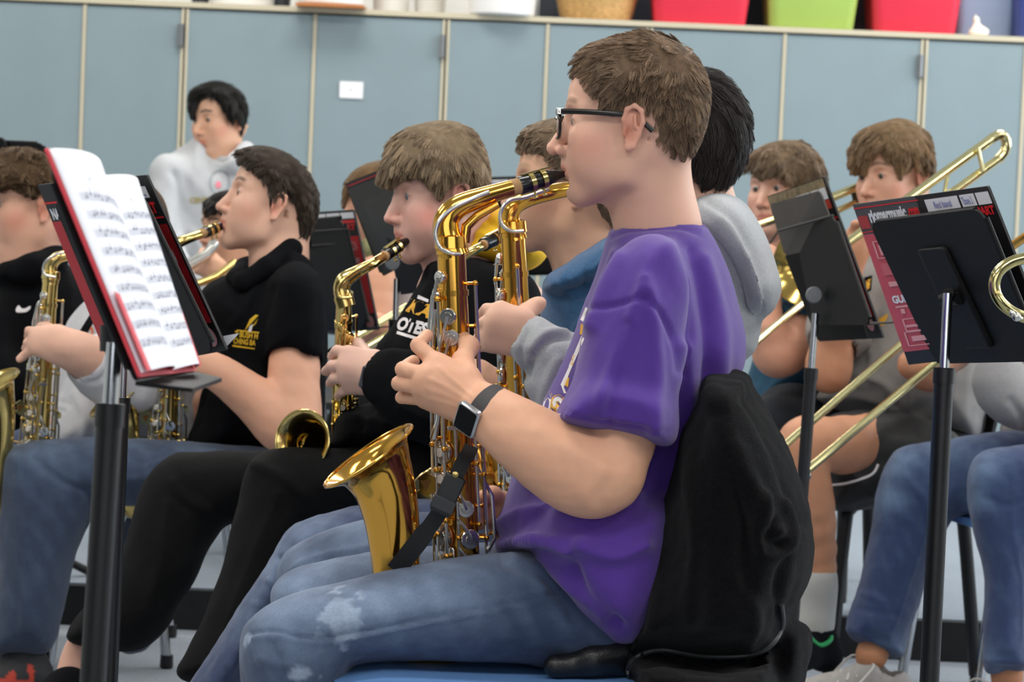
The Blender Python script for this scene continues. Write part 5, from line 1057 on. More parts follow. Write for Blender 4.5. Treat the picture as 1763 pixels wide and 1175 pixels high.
hand(s, [(330, 606, 5.56), (326, 636, 5.56), (296, 590, 5.58), (290, 606, 5.58), (290, 622, 5.58)], [[(296, 590, 5.58), (280, 588, 5.6), (274, 596, 5.64)], [(290, 606, 5.58), (274, 606, 5.6), (270, 614, 5.64)], [(290, 622, 5.58), (276, 624, 5.6), (272, 632, 5.64)]], rp=.014)
s.path(PP([(420, 560, 5.95), (370, 660, 5.95), (335, 700, 5.9), (318, 742, 5.88)]), [.045, .038, .032, .026], k=.01)
hand(s, [(306, 742, 5.88), (330, 748, 5.88), (300, 762, 5.87), (312, 768, 5.87), (324, 770, 5.87)], [[(300, 762, 5.87), (286, 766, 5.84), (276, 760, 5.82)], [(312, 768, 5.87), (298, 776, 5.84), (288, 772, 5.82)], [(324, 770, 5.87), (312, 780, 5.84), (302, 778, 5.82)]], rp=.014)
tr = leg([(480, 500, DC), (460, 620, DC), (440, 740, DC)], [.07, .1, .1]); body_mesh(p, 'd6a287', [(s, .004), (tr, .012)], [h5]); h5.eye_parts(p, '4a4038', (1, .1, -.2))
sh = Solid(); sh.blob([(404, 470), (440, 458), (480, 440), (505, 425), (540, 455), (556, 500), (562, 580), (560, 680), (548, 790), (440, 800), (325, 790), (322, 760), (336, 720), (345, 680), (356, 600), (340, 540), (350, 500), (380, 478)], DC, .165, R=.12, k=.02)
sh.blob([(470, 470), (510, 450), (545, 470), (560, 520), (562, 580), (550, 632), (500, 620), (452, 612), (452, 570), (460, 520)], 5.64, .082, R=.06, k=.03)
sh.path(PP([(480, 400, DC), (478, 455, DC), (470, 490, DC)]), [.058, .063, .066], op='s', k=.006)
sh.rc(P(506, 640, 5.61), P(506, 700, 5.59), .060, .060, op='s', k=.004)
cloth('polo_shirt', sh, .0055, M_BLK, p, [([(455, 612), (500, 616), (552, 628)], 4, .004), ([(470, 500), (455, 560), (452, 610)], 7, -.006), ([(440, 470), (430, 520), (400, 560)], 8, .006), ([(430, 640), (400, 700), (380, 760)], 10, .006), ([(540, 500), (530, 560), (520, 610)], 10, .005)], [(.06, .003, 8)])
co = Solid(); co.path(PP([(400, 478, 5.72), (420, 486, 5.68), (460, 462, 5.70), (500, 430, 5.76), (520, 420, 5.84)]), [.014, .020, .022, .022, .018], k=.01); co.path(PP([(520, 420, 5.84), (470, 440, 5.92), (420, 460, 5.90), (400, 478, 5.80)]), [.018, .02, .018, .014], k=.01); v, f = co.mesh(.005); link('collar', mesh_np('collar', v, f), M_BLK, p)
pr = [o for o in p.children if o.name.startswith('polo_shirt')][0]; ts = SURF['polo_shirt']; M_EMB = mat('yellow_stitching', 'd9b020', .7)
for tx, c, w, h_ in (('T BUSH H', (424, 577), 40, 11), ('CHING BA', (421, 589), 38, 10)): v, f = text_px(tx, c, w, h_, 6, bold=.03); decal('embroidered_letters', v, f, ts, M_EMB, pr, .0015, 5.6)
for q in ([(408, 568), (446, 572), (446, 574), (408, 570)], [(400, 594), (439, 600), (438, 602), (400, 597)], [(421, 570), (430, 550), (440, 542), (445, 543)], [(424, 572), (440, 558), (445, 546), (441, 556)]): v, f = grid_px(q, 4, 2); decal('embroidered_plume', v, f, ts, M_EMB, pr, .0015, 5.6)
v, f = grid_px([(430, 562), (436, 558), (432, 572), (427, 571)], 2, 3); decal('embroidered_plume', v, f, ts, M_WPR, pr, .002, 5.6)
jn = Solid(); jn.blob([(-2, 830), (2, 790), (20, 770), (70, 758), (160, 754), (260, 756), (360, 764), (440, 770), (540, 780), (560, 840), (540, 880), (400, 880), (300, 878), (180, 872), (160, 890), (130, 960), (110, 1040), (86, 1122), (20, 1130), (-16, 1115), (-10, 1000), (-6, 900)], (5.66, 0, 0, 0, 0), .09, R=.075, k=.02)
jn.blob([(225, 860), (228, 820), (245, 796), (290, 780), (380, 770), (480, 775), (540, 800), (520, 880), (400, 890), (300, 880), (270, 920), (262, 1000), (262, 1110), (205, 1120), (204, 1000), (212, 920)], (5.90, 0, 0, 0, 0), .085, R=.07, k=.02)
cloth('jeans', jn, .0065, M_DENIM, p, [([(60, 790), (110, 830), (160, 850)], 6, -.006), ([(170, 830), (260, 824), (380, 830)], 6, .005), ([(240, 880), (240, 830), (262, 800), (290, 795)], 2.5, .004), ([(50, 870), (46, 980), (36, 1100)], 5, .004)], [(.05, .0022, 4)], colfn=denim([(80, 770, 60, .45), (200, 768, 60, .35), (340, 775, 60, .25), (40, 1000, 30, .15)], base='2a3850', light='6f86a4'))
sh = Solid(); sh.rc(P(50, 1165, 5.66), P(-30, 1195, 5.62), .048, .042, k=.02); sh.rc(P(40, 1140, 5.66), P(40, 1180, 5.66), .042, .046, k=.02); v, f = sh.mesh(.005); v = wrinkle(v, f, .03, .002)
me = mesh_np('shoe', v, f); u_, w_, _ = proj(v); c = np.where(((u_ < 58) & (w_ > 1146))[:, None] * np.ones((1, 3), bool), lin('a8321e'), lin('1b1c20')); c = np.where((noise3(v, .03, 2) > .25)[:, None], lin('1b1c20'), c); setcol(me, c); link('shoe', me, mat('trainer', '333333', .7, attr=True), p)
bt = P(280, 835, 5.74); tp = P(300, 470, 5.70); xd2 = -CR * math.cos(rad(20)) - CF * math.sin(rad(20))
sax('gold saxophone of the student in black polo, partly hidden by the stand post', bt, xd2, unit(tp - bt), PP([(300, 466, 5.70), (297, 446, 5.70), (296, 430, 5.70), (304, 420, 5.70), (325, 411, 5.71), (352, 401, 5.74)]), (P(350, 402, 5.74), P(394, 384, 5.785)), M_GOLDL, M_SILV, height=np.linalg.norm(tp - bt) / .88, sc=.88, rtop=.017, rbot=.031, neckr=(.0165, .016, .0155, .0135, .011, .010), bell=.86)

# white sweatshirt, head behind the sheet music
p = person('student in white sweatshirt with orange letters, head hidden behind the sheet music', 215, 5.95, 0, SITP); DW = 5.95
h6 = Head(205, 392, DW, yaw=5, size=.92, tone='dcae98', h=.005, neck=[(220, 440, DW, .05), (220, 520, DW, .065)])
hair(h6, 'hair', p, [(120, 380), (130, 330), (170, 302), (210, 298), (255, 310), (285, 345), (295, 390), (280, 440), (250, 450), (230, 400), (190, 370), (150, 370)], '5a4534', t0=.006, t1=.018, flow=[(200, 320, -.5, .8), (270, 380, 0, 1)], n=2500, length=.03, rad_=.0009, h=.006)
s = leg([(240, 560, 5.80), (225, 660, 5.73), (170, 625, 5.66), (125, 603, 5.60), (96, 592, 5.575)], [.05, .045, .042, .034, .027])
hand(s, [(98, 578, 5.575), (96, 606, 5.575), (66, 574, 5.580), (62, 588, 5.575), (64, 600, 5.575)], [[(66, 574, 5.580), (50, 570, 5.585), (48, 580, 5.615)], [(62, 588, 5.575), (48, 590, 5.585), (44, 600, 5.615)], [(66, 602, 5.575), (50, 606, 5.585), (42, 612, 5.595), (34, 619, 5.595)]], thumb=[(92, 574, 5.585), (80, 568, 5.605), (72, 565, 5.625)], rp=.018, rf=.0105)
s.path(PP([(190, 560, 6.05), (110, 650, 6.05), (90, 710, 6.0), (78, 738, 5.98)]), [.04, .035, .028, .024], k=.01); hand(s, [(68, 730, 5.97), (90, 734, 5.97), (64, 748, 5.96), (76, 752, 5.96), (86, 754, 5.96)], [[(64, 748, 5.96), (56, 756, 5.94), (50, 752, 5.92)], [(76, 752, 5.96), (66, 762, 5.94), (58, 760, 5.92)], [(86, 754, 5.96), (78, 766, 5.94), (70, 766, 5.92)]], rp=.013)
tr = leg([(230, 540, DW), (220, 640, DW), (210, 740, DW)], [.07, .1, .1]); body_mesh(p, 'deb19b', [(s, .004), (tr, .012)], [h6])
sh = Solid(); sh.blob([(190, 490), (160, 505), (130, 535), (112, 575), (120, 620), (112, 660), (96, 700), (80, 752), (90, 780), (220, 790), (340, 785), (350, 720), (345, 640), (330, 560), (290, 500), (240, 480)], (DW, 0, 0, 0, 0), .15, R=.12, k=.02)
sh.path(PP([(225, 560, 5.82), (228, 655, 5.74), (190, 640, 5.69), (158, 622, 5.65)]), [.065, .062, .055, .045], k=.03, n=3)
sh.path(PP([(170, 600, 6.0), (108, 650, 6.02), (92, 700, 6.0)]), [.055, .048, .040], k=.02)
sh.rc(P(100, 595, 5.58), P(156, 620, 5.65), .042, .044, op='s', k=.004)
cloth('sweatshirt', sh, .006, M_WSW, p, [([(185, 640), (170, 655), (150, 660)], 5, -.006), ([(130, 680), (150, 720), (140, 760)], 8, .006), ([(180, 690), (170, 740), (180, 770)], 8, .006), ([(95, 690), (115, 694), (120, 700)], 3, -.004), ([(90, 705), (112, 709)], 3, -.004)], [(.06, .003, 8)])
pr = [o for o in p.children if o.name.startswith('sweatshirt')][0]; ts = SURF['sweatshirt']
for tx, c, w, h_, a in (('O', (153, 573), 14, 22, 25), ('W', (177, 570), 16, 20, 18), ('N', (196, 566), 14, 20, 10), ('O', (168, 602), 16, 14, 20)):
    v, f = text_px(tx, c, w, h_, a, bold=.05); decal('printed_letter', v, f, ts, mat('orange_print', 'd9744f', .75), pr, .002, 5.7)
v, f = grid_px([(165, 525), (172, 534), (142, 588), (132, 578)], 3, 10); decal('dark_strap', v, f, ts, M_BLK, pr, .003, 5.8)
jn = leg([(250, 770, 5.98), (100, 800, 5.96), (40, 815, 5.95), (20, 960, 5.98), (10, 1150, 6.0)], [.09, .08, .07, .062, .055]); v, f = jn.mesh(.008); me = mesh_np('jeans', v, f); setcol(me, denim([], base='2b3a58')(v, None)); link('jeans', me, M_DENIM, p)
bt = P(56, 845, 5.68); tp = P(87, 482, 5.66); xw = -CR * math.cos(rad(30)) - CF * math.sin(rad(30))
sax('gold saxophone with silver keys of the student in white sweatshirt, at the left picture edge', bt, xw, unit(tp - bt), PP([(87, 478, 5.66), (88, 458, 5.66), (98, 445, 5.66), (114, 440, 5.67), (130, 436, 5.68), (150, 428, 5.69)]), (P(148, 429, 5.69), P(185, 415, 5.71)), M_GOLDL, M_SILV, height=np.linalg.norm(tp - bt) / .9, sc=.9, rtop=.0165, rbot=.030, neckr=(.0145, .014, .0135, .0125, .011, .010), octave=PP([(120, 434, 5.64), (98, 438, 5.63), (78, 452, 5.63), (76, 472, 5.63), (96, 478, 5.63)]), bell=1.02)

# curly hair, black hoodie with a small white swoosh
p = person('curly-haired student in black hoodie with a small white swoosh, cut by the left edge', 65, 6.3, 0, SITP); DA = 6.3
h7 = Head(62, 352, DA, yaw=16, pitch=-2, size=(.98, 1.0, 1.02), tone='dba990', h=.0035, neck=[(58, 410, DA, .055), (50, 460, DA, .062), (50, 520, DA, .08)], cols=dict(blush=.7, browc='5a4030', browd=.7), openeye=.004)
hair(h7, 'hair', p, [(-40, 340), (-38, 290), (-10, 262), (20, 256), (50, 258), (78, 270), (96, 296), (104, 330), (104, 360), (98, 372), (90, 352), (78, 338), (62, 346), (56, 356), (48, 342), (30, 328), (4, 330), (-20, 336)], '5f4a34', hairline=[(-30, 345), (4, 332), (30, 330), (48, 344), (56, 358), (66, 346), (80, 340), (92, 356), (98, 380)], t0=.010, t1=.038, R=.04, flow=[(0, 290, -.5, .5), (50, 280, .3, .4), (80, 310, .6, .6)], n=11000, length=.028, rad_=.0008, h=.004, lump=.009, lift=.35, curl=1.1, clump=1.2)
tr = leg([(55, 520, DA), (60, 640, DA), (60, 740, DA)], [.07, .1, .1]); body_mesh(p, 'd9a890', [(tr, .012)], [h7]); h7.eye_parts(p, '5a4a3a')
sh = Solid(); sh.blob([(-90, 520), (-40, 475), (10, 470), (50, 455), (88, 432), (104, 440), (136, 476), (152, 520), (170, 600), (170, 700), (150, 790), (-90, 790)], DA, .16, R=.11, k=.02)
sh.path(PP([(10, 470, 6.2), (60, 462, 6.16), (100, 440, 6.22)]), [.025, .03, .025], k=.02); sh.path(PP([(-20, 560, 6.14), (-10, 640, 6.10), (40, 660, 6.1)]), [.06, .055, .045], k=.03); sh.path(PP([(60, 400, DA), (50, 455, DA), (48, 470, DA)]), [.058, .064, .066], op='s', k=.006)
cloth('hoodie', sh, .0065, M_BLKS, p, [([(100, 450), (120, 500), (110, 560)], 8, .006), ([(10, 480), (40, 500), (80, 480)], 7, -.006)], [(.06, .004, 5)])
pr = [o for o in p.children if o.name.startswith('hoodie')][-1]
sw = cr([(27, 533), (32, 526), (37, 531), (44, 531), (52, 527), (52, 532), (46, 537), (36, 539), (29, 538)], 4); v = [tuple(a) for a in sw]; decal('white_swoosh', v, [tuple(range(len(v)))], SURF['hoodie'], M_WPR, pr, .003, 6.1)
jn = leg([(120, 800, 6.35), (-40, 830, 6.3), (-60, 1000, 6.3), (-60, 1150, 6.3)], [.085, .07, .06, .055]); v, f = jn.mesh(.01); link('trousers', mesh_np('trousers', v, f), M_PANT, p)

# standing student at the back
p = person('student standing at the back in pale grey hoodie, black hair over the brow', 375, 9.0, .1); DK = 9.0
h8 = Head(380, 204, DK, yaw=48, pitch=-8, size=(.98, .96, .97), tone='d9a98c', h=.004, neck=[(384, 235, DK, .05), (385, 262, DK, .055), (385, 300, DK, .07)], cols=dict(blush=.7, browc='1c1614', browd=.9), openeye=.0035)
hair(h8, 'hair', p, [(330, 200), (326, 176), (334, 154), (354, 141), (380, 139), (404, 150), (418, 168), (424, 190), (420, 214), (412, 236), (406, 240), (402, 220), (404, 208), (396, 204), (390, 200), (384, 186), (368, 172), (350, 168), (340, 180), (336, 200)], '16130f', hairline=[(332, 202), (340, 180), (350, 169), (368, 172), (384, 186), (394, 206), (404, 210), (404, 240)], t0=.010, t1=.026, R=.03, flow=[(350, 155, -.7, .5), (385, 160, .3, .8), (410, 200, 0, 1), (340, 180, -.2, 1)], n=5000, length=.05, rad_=.0012, h=.005)
s = leg([(300, 330, 8.85), (285, 400, 8.8), (310, 460, 8.75)], [.05, .045, .035]); tr = leg([(385, 310, DK), (380, 420, DK), (380, 520, DK)], [.08, .1, .1])
body_mesh(p, 'd2a186', [(tr, .014)], [h8]); h8.eye_parts(p, '201814')
sh = Solid(); sh.blob([(346, 236), (318, 252), (292, 268), (278, 292), (270, 340), (266, 400), (280, 470), (290, 560), (380, 590), (490, 560), (500, 460), (498, 380), (484, 300), (450, 262), (416, 246), (384, 282)], DK, .15, R=.12, k=.02)
sh.path(PP([(350, 256, 9.08), (374, 284, 8.96), (405, 282, 8.88), (424, 256, 8.94)]), [.024, .022, .022, .024], k=.03); sh.path(PP([(290, 300, 8.9), (278, 380, 8.85), (300, 470, 8.78), (360, 500, 8.72)]), [.06, .055, .05, .04], k=.03); sh.path(PP([(380, 220, DK), (384, 255, DK)]), [.055, .060], op='s', k=.006)
cloth('hoodie', sh, .008, mat('pale_marl', 'b4b6b9', .9, var=.06, vs=200, bump=.4, bs=400, sheen=.2), p, [([(300, 300), (312, 360), (304, 440)], 6, -.012), ([(360, 262), (384, 278), (410, 262)], 4, -.010), ([(330, 400), (350, 440), (340, 480)], 8, .008)], [(.07, .005, 4)])
pr = [o for o in p.children if o.name.startswith('hoodie')][-1]; ts = SURF['hoodie']
def ringpx(c, r0, r1, a0=0, a1=360, n=20, sx=.8): v = []; f = []; [v.extend([(c[0] + r0 * sx * math.cos(rad(a)), c[1] + r0 * math.sin(rad(a))), (c[0] + r1 * sx * math.cos(rad(a)), c[1] + r1 * math.sin(rad(a)))]) for a in np.linspace(a0, a1, n)]; f = [(2 * i, 2 * i + 1, 2 * i + 3, 2 * i + 2) for i in range(n - 1)]; return v, f
v, f = ringpx((378, 314), 19, 22); decal('printed_circle', v, f, ts, mat('grey_print', '8f979c', .8), pr, .004, 8.8)
v, f = ringpx((376, 318), 0.5, 6); decal('printed_dot', v, f, ts, mat('pink_print', 'e07f90', .8), pr, .004, 8.8)
v, f = text_px('CENTRAL', (352, 345), 50, 10, 0, bold=.03); decal('printed_letters', v, f, ts, mat('ochre_print', 'a3914f', .8), pr, .004, 8.8)
lg = leg([(360, 560, DK), (355, 760, DK), (350, 900, DK)], [.085, .065, .055]); lg.path(PP([(410, 560, DK), (415, 760, DK), (418, 900, DK)]), [.085, .065, .055]); v, f = lg.mesh(.012); link('trousers', mesh_np('trousers', v, f), M_PANT, p)

# brass player behind the polo shirt
p = person('dark-haired brass player behind the black polo shirt, hands raised to a trumpet', 400, 7.4, .1, 'brass players at the back'); DL = 7.4
h9 = Head(398, 392, DL, yaw=40, pitch=-4, size=.82, tone='cf9d80', h=.004, neck=[(398, 425, DL, .05), (402, 480, DL, .07)], cols=dict(blush=.5, browc='1c1614', browd=.9), openeye=.003)
hair(h9, 'hair', p, [(356, 372), (353, 350), (362, 334), (388, 326), (420, 332), (440, 360), (445, 400), (430, 430), (415, 400), (398, 378), (376, 364)], '1a1512', t0=.008, t1=.022, R=.03, flow=[(370, 345, -.4, .9), (420, 360, .3, 1)], n=3500, length=.035, rad_=.0011, h=.005)
s = leg([(430, 520, 7.3), (420, 560, 7.2), (372, 470, 7.12)], [.045, .04, .028]); hand(s, [(378, 462, 7.12), (382, 480, 7.12), (356, 448, 7.12), (352, 458, 7.12), (352, 468, 7.12)], [[(356, 448, 7.12), (346, 440, 7.12), (350, 432, 7.14)], [(352, 458, 7.12), (340, 452, 7.12), (336, 446, 7.14)], [(352, 468, 7.12), (340, 466, 7.12), (336, 460, 7.14)]], thumb=[(374, 456, 7.12), (366, 446, 7.14), (360, 438, 7.16)], rp=.018, rf=.012)
tr = leg([(405, 500, DL), (410, 640, DL)], [.08, .1]); body_mesh(p, 'd3a488', [(s, .005), (tr, .014)], [h9]); h9.eye_parts(p, '201814')
sh = Solid(); sh.blob([(380, 470), (410, 455), (450, 470), (480, 520), (490, 700), (340, 700), (345, 560), (360, 500)], DL, .14, R=.1); cloth('shirt', sh, .01, M_BLK, p, (), [(.06, .004, 5)])
t = thing('trumpet', 'silver and brass trumpet held in the raised hands behind the black polo', 'trumpet', P(360, 440, 7.1), 'brass instruments'); m = MB()
m.tube(PP([(366, 426, 7.14), (352, 440, 7.08), (322, 458, 6.98), (300, 470, 6.9)]), [.011, .012, .016, .030], 16).build('leadpipe', M_SILV, t); MB().tube(PP([(404, 452, 7.1), (370, 478, 7.05), (330, 492, 7.0)]), .010, 12).build('tubing', M_GOLDL, t)
MB().tube(PP([(368, 420, 7.15), (360, 430, 7.12)]), [.014, .009], 14).build('mouthpiece', M_SILV, t)
lg = leg([(410, 700, 7.35), (340, 730, 7.2), (335, 860, 7.25)], [.09, .075, .06]); v, f = lg.mesh(.012); link('trousers', mesh_np('trousers', v, f), M_PANT, p)

# player behind the tilted stand
p = person('brown-haired player in pale shirt half hidden behind the tilted black stand', 660, 7.0, .1, 'brass players at the back'); DM = 7.0
h10 = Head(658, 350, DM, yaw=28, pitch=-4, size=.95, tone='d3a083', h=.004, neck=[(662, 400, DM, .05), (668, 450, DM, .065)], cols=dict(blush=.4), openeye=.003)
hair(h10, 'hair', p, [(592, 360), (588, 340), (594, 312), (612, 290), (640, 278), (680, 276), (715, 300), (730, 350), (715, 400), (690, 360), (660, 330), (620, 320), (604, 340), (600, 356)], '7a5f42', t0=.006, t1=.02, R=.03, flow=[(610, 300, -.5, .8), (700, 310, .4, .8)], n=4000, length=.03, rad_=.001, h=.005)
s = leg([(650, 470, 6.85), (648, 560, 6.8), (640, 600, 6.75), (650, 560, 6.6)], [.045, .042, .038, .03]); tr = leg([(680, 470, DM), (690, 560, DM), (700, 660, DM)], [.08, .1, .1]); body_mesh(p, 'cf9a7c', [(s, .006), (tr, .014)], [h10]); h10.eye_parts(p)
sh = Solid(); sh.blob([(645, 438), (690, 430), (735, 450), (770, 520), (775, 700), (620, 700), (630, 600), (640, 560), (650, 520), (642, 470)], DM, .15, R=.1); cloth('shirt', sh, .009, mat('pale_tee', 'b5b2b4', .9, bump=.3, bs=400), p, (), [(.06, .004, 5)])
sc_ = Solid(); sc_.path(PP([(636, 424, 6.9), (650, 436, 6.86), (668, 440, 6.86)]), [.022, .025, .022], k=.01); v, f = sc_.mesh(.006); link('patterned_collar', mesh_np('patterned_collar', v, f), mat('camo', '7b7a52', .9, var=.4, vs=50), p)
lg = leg([(700, 700, 6.95), (620, 730, 6.8), (600, 880, 6.85)], [.09, .075, .06]); v, f = lg.mesh(.012); link('trousers', mesh_np('trousers', v, f), M_PANT, p)
t = thing('trombone', 'trombone slide showing as pale brass tubes beside the blond boy', 'trombone', P(640, 560, 6.4), 'trombones')
M_BRS = mat('trombone_brass', 'e3d7a0', .14, metal=1.)
MB().tube(PP([(700, 528, 6.45), (560, 612, 6.2)]), .0085, 14).build('slide_tube', M_BRS, t); MB().tube(PP([(712, 550, 6.45), (572, 634, 6.2)]), .0085, 14).build('slide_tube', M_BRS, t)
MB().tube(PP([(704, 526, 6.452), (716, 553, 6.452)]), .006, 12).build('hand_brace', M_BRS, t); MB().tube(list(cr(PP([(562, 611, 6.2), (550, 622, 6.19), (558, 638, 6.19), (574, 633, 6.2)]), 5, False)), .0088, 12).build('slide_bow', M_BRS, t)

# trombonist in teal
p = person('trombonist in teal T-shirt with wavy brown hair, behind the angled stand', 1360, 6.9, .1, 'trombonists'); DH = 6.75
h11 = Head(1350, 326, DH, yaw=52, pitch=-2, size=(.95, .95, .96), tone='deaf9a', h=.0032, neck=[(1356, 385, DH, .05), (1362, 430, DH, .065)], cols=dict(blush=.9, browc='5f4a3a', browd=.75), openeye=.0033)
hair(h11, 'hair', p, [(1276, 300), (1279, 286), (1292, 266), (1318, 249), (1348, 241), (1378, 245), (1404, 262), (1418, 286), (1424, 320), (1420, 360), (1400, 385), (1385, 360), (1372, 330), (1355, 322), (1342, 312), (1328, 306), (1314, 310), (1300, 300), (1290, 290)], '7d6852', hairline=[(1276, 304), (1290, 291), (1300, 301), (1314, 311), (1328, 307), (1344, 314), (1360, 330), (1375, 345)], t0=.006, t1=.026, R=.03, flow=[(1300, 275, -.6, .7), (1340, 290, -.3, .8), (1380, 260, .3, .5), (1410, 300, .4, .9)], n=9000, length=.035, rad_=.0008, h=.004, lump=.006, curl=.4)
s = leg([(1425, 500, 6.6), (1400, 560, 6.52), (1350, 608, 6.47), (1334, 606, 6.46)], [.05, .05, .047, .045]); s.path(PP([(1334, 606, 6.46), (1318, 570, 6.45), (1318, 500, 6.48), (1322, 440, 6.55)]), [.045, .042, .033, .027], k=.02)
tr = leg([(1370, 440, DH), (1380, 560, DH), (1380, 680, DH)], [.08, .1, .1]); body_mesh(p, 'd6a086', [(s, .0045), (tr, .014)], [h11]); h11.eye_parts(p, '4a4540')
sh = Solid(); sh.blob([(1325, 430), (1350, 420), (1400, 425), (1445, 460), (1462, 540), (1460, 640), (1440, 740), (1290, 730), (1286, 660), (1300, 600), (1318, 540), (1322, 480)], DH, .15, R=.11, k=.02); sh.path(PP([(1425, 470, 6.6), (1400, 545, 6.54), (1380, 565, 6.51)]), [.07, .065, .064], k=.03, n=3)
sh.rc(P(1350, 600, 6.47), P(1375, 580, 6.49), .06, .065, op='s', k=.004)
cloth('t_shirt', sh, .007, M_TEAL, p, [([(1380, 640), (1340, 660), (1310, 700)], 8, .008)], [(.06, .004, 5)])
lg = leg([(1400, 720, 6.75), (1340, 745, 6.5), (1320, 880, 6.55), (1310, 1000, 6.6)], [.095, .08, .06, .05]); v, f = lg.mesh(.01); link('trousers', mesh_np('trousers', v, f), mat('navy_trousers', '12161f', .9, bump=.3), p)
t = thing('trombone', 'trombone with white mouthpiece played by the trombonist in teal', 'trombone', P(1330, 420, 6.3), 'trombones')
MB().tube(PP([(1294, 392, 6.62), (1346, 374, 6.61), (1478, 322, 6.62)]), [.0085, .0095, .0105], 16).build('main_tube', M_BRS, t); MB().tube(PP([(1436, 366, 6.62), (1486, 342, 6.63)]), .0075, 14).build('lower_tube', M_BRS, t)
MB().tube(PP([(1470, 320, 6.62), (1476, 348, 6.63)]), .010, 12).build('joint', mat('dark_metal', '4b463f', .3, metal=1.), t); MB().lathe(P(1285, 375, 6.66), unit(P(1299, 385, 6.62) - P(1285, 375, 6.66)), [(0, .0115), (.003, .0135), (.012, .0125), (.025, .008), (.026, .001)], 20).build('mouthpiece', mat('white_mouthpiece', 'e4e2dc', .3), t)
MB().tube(PP([(1400, 508, 6.2), (1298, 592, 6.0), (1230, 648, 5.9)]), .0078, 14).build('slide_tube', M_BRS, t)
MB().tube(list(cr(PP([(1300, 402, 6.58), (1316, 425, 6.57), (1336, 404, 6.58), (1345, 386, 6.6)]), 5, False)), .003, 8).build('wire_brace', mat('dark_metal', '4b463f', .3, metal=1.), t)
bl = MB(); ax = unit(CR * -.75 - CF * .66); bc = P(1378, 460, 6.42); prof = [(-.30, .011), (-.20, .016), (-.12, .024), (-.06, .036), (-.02, .058), (0, .082), (.002, .085), (.0, .081), (-.02, .065), (-.06, .040), (-.12, .024)]
bl.lathe(bc, ax, prof, 44).build('bell', mat('lacquer_bell', 'c9a85c', .15, metal=1.), t)

# trombonist in grey T-shirt
p = person('trombonist in grey T-shirt and black shorts with side-swept brown hair', 1560, 6.6, 0, 'trombonists'); DI = 6.55
h12 = Head(1541, 303, DI, yaw=38, pitch=-4, size=(.92, .98, .96), tone='d6a68e', h=.0032, neck=[(1550, 360, DI, .052), (1556, 410, DI, .07)], cols=dict(blush=.6, browc='5a4532', browd=.75), openeye=.0033)
hair(h12, 'hair', p, [(1466, 296), (1462, 266), (1470, 238), (1490, 216), (1520, 204), (1550, 201), (1578, 210), (1598, 234), (1606, 266), (1607, 300), (1598, 322), (1590, 306), (1580, 288), (1562, 294), (1550, 308), (1542, 296), (1532, 280), (1516, 264), (1502, 276), (1494, 300), (1480, 296)], '83694c', hairline=[(1466, 300), (1494, 302), (1502, 277), (1516, 264), (1532, 280), (1548, 310), (1562, 294), (1582, 288), (1600, 326)], t0=.008, t1=.026, R=.03, flow=[(1480, 250, -.35, .9), (1500, 230, -.6, .8), (1540, 225, -.5, .6), (1580, 240, .4, .8), (1600, 290, .1, 1), (1550, 270, .1, 1)], n=10000, length=.042, rad_=.0008, h=.004)
s = leg([(1462, 500, 6.45), (1430, 610, 6.35), (1427, 640, 6.33)], [.048, .045, .043]); s.path(PP([(1427, 640, 6.33), (1440, 560, 6.3), (1470, 430, 6.3), (1480, 405, 6.3)]), [.042, .036, .03, .027], k=.02)
hand(s, [(1470, 425, 6.3), (1490, 425, 6.3), (1468, 402, 6.29), (1480, 398, 6.29), (1492, 400, 6.3)], [[(1468, 402, 6.29), (1472, 386, 6.27), (1482, 384, 6.26)], [(1480, 398, 6.29), (1486, 382, 6.27), (1496, 382, 6.26)], [(1492, 400, 6.3), (1500, 388, 6.28), (1508, 390, 6.27)]], rp=.016, rf=.010)
s.path(PP([(1600, 470, 6.4), (1640, 600, 6.3), (1600, 640, 6.22), (1570, 628, 6.2)]), [.05, .045, .04, .032], k=.02)
lgk = Solid(); lgk.path(PP([(1520, 770, 6.3), (1420, 765, 6.15), (1384, 762, 6.12), (1380, 800, 6.12), (1396, 870, 6.14), (1414, 980, 6.18), (1408, 1050, 6.2), (1404, 1090, 6.2)]), [.075, .056, .050, .049, .049, .030, .028, .03], k=.015, n=3)
tr = leg([(1570, 420, DI), (1580, 560, DI), (1570, 700, DI)], [.08, .1, .1]); body_mesh(p, 'c68f6f', [(s, .0045), (lgk, .006), (tr, .014)], [h12]); h12.eye_parts(p, '4a4540')
sh = Solid(); sh.blob([(1500, 410), (1560, 395), (1630, 405), (1684, 470), (1700, 600), (1690, 752), (1620, 748), (1500, 722), (1406, 690), (1432, 650), (1450, 600), (1448, 540), (1462, 470)], DI, .16, R=.11, k=.02); sh.path(PP([(1475, 460, 6.45), (1452, 540, 6.40), (1440, 580, 6.37)]), [.07, .064, .06], k=.03, n=3); sh.rc(P(1430, 600, 6.35), P(1427, 660, 6.33), .056, .056, op='s', k=.004)
cloth('t_shirt', sh, .007, M_GTEE, p, [([(1450, 640), (1520, 660), (1560, 700)], 8, .008), ([(1440, 680), (1500, 690), (1600, 730)], 8, .008), ([(1560, 580), (1565, 660), (1560, 720)], 5, -.007), ([(1480, 560), (1500, 620), (1480, 660)], 8, .006)], [(.06, .004, 5)])
pr = [o for o in p.children if o.name.startswith('t_shirt')][-1]; ts = SURF['t_shirt']
for q, m_ in (([(1488, 478), (1502, 474), (1500, 500), (1490, 506)], M_BLK), ([(1491, 484), (1499, 480), (1497, 496), (1492, 500)], M_YEL), ([(1512, 550), (1530, 540), (1522, 560), (1512, 562)], M_YEL)): v, f = grid_px(q, 3, 3); decal('printed_crest', v, f, ts, m_, pr, .003, 6.3)
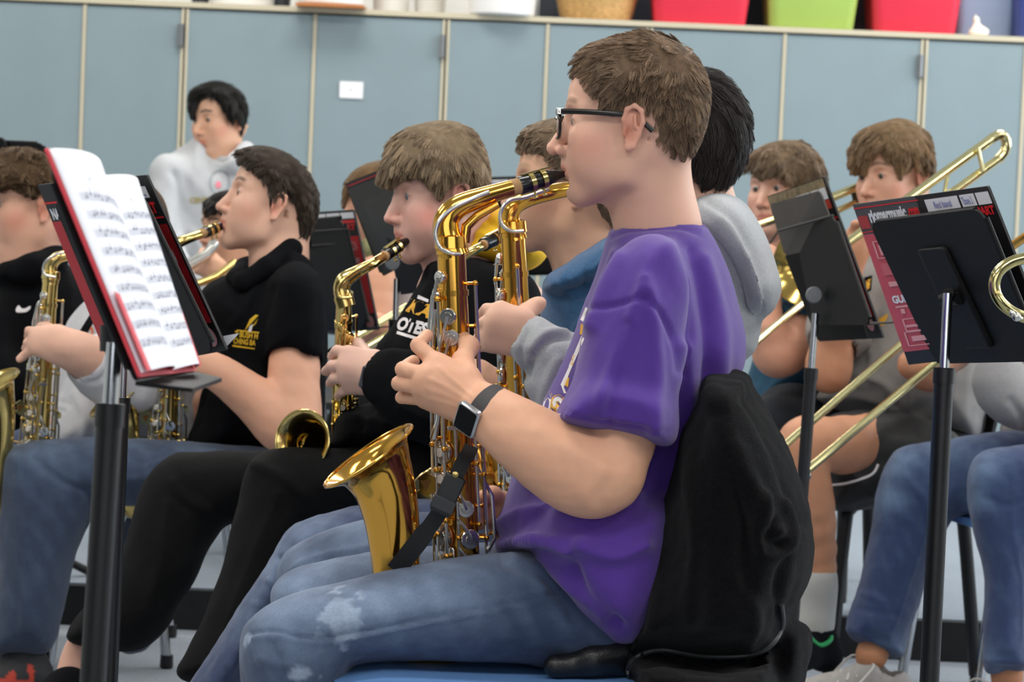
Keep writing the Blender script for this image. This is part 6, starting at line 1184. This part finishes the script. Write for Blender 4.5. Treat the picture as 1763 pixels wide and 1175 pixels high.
so = Solid(); so.blob([(1404, 735), (1440, 712), (1520, 706), (1620, 730), (1660, 770), (1650, 860), (1560, 872), (1440, 880), (1424, 860), (1418, 800), (1406, 760)], (6.3, 0, 0, 0, 0), .12, R=.07, k=.02); so.ell(P(1600, 800, 6.5), (.16, .16, .09), k=.04)
cloth('shorts', so, .007, mat('black_shorts', '101113', .6, bump=.3), p, [([(1430, 790), (1470, 820), (1500, 850)], 8, .006)], [(.06, .004, 5)])
sv = bvh(*SURF['shorts']); MB().tube([on(sv, a, b, 0, 6.2) for a, b in cr([(1432, 836), (1460, 832), (1500, 818), (1512, 800)], 5, False)] , .003, 6).build('white_piping', M_WPR, [o for o in p.children if o.name.startswith('shorts')][0])
MB().tube([on(sv, a, b, 0, 6.2) for a, b in cr([(1446, 776), (1456, 783), (1470, 780), (1480, 772), (1492, 775), (1504, 762), (1510, 750)], 5, False)], .0022, 6).build('drawcord', M_WPR, [o for o in p.children if o.name.startswith('shorts')][0])
sk = leg([(1413, 992, 6.18), (1408, 1040, 6.2), (1402, 1092, 6.2)], [.0335, .034, .036]); v, f = sk.mesh(.005); link('sock', mesh_np('sock', v, f), mat('white_sock', 'b9b8b4', .9, var=.1, vs=300, bump=.8, bs=200, stretch=(6, 6, .3)), p)
so = Solid(); so.rc(P(1404, 1115, 6.2), P(1352, 1140, 6.08), .042, .036, k=.02); so.rc(P(1408, 1105, 6.2), P(1420, 1125, 6.22), .045, .042, k=.02); so.rc(P(1404, 1070, 6.2), P(1403, 1095, 6.2), .036, .038, op='s', k=.004); v, f = so.mesh(.005); sho = link('shoe', mesh_np('shoe', v, f), M_BLK, p)
MB().tube(list(cr(PP([(1386, 1082, 6.14), (1396, 1100, 6.13), (1412, 1112, 6.14), (1430, 1102, 6.16), (1428, 1080, 6.2)]), 5, False)), .005, 8).build('green_trim', mat('green_trim', '1f9a55', .6), sho)
t = thing('trombone', 'brass trombone whose long slide points down to the bare knee', 'trombone', P(1500, 650, 6.0), 'trombones')
MB().tube(PP([(1350, 768, 5.90), (1640, 516, 6.25)]), .0082, 14).build('slide_tube', M_BRS, t); MB().tube(PP([(1388, 812, 5.90), (1690, 558, 6.25)]), .0092, 14).build('slide_tube', M_BRS, t)
MB().tube(list(cr(PP([(1352, 766, 5.9), (1342, 780, 5.89), (1352, 804, 5.885), (1374, 820, 5.885), (1392, 809, 5.9)]), 5, False)), .0090, 12).build('slide_bow', M_BRS, t); MB().ball(P(1390, 820, 5.89), .009).build('water_key', M_SILV, t)
MB().tube(PP([(1440, 432, 6.05), (1570, 338, 6.15), (1706, 240, 6.26)]), .0105, 16).build('bell_tube', M_BRS, t); MB().tube(PP([(1722, 272, 6.27), (1640, 332, 6.2), (1560, 390, 6.12)]), .0095, 16).build('return_tube', M_BRS, t)
MB().tube(list(cr(PP([(1704, 241, 6.26), (1722, 232, 6.27), (1732, 242, 6.275), (1730, 260, 6.275), (1719, 275, 6.27)]), 6, False)), .0112, 16).build('tuning_slide_bow', M_BRS, t)
for a, b in (((1684, 256), (1692, 296)), ((1633, 292), (1625, 340))): MB().tube(PP([(*a, 6.22), (*b, 6.22)]), .0045, 10).build('cross_brace', M_BRS, t)

# student in jeans at the right edge
p = person('student in grey sweatshirt and blue jeans, cut by the right picture edge', 1830, 6.1, 0); DJ = 6.1
h13 = Head(1850, 330, DJ + .1, yaw=10, size=.95, tone='c68f6f', h=.005, neck=[(1850, 400, DJ + .1, .05), (1850, 470, DJ + .1, .06)])
hair(h13, 'hair', p, [(1770, 330), (1775, 270), (1820, 235), (1880, 240), (1930, 290), (1935, 360), (1900, 400), (1870, 350), (1830, 310), (1790, 310)], '2e241c', t0=.006, t1=.02, n=0, h=.006)
s = leg([(1850, 520, 5.95), (1810, 660, 5.9), (1745, 690, 5.86), (1725, 640, 5.85), (1720, 600, 5.84)], [.05, .048, .042, .030, .027]); s.path(PP([(1850, 800, 6.1), (1580, 815, 6.0), (1530, 1060, 6.0), (1500, 1130, 5.98)]), [.05, .04, .036, .034])
s.path(PP([(1850, 700, 6.1), (1850, 830, 6.0), (1728, 830, 5.8), (1732, 1100, 5.79), (1734, 1165, 5.79)]), [.06, .05, .04, .034, .034]); tr = leg([(1850, 480, DJ + .1), (1850, 720, DJ + .1)], [.08, .11]); body_mesh(p, 'b07a58', [(s, .006), (tr, .014)], [h13])
sh = Solid(); sh.blob([(1800, 470), (1850, 440), (1920, 450), (1980, 520), (1990, 700), (1960, 800), (1800, 800), (1730, 760), (1722, 735), (1745, 690), (1770, 560)], DJ + .1, .17, R=.12, k=.02); sh.path(PP([(1840, 520, 5.98), (1815, 660, 5.92), (1755, 690, 5.87), (1722, 664, 5.85), (1718, 640, 5.85)]), [.07, .062, .052, .044, .036], k=.03, n=3)
sh.rc(P(1722, 600, 5.84), P(1718, 640, 5.85), .030, .032, op='s', k=.003)
cloth('sweatshirt', sh, .007, mat('mid_grey_marl', '918f90', .9, var=.08, vs=200, bump=.4, bs=500), p, [([(1740, 690), (1760, 720), (1763, 750)], 7, -.007)], [(.06, .003, 5)])
jn = Solid(); jn.blob([(1458, 1088), (1478, 1010), (1498, 920), (1512, 840), (1526, 795), (1552, 770), (1620, 758), (1700, 744), (1800, 740), (1900, 760), (1920, 850), (1860, 900), (1720, 890), (1650, 890), (1620, 930), (1596, 1000), (1572, 1070), (1550, 1132), (1500, 1118)], (6.0, 0, 0, 0, 0), .085, R=.07, k=.02)
jn.blob([(1664, 850), (1668, 806), (1692, 780), (1750, 766), (1840, 762), (1920, 780), (1900, 880), (1820, 900), (1786, 960), (1776, 1060), (1772, 1150), (1730, 1156), (1692, 1148), (1694, 1000), (1676, 920)], (5.78, 0, 0, 0, 0), .08, R=.065, k=.02)
cloth('jeans', jn, .006, M_DENIM, p, [([(1596, 880), (1580, 960), (1545, 1060), (1528, 1110)], 2.5, .003), ([(1745, 820), (1742, 900), (1758, 1000), (1760, 1100)], 2.5, .003), ([(1460, 1082), (1500, 1100), (1552, 1124)], 5, .006), ([(1692, 1136), (1772, 1140)], 5, .006), ([(1560, 820), (1590, 860), (1600, 900)], 6, .004), ([(1700, 860), (1740, 870), (1763, 860)], 6, -.004), ([(1480, 1020), (1530, 1040)], 5, .003), ([(1480, 1050), (1540, 1060)], 5, -.003)],
      [(.04, .0022, 4)], colfn=denim([(1545, 790, 40, .7), (1530, 860, 35, .45), (1690, 810, 35, .6), (1620, 775, 60, .35), (1680, 860, 25, .5), (1700, 1140, 30, .2), (1540, 1115, 30, .25)], base='24365c', light='7690b0'))
M_SHOE = mat('worn_grey_trainer', '9b9793', .8, var=.12, vs=60, bump=.6, bs=300)
def trainer(x, y, D, dx, lacec='c9c5bf', sc=1.0):
    o = P(x, y, D); fwd = unit(-CR * math.cos(dx) - V3(0, 1, 0) * math.sin(dx)); fwd[2] = 0; fwd = unit(fwd); up = V3(0, 0, 1); sd = np.cross(up, fwd); o = V3(o[0], o[1], 0); L = lambda a, b, c: o + fwd * a * sc + sd * b * sc + up * c * sc
    s = Solid()
    s.path([L(-.045, 0, .055), L(.0, 0, .055), L(.06, 0, .048), L(.12, 0, .040), L(.165, 0, .034)], [.040, .043, .042, .040, .030], k=.01); s.path([L(-.05, 0, .075), L(-.01, 0, .095)], [.036, .042], k=.02); s.rc(L(-.03, 0, .10), L(-.03, 0, .17), .032, .036, op='s', k=.004); s.rc(L(.02, 0, .095), L(.09, 0, .07), .024, .022, k=.02)
    v, f = s.mesh(.0045); v = wrinkle(v, f, .03, .002, 4); t_ = link('shoe', mesh_np('shoe', v, f), M_SHOE, p)
    s = Solid(); s.path([L(-.05, 0, .014), L(.05, 0, .012), L(.13, 0, .012), L(.17, 0, .016)], [.046, .044, .046, .036], k=.01, flat=up, fs=.35); v, f = s.mesh(.0045); link('sole', mesh_np('sole', v, f), mat('sole_grey', 'b5b2ac', .7), t_)
    lc = MB(); sb = bvh(*Solid.mesh(s, .0045))
    for i in range(5): a = .015 + i * .019; z = .118 - i * .009; lc.tube(list(cr([L(a, -.03, z - .022), L(a + .005, 0, z + .003), L(a + .012, .03, z - .022)], 4, False)), .0022 * sc, 6)
    lc.tube(list(cr([L(.01, .005, .118), L(-.005, .04, .12), L(.03, .055, .075), L(.05, .045, .05)], 5, False)), .0022 * sc, 6); lc.tube(list(cr([L(.01, -.005, .118), L(.04, -.05, .125), L(.08, -.06, .08)], 5, False)), .0022 * sc, 6); lc.build('laces', mat('lace', lacec, .8), t_)
trainer(1500, 1150, 5.98, -.15, sc=1.05); trainer(1724, 1170, 5.80, .2)
t = thing('trombone', 'curved brass tubing entering at the right edge in front of the big black stand', 'trombone', P(1760, 500, 4.0), 'trombones')
MB().tube(list(cr(PP([(1860, 418, 3.99), (1775, 442, 3.99), (1740, 452, 3.985), (1718, 470, 3.98), (1712, 496, 3.98), (1724, 522, 3.98), (1752, 542, 3.985), (1800, 556, 3.99), (1870, 566, 4.0)]), 8, False)), .0082, 18).build('tube_bow', mat('old_brass', 'c9bd84', .16, metal=1.), t)
MB().tube(PP([(1742, 424, 4.5), (1800, 384, 4.4)]), .0075, 12).build('upper_tube', M_GOLD, t)
MB().ball(P(1717, 506, 3.965), .0045).build('knob', M_GOLDL, t); k_ = MB(); k_.ball(P(1750, 546, 3.965), .0065).ball(P(1743, 540, 3.96), .004).tube(PP([(1738, 536, 3.97), (1760, 550, 3.97)]), .003, 8); k_.build('water_key', M_SILV, t)
# ------------------------------------------------------------------ music stands and folders
M_DESK = mat('stand_black', '08090b', .55, var=.08, vs=40, bump=.1, bs=300, spec=.25); M_TUBE = mat('stand_tube', '100f11', .4); M_FOLD = mat('folder_black', '17161a', .5, var=.1, vs=30)
M_RED = mat('folder_red', 'b01d27', .5, var=.3, vs=35, stretch=(1, 1, 1)); M_REDB = mat('bright_red', 'd8202a', .55); M_PINK = mat('faded_red', 'c4505c', .5, var=.06, vs=20); M_LBL = mat('label_white', 'dfe1e8', .7); M_INK = mat('blue_ink', '3a48a8', .7)
def quadpt(c, s, t): a, b, d, e = c; return (a * (1 - s) + b * s) * (1 - t) + (e * (1 - s) + d * s) * t      # TL TR BR BL
def planar(c):
    a, b, d, e = [np.asarray(q, float) for q in c]; n = np.cross(b - a, e - a); r = d - CAM; t = ((a - CAM) @ n) / (r @ n); return [a, b, CAM + r * t, e]
def panel(name, c, th, m, parent, r=.02, sub=None, n=None):
    a, b, d, e = c; nrm = unit(np.cross(b - a, e - a)); nrm = nrm if nrm @ CF < 0 else -nrm
    w = np.linalg.norm(b - a); h = np.linalg.norm(e - a); ring = []
    for q, (s0, t0) in enumerate(((1, 1), (0, 1), (0, 0), (1, 0))):
        for k in range(5):
            w_ = math.pi / 2 * (q + k / 4); ring.append(quadpt(c, s0 + (1 if s0 == 0 else -1) * r / w + r / w * math.cos(w_), t0 + (1 if t0 == 0 else -1) * r / h + r / h * math.sin(w_)))
    return MB().prism([p + nrm * th / 2 for p in ring], -nrm, th).build(name, m, parent, smooth=False), nrm
def stand(label, c, pole, D, parts=True, flange=.012, knob=None, z0=0., sleeve=None, thick=(.0065, .013), r=.02, tripod=True, bracket=True, ledge=True):
    c = planar(c); top = P(*pole[0], D); foot = P(*pole[1], D); dd = top - foot; foot = top - dd * ((top[2] - z0) / dd[2])
    t = thing('music_stand', label, 'music stand', foot, 'black music stands'); dk, nrm = panel('desk', c, .004, M_DESK, t, r)
    lip = MB(); a, b, d, e = c
    for p0, p1 in ((a, b), (b, d), (e, a)): lip.tube([p0 * .94 + p1 * .06 - nrm * .002, p0 * .06 + p1 * .94 - nrm * .002], .004, 8)
    lip.build('rolled_edge', M_DESK, dk)
    inw = -nrm; lw = .055
    if ledge: MB().prism([e + (d - e) * .01, d - (d - e) * .01, d - (d - e) * .01 + inw * lw, e + (d - e) * .01 + inw * lw], unit(a - e), .003).build('ledge', M_DESK, t, smooth=False)
    sl = foot + (top - foot) * (sleeve if sleeve is not None else .62)
    MB().tube([sl, top], thick[0], 16).build('chrome_tube', M_CHROME, t); MB().tube([foot, sl], thick[1], 20).build('sleeve', M_TUBE, t)
    MB().tube([sl - unit(top - foot) * .02, sl + unit(top - foot) * .004], thick[1] * 1.12, 20).build('collar', M_TUBE, t)
    if bracket:
        m = MB(); cc = quadpt(c, .5, .55); ax = (unit(b - a), unit(e - a), nrm); m.box(cc + nrm * .006, ax, (.05, .085, .004), .01); m.tube([cc + nrm * .012 - ax[0] * .03, cc + nrm * .012 + ax[0] * .03], .010, 12); m.tube([cc + nrm * .012, top], [.010, thick[0] * 1.2], 12)
        bo = m.build('bracket', M_DESK, t)
    if knob: MB().disc(P(*knob, D - .03), unit(-CF), .0165, .014, 22).build('knob', mat('grey_knob', '6c6f73', .4), t)
    if tripod:
        for k in range(3): w = 2 * math.pi * k / 3 + .5; MB().tube([foot + V3(0, 0, .11), foot + V3(.2 * math.cos(w), .2 * math.sin(w), .045), foot + V3(.27 * math.cos(w), .27 * math.sin(w), .010)], .010, 10).build('leg', M_TUBE, t)
    return t
def folder(label, c, th=.004, left=None, split=None, labels=True, bandtop=.2, text=True, body=M_RED, spine=None, txt='PARTY ON', group='red and black music folders', two=False):
    c = planar(c); ctr = sum(c) / 4; t = thing('music_folder', label, 'music folder', ctr, group); _, nrm = panel('cover', c, th, M_FOLD, t, .003)
    off = nrm * (th / 2 + .0004); a, b, d, e = c
    def patch(name, s0, s1, t0, t1, m, lift=0.):
        q = [quadpt(c, s, tt) + off + nrm * lift for s, tt in ((s0, t0), (s1, t0), (s1, t1), (s0, t1))]; return MB().add(q, [(0, 1, 2, 3)]).build(name, m, t, smooth=False)
    def word(s, s0, s1, t0, t1, m, bold=.03, lift=.0008):
        v, f = text_mesh(s, 1.0, bold); mn = v.min(0); mx = v.max(0); q = [quadpt(c, s0 + (s1 - s0) * (x - mn[0]) / (mx[0] - mn[0]), t1 - (t1 - t0) * (y - mn[1]) / (mx[1] - mn[1])) + off + nrm * lift for x, y, _ in v]
        return link('printed_words', mesh_np('printed_words', q, f), m, t, smooth=False)
    return t, patch, word
def Q(*pts): return [P(*p) for p in pts]
# big stand at right
t = stand('largest black music stand at right, its bare back to the viewer', Q((1498, 384, 4.55), (1690, 360, 4.14), (1796, 622, 4.14), (1612, 626, 4.50)), [(1632, 505), (1600, 1175)], 4.28, sleeve=.88, thick=(.0075, .0150), r=.022)
f_, patch, word = folder('red and black music folder behind the big right stand, labelled Red band', Q((1470, 352, 4.60), (1702, 320, 4.20), (1812, 600, 4.20), (1566, 628, 4.58)))
patch('red_panel', .0, .36, .19, .92, M_PINK); patch('grey_field', .0, .485, .0, .19, mat('grey_field', '4a4a50', .5)); patch('stripe', .0, .50, .022, .029, M_REDB, .0008); patch('stripe', .0, .20, .172, .178, M_REDB, .0008)
for s0, s1 in ((.54, .775), (.79, .89), (.90, .99)): patch('name_label', s0 - .0, s1, .03, .105, M_LBL)
word('Red band', .60, .72, .048, .09, M_INK, .0, .0012); word('Tbone 2', .80, .87, .045, .09, M_INK, .0, .0012); word('riomarmusic', .10, .385, .045, .125, M_LBL, .05, .0012); word('.com', .395, .48, .065, .125, M_REDB, .05, .0012); word('NAME', .54, .73, .115, .17, M_REDB, .06); word('INSTRUMENT', .74, .86, .12, .165, M_REDB, .03); word('PART', .875, .99, .115, .17, M_REDB, .05); patch('red_marks', .01, .085, .075, .155, mat('brick_red', 'a8363a', .6), .0008)
M_PK2 = mat('pale_pink_print', 'e2a0a4', .6)
def boxed(s0, s1, t0, t1):
    for a in ((s0, s1, t0, t0 + .006), (s0, s1, t1 - .006, t1), (s0, s0 + .012, t0, t1)): patch('box_line', *a, M_PK2, .0012)
boxed(.055, .26, .235, .345); boxed(.075, .26, .72, .80); boxed(.055, .30, .80, .89)
word('GUITAR', .055, .27, .575, .625, M_LBL, .05, .0012)
for s0, s1, t0, t1 in ((.09, .11, .26, .325), (.125, .145, .255, .32), (.16, .19, .26, .325), (.06, .24, .375, .45), (.07, .25, .49, .52), (.06, .28, .64, .652), (.09, .12, .66, .69), (.08, .30, .76, .775), (.10, .28, .83, .862)): patch('faint_print', s0, s1, t0, t1, M_PK2 if t0 != .375 else mat('fainter_pink', 'cc6670', .6), .0012)
# angled stand in front of the teal trombonist
t = stand('angled black music stand with grey knob before the teal trombonist', Q((1368, 388, 5.80), (1436, 372, 5.55), (1500, 560, 5.55), (1402, 560, 5.72)), [(1404, 540), (1382, 838)], 5.66, knob=(1402, 508), sleeve=.87, thick=(.0075, .0125), r=.02, bracket=False)
o, n_ = panel('desk_extension', Q((1326, 352, 5.86), (1412, 328, 5.60), (1447, 420, 5.60), (1352, 440, 5.84)), .003, mat('worn_plate', '4b4844', .5, var=.1), t, .012); panel('desk_extension', Q((1352, 440, 5.84), (1447, 420, 5.60), (1495, 584, 5.58), (1408, 586, 5.80)), .003, M_DESK, t, .008)
MB().tube([P(1340, 398, 5.825) - CF * .02, P(1432, 372, 5.585) - CF * .02], .003, 6).build('crease', mat('crease_dark', '302e2c', .5), t)
f_, patch, word = folder('worn music folder with dark red edge behind the angled stand', Q((1322, 338, 5.92), (1420, 304, 5.66), (1522, 582, 5.62), (1412, 588, 5.88)))
patch('red_edge', .60, .98, .27, .86, M_RED); patch('worn_strip', .0, .97, .005, .10, mat('tattered_tape', '8a7a5c', .6, var=.5, vs=60)); patch('torn_edge', .02, .38, .10, .15, mat('torn_paper', 'b9b2a4', .8, var=.3, vs=80)); patch('stripe', .62, .99, .245, .255, M_REDB, .0005)
for s0, s1 in ((.46, .70), (.72, .84), (.855, .96)): patch('name_label', s0, s1, .06, .13, M_LBL, .0008)
patch('red_band', .44, .96, .135, .19, mat('orange_red', 'b8402e', .6), .0004); word('PARTY', .86, .93, .33, .42, M_LBL, .03, .001); patch('dept_label', .80, .91, .47, .53, M_LBL, .001); word('DEPT', .82, .89, .48, .52, M_FOLD, .02, .0016)
a_ = [quadpt(planar(Q((1322, 338, 5.92), (1420, 304, 5.66), (1522, 582, 5.62), (1412, 588, 5.88))), .86 + .055 * math.cos(w), .90 + .055 * math.sin(w)) + unit(-CF) * .006 for w in np.linspace(0, 6.28, 25)[:-1]]; MB().add(a_, [tuple(range(24))]).build('oval_mark', M_PK2, f_, smooth=False)
# foreground left stand with open sheet music
c1 = planar(Q((88, 292, 2.64), (226, 330, 3.02), (334, 640, 3.02), (233, 655, 2.66)))
t = stand('nearest black music stand at left, seen edge-on, carrying the open sheet music', c1, [(197, 590), (160, 1175)], 2.86, sleeve=.93, thick=(.0085, .0135), r=.01, bracket=False, ledge=False)
a, b, d, e = [np.asarray(q) for q in c1]; MB().prism(Q((233, 657, 2.66), (336, 640, 3.0), (382, 651, 2.93), (332, 669, 2.62)), V3(0, 0, -1), .004).build('music_shelf', M_DESK, t, smooth=False)
MB().tube([P(197, 560, 2.87), P(196, 606, 2.87)], .0145, 16).build('socket', M_TUBE, t); MB().tube([P(198, 580, 2.87), quadpt(c1, .45, .6)], .008, 10).build('tilt_arm', M_TUBE, t)
f_ = thing('sheet_music', 'open white sheet music in a thin red cover on the nearest left stand', 'sheet music', quadpt(c1, .5, .5), None)
fc = planar(Q((78, 255, 2.60), (228, 332, 2.98), (336, 640, 2.985), (240, 650, 2.62))); nr = unit(np.cross(fc[1] - fc[0], fc[3] - fc[0])); nr = nr if nr @ CF < 0 else -nr
panel('red_cover', fc, .003, mat('red_card', 'd8414c', .5), f_, .003)
m = MB(); NS, NT = 28, 20
def page(name, s0, s1, t0, t1, bulge, lift, m_, curl=0):
    V = []; 
    for j in range(NT + 1):
        for i in range(NS + 1):
            s_ = i / NS; tt = j / NT; q = quadpt(fc, s0 + (s1 - s0) * s_, (t0[0] * (1 - s_) + t0[1] * s_) * (1 - tt) + (t1[0] * (1 - s_) + t1[1] * s_) * tt) + nr * (lift + bulge * math.sin(math.pi * s_) ** .8 * (1 - .3 * tt)); V.append(q)
    for j in range(NT + 1):
        for i in range(NS + 1): V.append(V[j * (NS + 1) + i] - nr * .0008)
    K = (NS + 1) * (NT + 1); g_ = lambda l, i, j: l * K + j * (NS + 1) + i
    F = [(g_(0, i, j), g_(0, i + 1, j), g_(0, i + 1, j + 1), g_(0, i, j + 1)) for i in range(NS) for j in range(NT)] + [(g_(1, i, j), g_(1, i, j + 1), g_(1, i + 1, j + 1), g_(1, i + 1, j)) for i in range(NS) for j in range(NT)]
    F += [(g_(0, 0, j), g_(0, 0, j + 1), g_(1, 0, j + 1), g_(1, 0, j)) for j in range(NT)] + [(g_(0, NS, j), g_(1, NS, j), g_(1, NS, j + 1), g_(0, NS, j + 1)) for j in range(NT)] + [(g_(0, i, 0), g_(1, i, 0), g_(1, i + 1, 0), g_(0, i + 1, 0)) for i in range(NS)]
    o = MB().add(V, F).build(name, m_, f_, auto=False)
    return o, lambda s_, tt: quadpt(fc, s0 + (s1 - s0) * s_, (t0[0] * (1 - s_) + t0[1] * s_) * (1 - tt) + (t1[0] * (1 - s_) + t1[1] * s_) * tt) + nr * (lift + .0006 + bulge * math.sin(math.pi * s_) ** .8 * (1 - .3 * tt))
M_PAGE = mat('page_white', 'eceef6', .7)
pg = [page('page', .01, .53, (.005, .02), (.985, .985), .020, .003, M_PAGE), page('page', .53, .97, (.02, .0), (.985, .985), .020, .003, M_PAGE)]
M_STF = mat('staff_ink', '9a9db0', .8); M_NOTE = mat('note_ink', '45485a', .8)
rnd = random.Random(5)
for po, fn in pg:
    sf = MB(); nt = MB()
    for r_ in range(9):
        t0 = .20 + r_ * .083
        for l in range(5):
            tt = t0 + l * .0075; V = []
            for i in range(15): s_ = .08 + .84 * i / 14; V += [fn(s_, tt), fn(s_, tt + .0016)]
            sf.add(V, [(2 * i, 2 * i + 2, 2 * i + 3, 2 * i + 1) for i in range(14)])
        for k in range(16):
            s_ = .12 + .78 * (k + rnd.random() * .5) / 16; tt = t0 + rnd.choice((0, .0075, .015, .0225)); nt.add([fn(s_, tt), fn(s_ + .016, tt), fn(s_ + .016, tt + .008), fn(s_, tt + .008)], [(0, 1, 2, 3)]); nt.add([fn(s_ + .013, tt - .022), fn(s_ + .017, tt - .022), fn(s_ + .017, tt), fn(s_ + .013, tt)], [(0, 1, 2, 3)])
    nt.add([fn(.25, .13), fn(.75, .13), fn(.75, .138), fn(.25, .138)], [(0, 1, 2, 3)])
    sf.build('staves', M_STF, po, smooth=False); nt.build('notes', M_NOTE, po, smooth=False)
for q in ((.004, .13, .64, .985), (.93, .985, .66, .985)):
    V = [quadpt(fc, s, tt) + nr * .009 for s, tt in ((q[0], q[2]), (q[1], q[2] + .02), (q[1], q[3]), (q[0], q[3]))]; MB().prism(V, -nr, .001).build('red_pocket', mat('red_card', 'd8414c', .5), f_, smooth=False)
# second stand behind it, with the wide red folder
c2 = Q((92, 345, 4.80), (240, 334, 4.50), (372, 606, 4.50), (215, 640, 4.78))
t = stand('black music stand with twin grooves just behind the sheet music stand', c2, [(214, 600), (190, 1175)], 4.66, sleeve=.895, thick=(.0070, .0125), r=.03, bracket=False, ledge=False)
for y0, y1 in (((140, 400), (262, 388)), ((150, 425), (272, 412))): MB().tube([P(*y0, 4.73), P(*y1, 4.49)], .0025, 6).build('groove', mat('crease_dark', '302e2c', .5), t)
f_, patch, word = folder('wide red and black music folder at left, showing PART and DEPT', Q((66, 318, 4.90), (254, 301, 4.56), (392, 603, 4.56), (196, 640, 4.86)))
patch('red_edge', .80, .985, .28, .84, M_RED); patch('red_edge', .0, .16, .20, .84, mat('edge_red', 'b3232c', .5)); patch('stripe', .75, .99, .235, .245, M_REDB, .0005); patch('stripe', .0, .3, .095, .105, M_REDB, .0005)
for s0, s1 in ((.66, .70), (.705, .81), (.82, .95)): patch('name_label', s0, s1, .06, .125, M_LBL, .0005)
word('Alto', .85, .90, .07, .10, M_INK, 0, .001); word('wing', .885, .93, .10, .12, M_INK, 0, .001); word('Alt Sax', .72, .79, .085, .12, M_INK, 0, .001); word('PART', .82, .965, .15, .215, M_REDB, .05, .001); word('NAM', .03, .14, .13, .19, M_LBL, .05, .001); word('TY', .86, .90, .33, .39, M_LBL, .03, .001); word('O N', .90, .94, .42, .50, M_LBL, .03, .001)
patch('dept_label', .79, .90, .545, .60, M_LBL, .0006); word('DEPT', .81, .89, .552, .592, M_FOLD, .02, .0012)
cc = planar(Q((66, 318, 4.90), (254, 301, 4.56), (392, 603, 4.56), (196, 640, 4.86)))
for r0, m_, lf in ((1, M_PK2, .006), (.72, mat('oval_core', 'b9b4b8', .6), .008)): MB().add([quadpt(cc, .915 + .045 * r0 * math.cos(w), .915 + .055 * r0 * math.sin(w)) - CF * lf for w in np.linspace(0, 6.28, 25)[:-1]], [tuple(range(24))]).build('oval_mark', m_, f_, smooth=False)
o = MB().prism(Q((384, 579, 4.52), (412, 574, 4.50), (390, 597, 4.52)), CF, .0006).build('loose_paper', M_PAGE, None, smooth=False); props(o, 'white paper corner sticking out of the wide red folder at left', 'paper')
# stand far left
stand('black music stand top at the far left, behind the curly hair', Q((-90, 240, 6.9), (72, 247, 6.7), (104, 330, 6.7), (-50, 330, 6.9)), [(-20, 320), (-30, 900)], 6.8, r=.01, z0=.1)
# centre stands
t = stand('black music stand right behind the polo shirt, with a bright red folder', Q((508, 382, 6.35), (590, 374, 6.15), (636, 566, 6.15), (520, 572, 6.35)), [(560, 560), (550, 900)], 6.25, r=.035, bracket=False)
for a, b in (((520, 400), (600, 394)), ((524, 424), (604, 418))): MB().tube([P(*a, 6.30), P(*b, 6.13)], .002, 6).build('groove', mat('crease_dark', '302e2c', .5), t)
f_, patch, word = folder('bright red music folder between the polo shirt and the blond boy', Q((535, 366, 6.42), (610, 361, 6.20), (653, 568, 6.20), (560, 574, 6.40)))
patch('red_panel', .55, .99, .22, .86, M_REDB); patch('red_band', .1, .98, .085, .11, M_REDB, .0004)
for s0, s1 in ((.05, .36), (.38, .68), (.70, .99)): patch('name_label', s0, s1, .02, .07, M_LBL, .0006)
word('PART', .62, .97, .12, .17, M_REDB, .04, .001); word('TY ON', .72, .93, .26, .34, M_PK2, .02, .001); patch('dept_label', .66, .92, .40, .44, M_PK2, .0006)
cc = planar(Q((535, 366, 6.42), (610, 361, 6.20), (653, 568, 6.20), (560, 574, 6.40))); MB().add([quadpt(cc, .86 + .08 * math.cos(w), .93 + .055 * math.sin(w)) - CF * .006 for w in np.linspace(0, 6.28, 25)[:-1]], [tuple(range(24))]).build('oval_mark', M_PK2, f_, smooth=False)
t = stand('tilted black music stand covering a player\'s face beside the blond boy', Q((655, 356, 6.00), (722, 330, 5.80), (748, 500, 5.80), (690, 508, 5.98)), [(683, 480), (672, 900)], 5.92, r=.02, knob=(676, 452), bracket=False, sleeve=.9)
panel('desk_extension', Q((600, 326, 6.10), (690, 290, 5.84), (726, 440, 5.84), (660, 476, 6.08)), .003, mat('worn_plate_dark', '34332f', .5, var=.1), t, .01)
f_, patch, word = folder('dark music folder on the tilted stand beside the blond boy\'s hair', Q((595, 316, 6.16), (690, 278, 5.90), (730, 440, 5.90), (655, 470, 6.14)))
patch('stripe', .02, .9, .03, .045, M_RED); patch('name_label', .12, .9, .075, .115, mat('grey_label', '9a9ca4', .7)); patch('red_edge', .02, .12, .08, .12, M_REDB)
t = stand('black music stand far behind the front saxophonist\'s chin', Q((846, 330, 7.4), (1060, 330, 7.1), (1090, 470, 7.1), (870, 470, 7.4)), [(970, 460), (960, 900)], 7.25, r=.02, z0=.1, bracket=False)
f_, patch, word = folder('navy-edged music folder behind the front saxophonist\'s chin', Q((842, 305, 7.46), (1064, 298, 7.16), (1096, 470, 7.16), (872, 476, 7.46)))
for s0, s1 in ((.0, .155), (.165, .22), (.24, .6)): patch('name_label', s0, s1, .03, .10, M_LBL, .0006)
word('Alto wd', .01, .10, .04, .085, M_INK, 0, .001); word('NAMEPART', .0, .22, .115, .17, M_REDB, .05, .001); patch('red_edge', .94, .99, .52, .62, M_REDB, .0005)
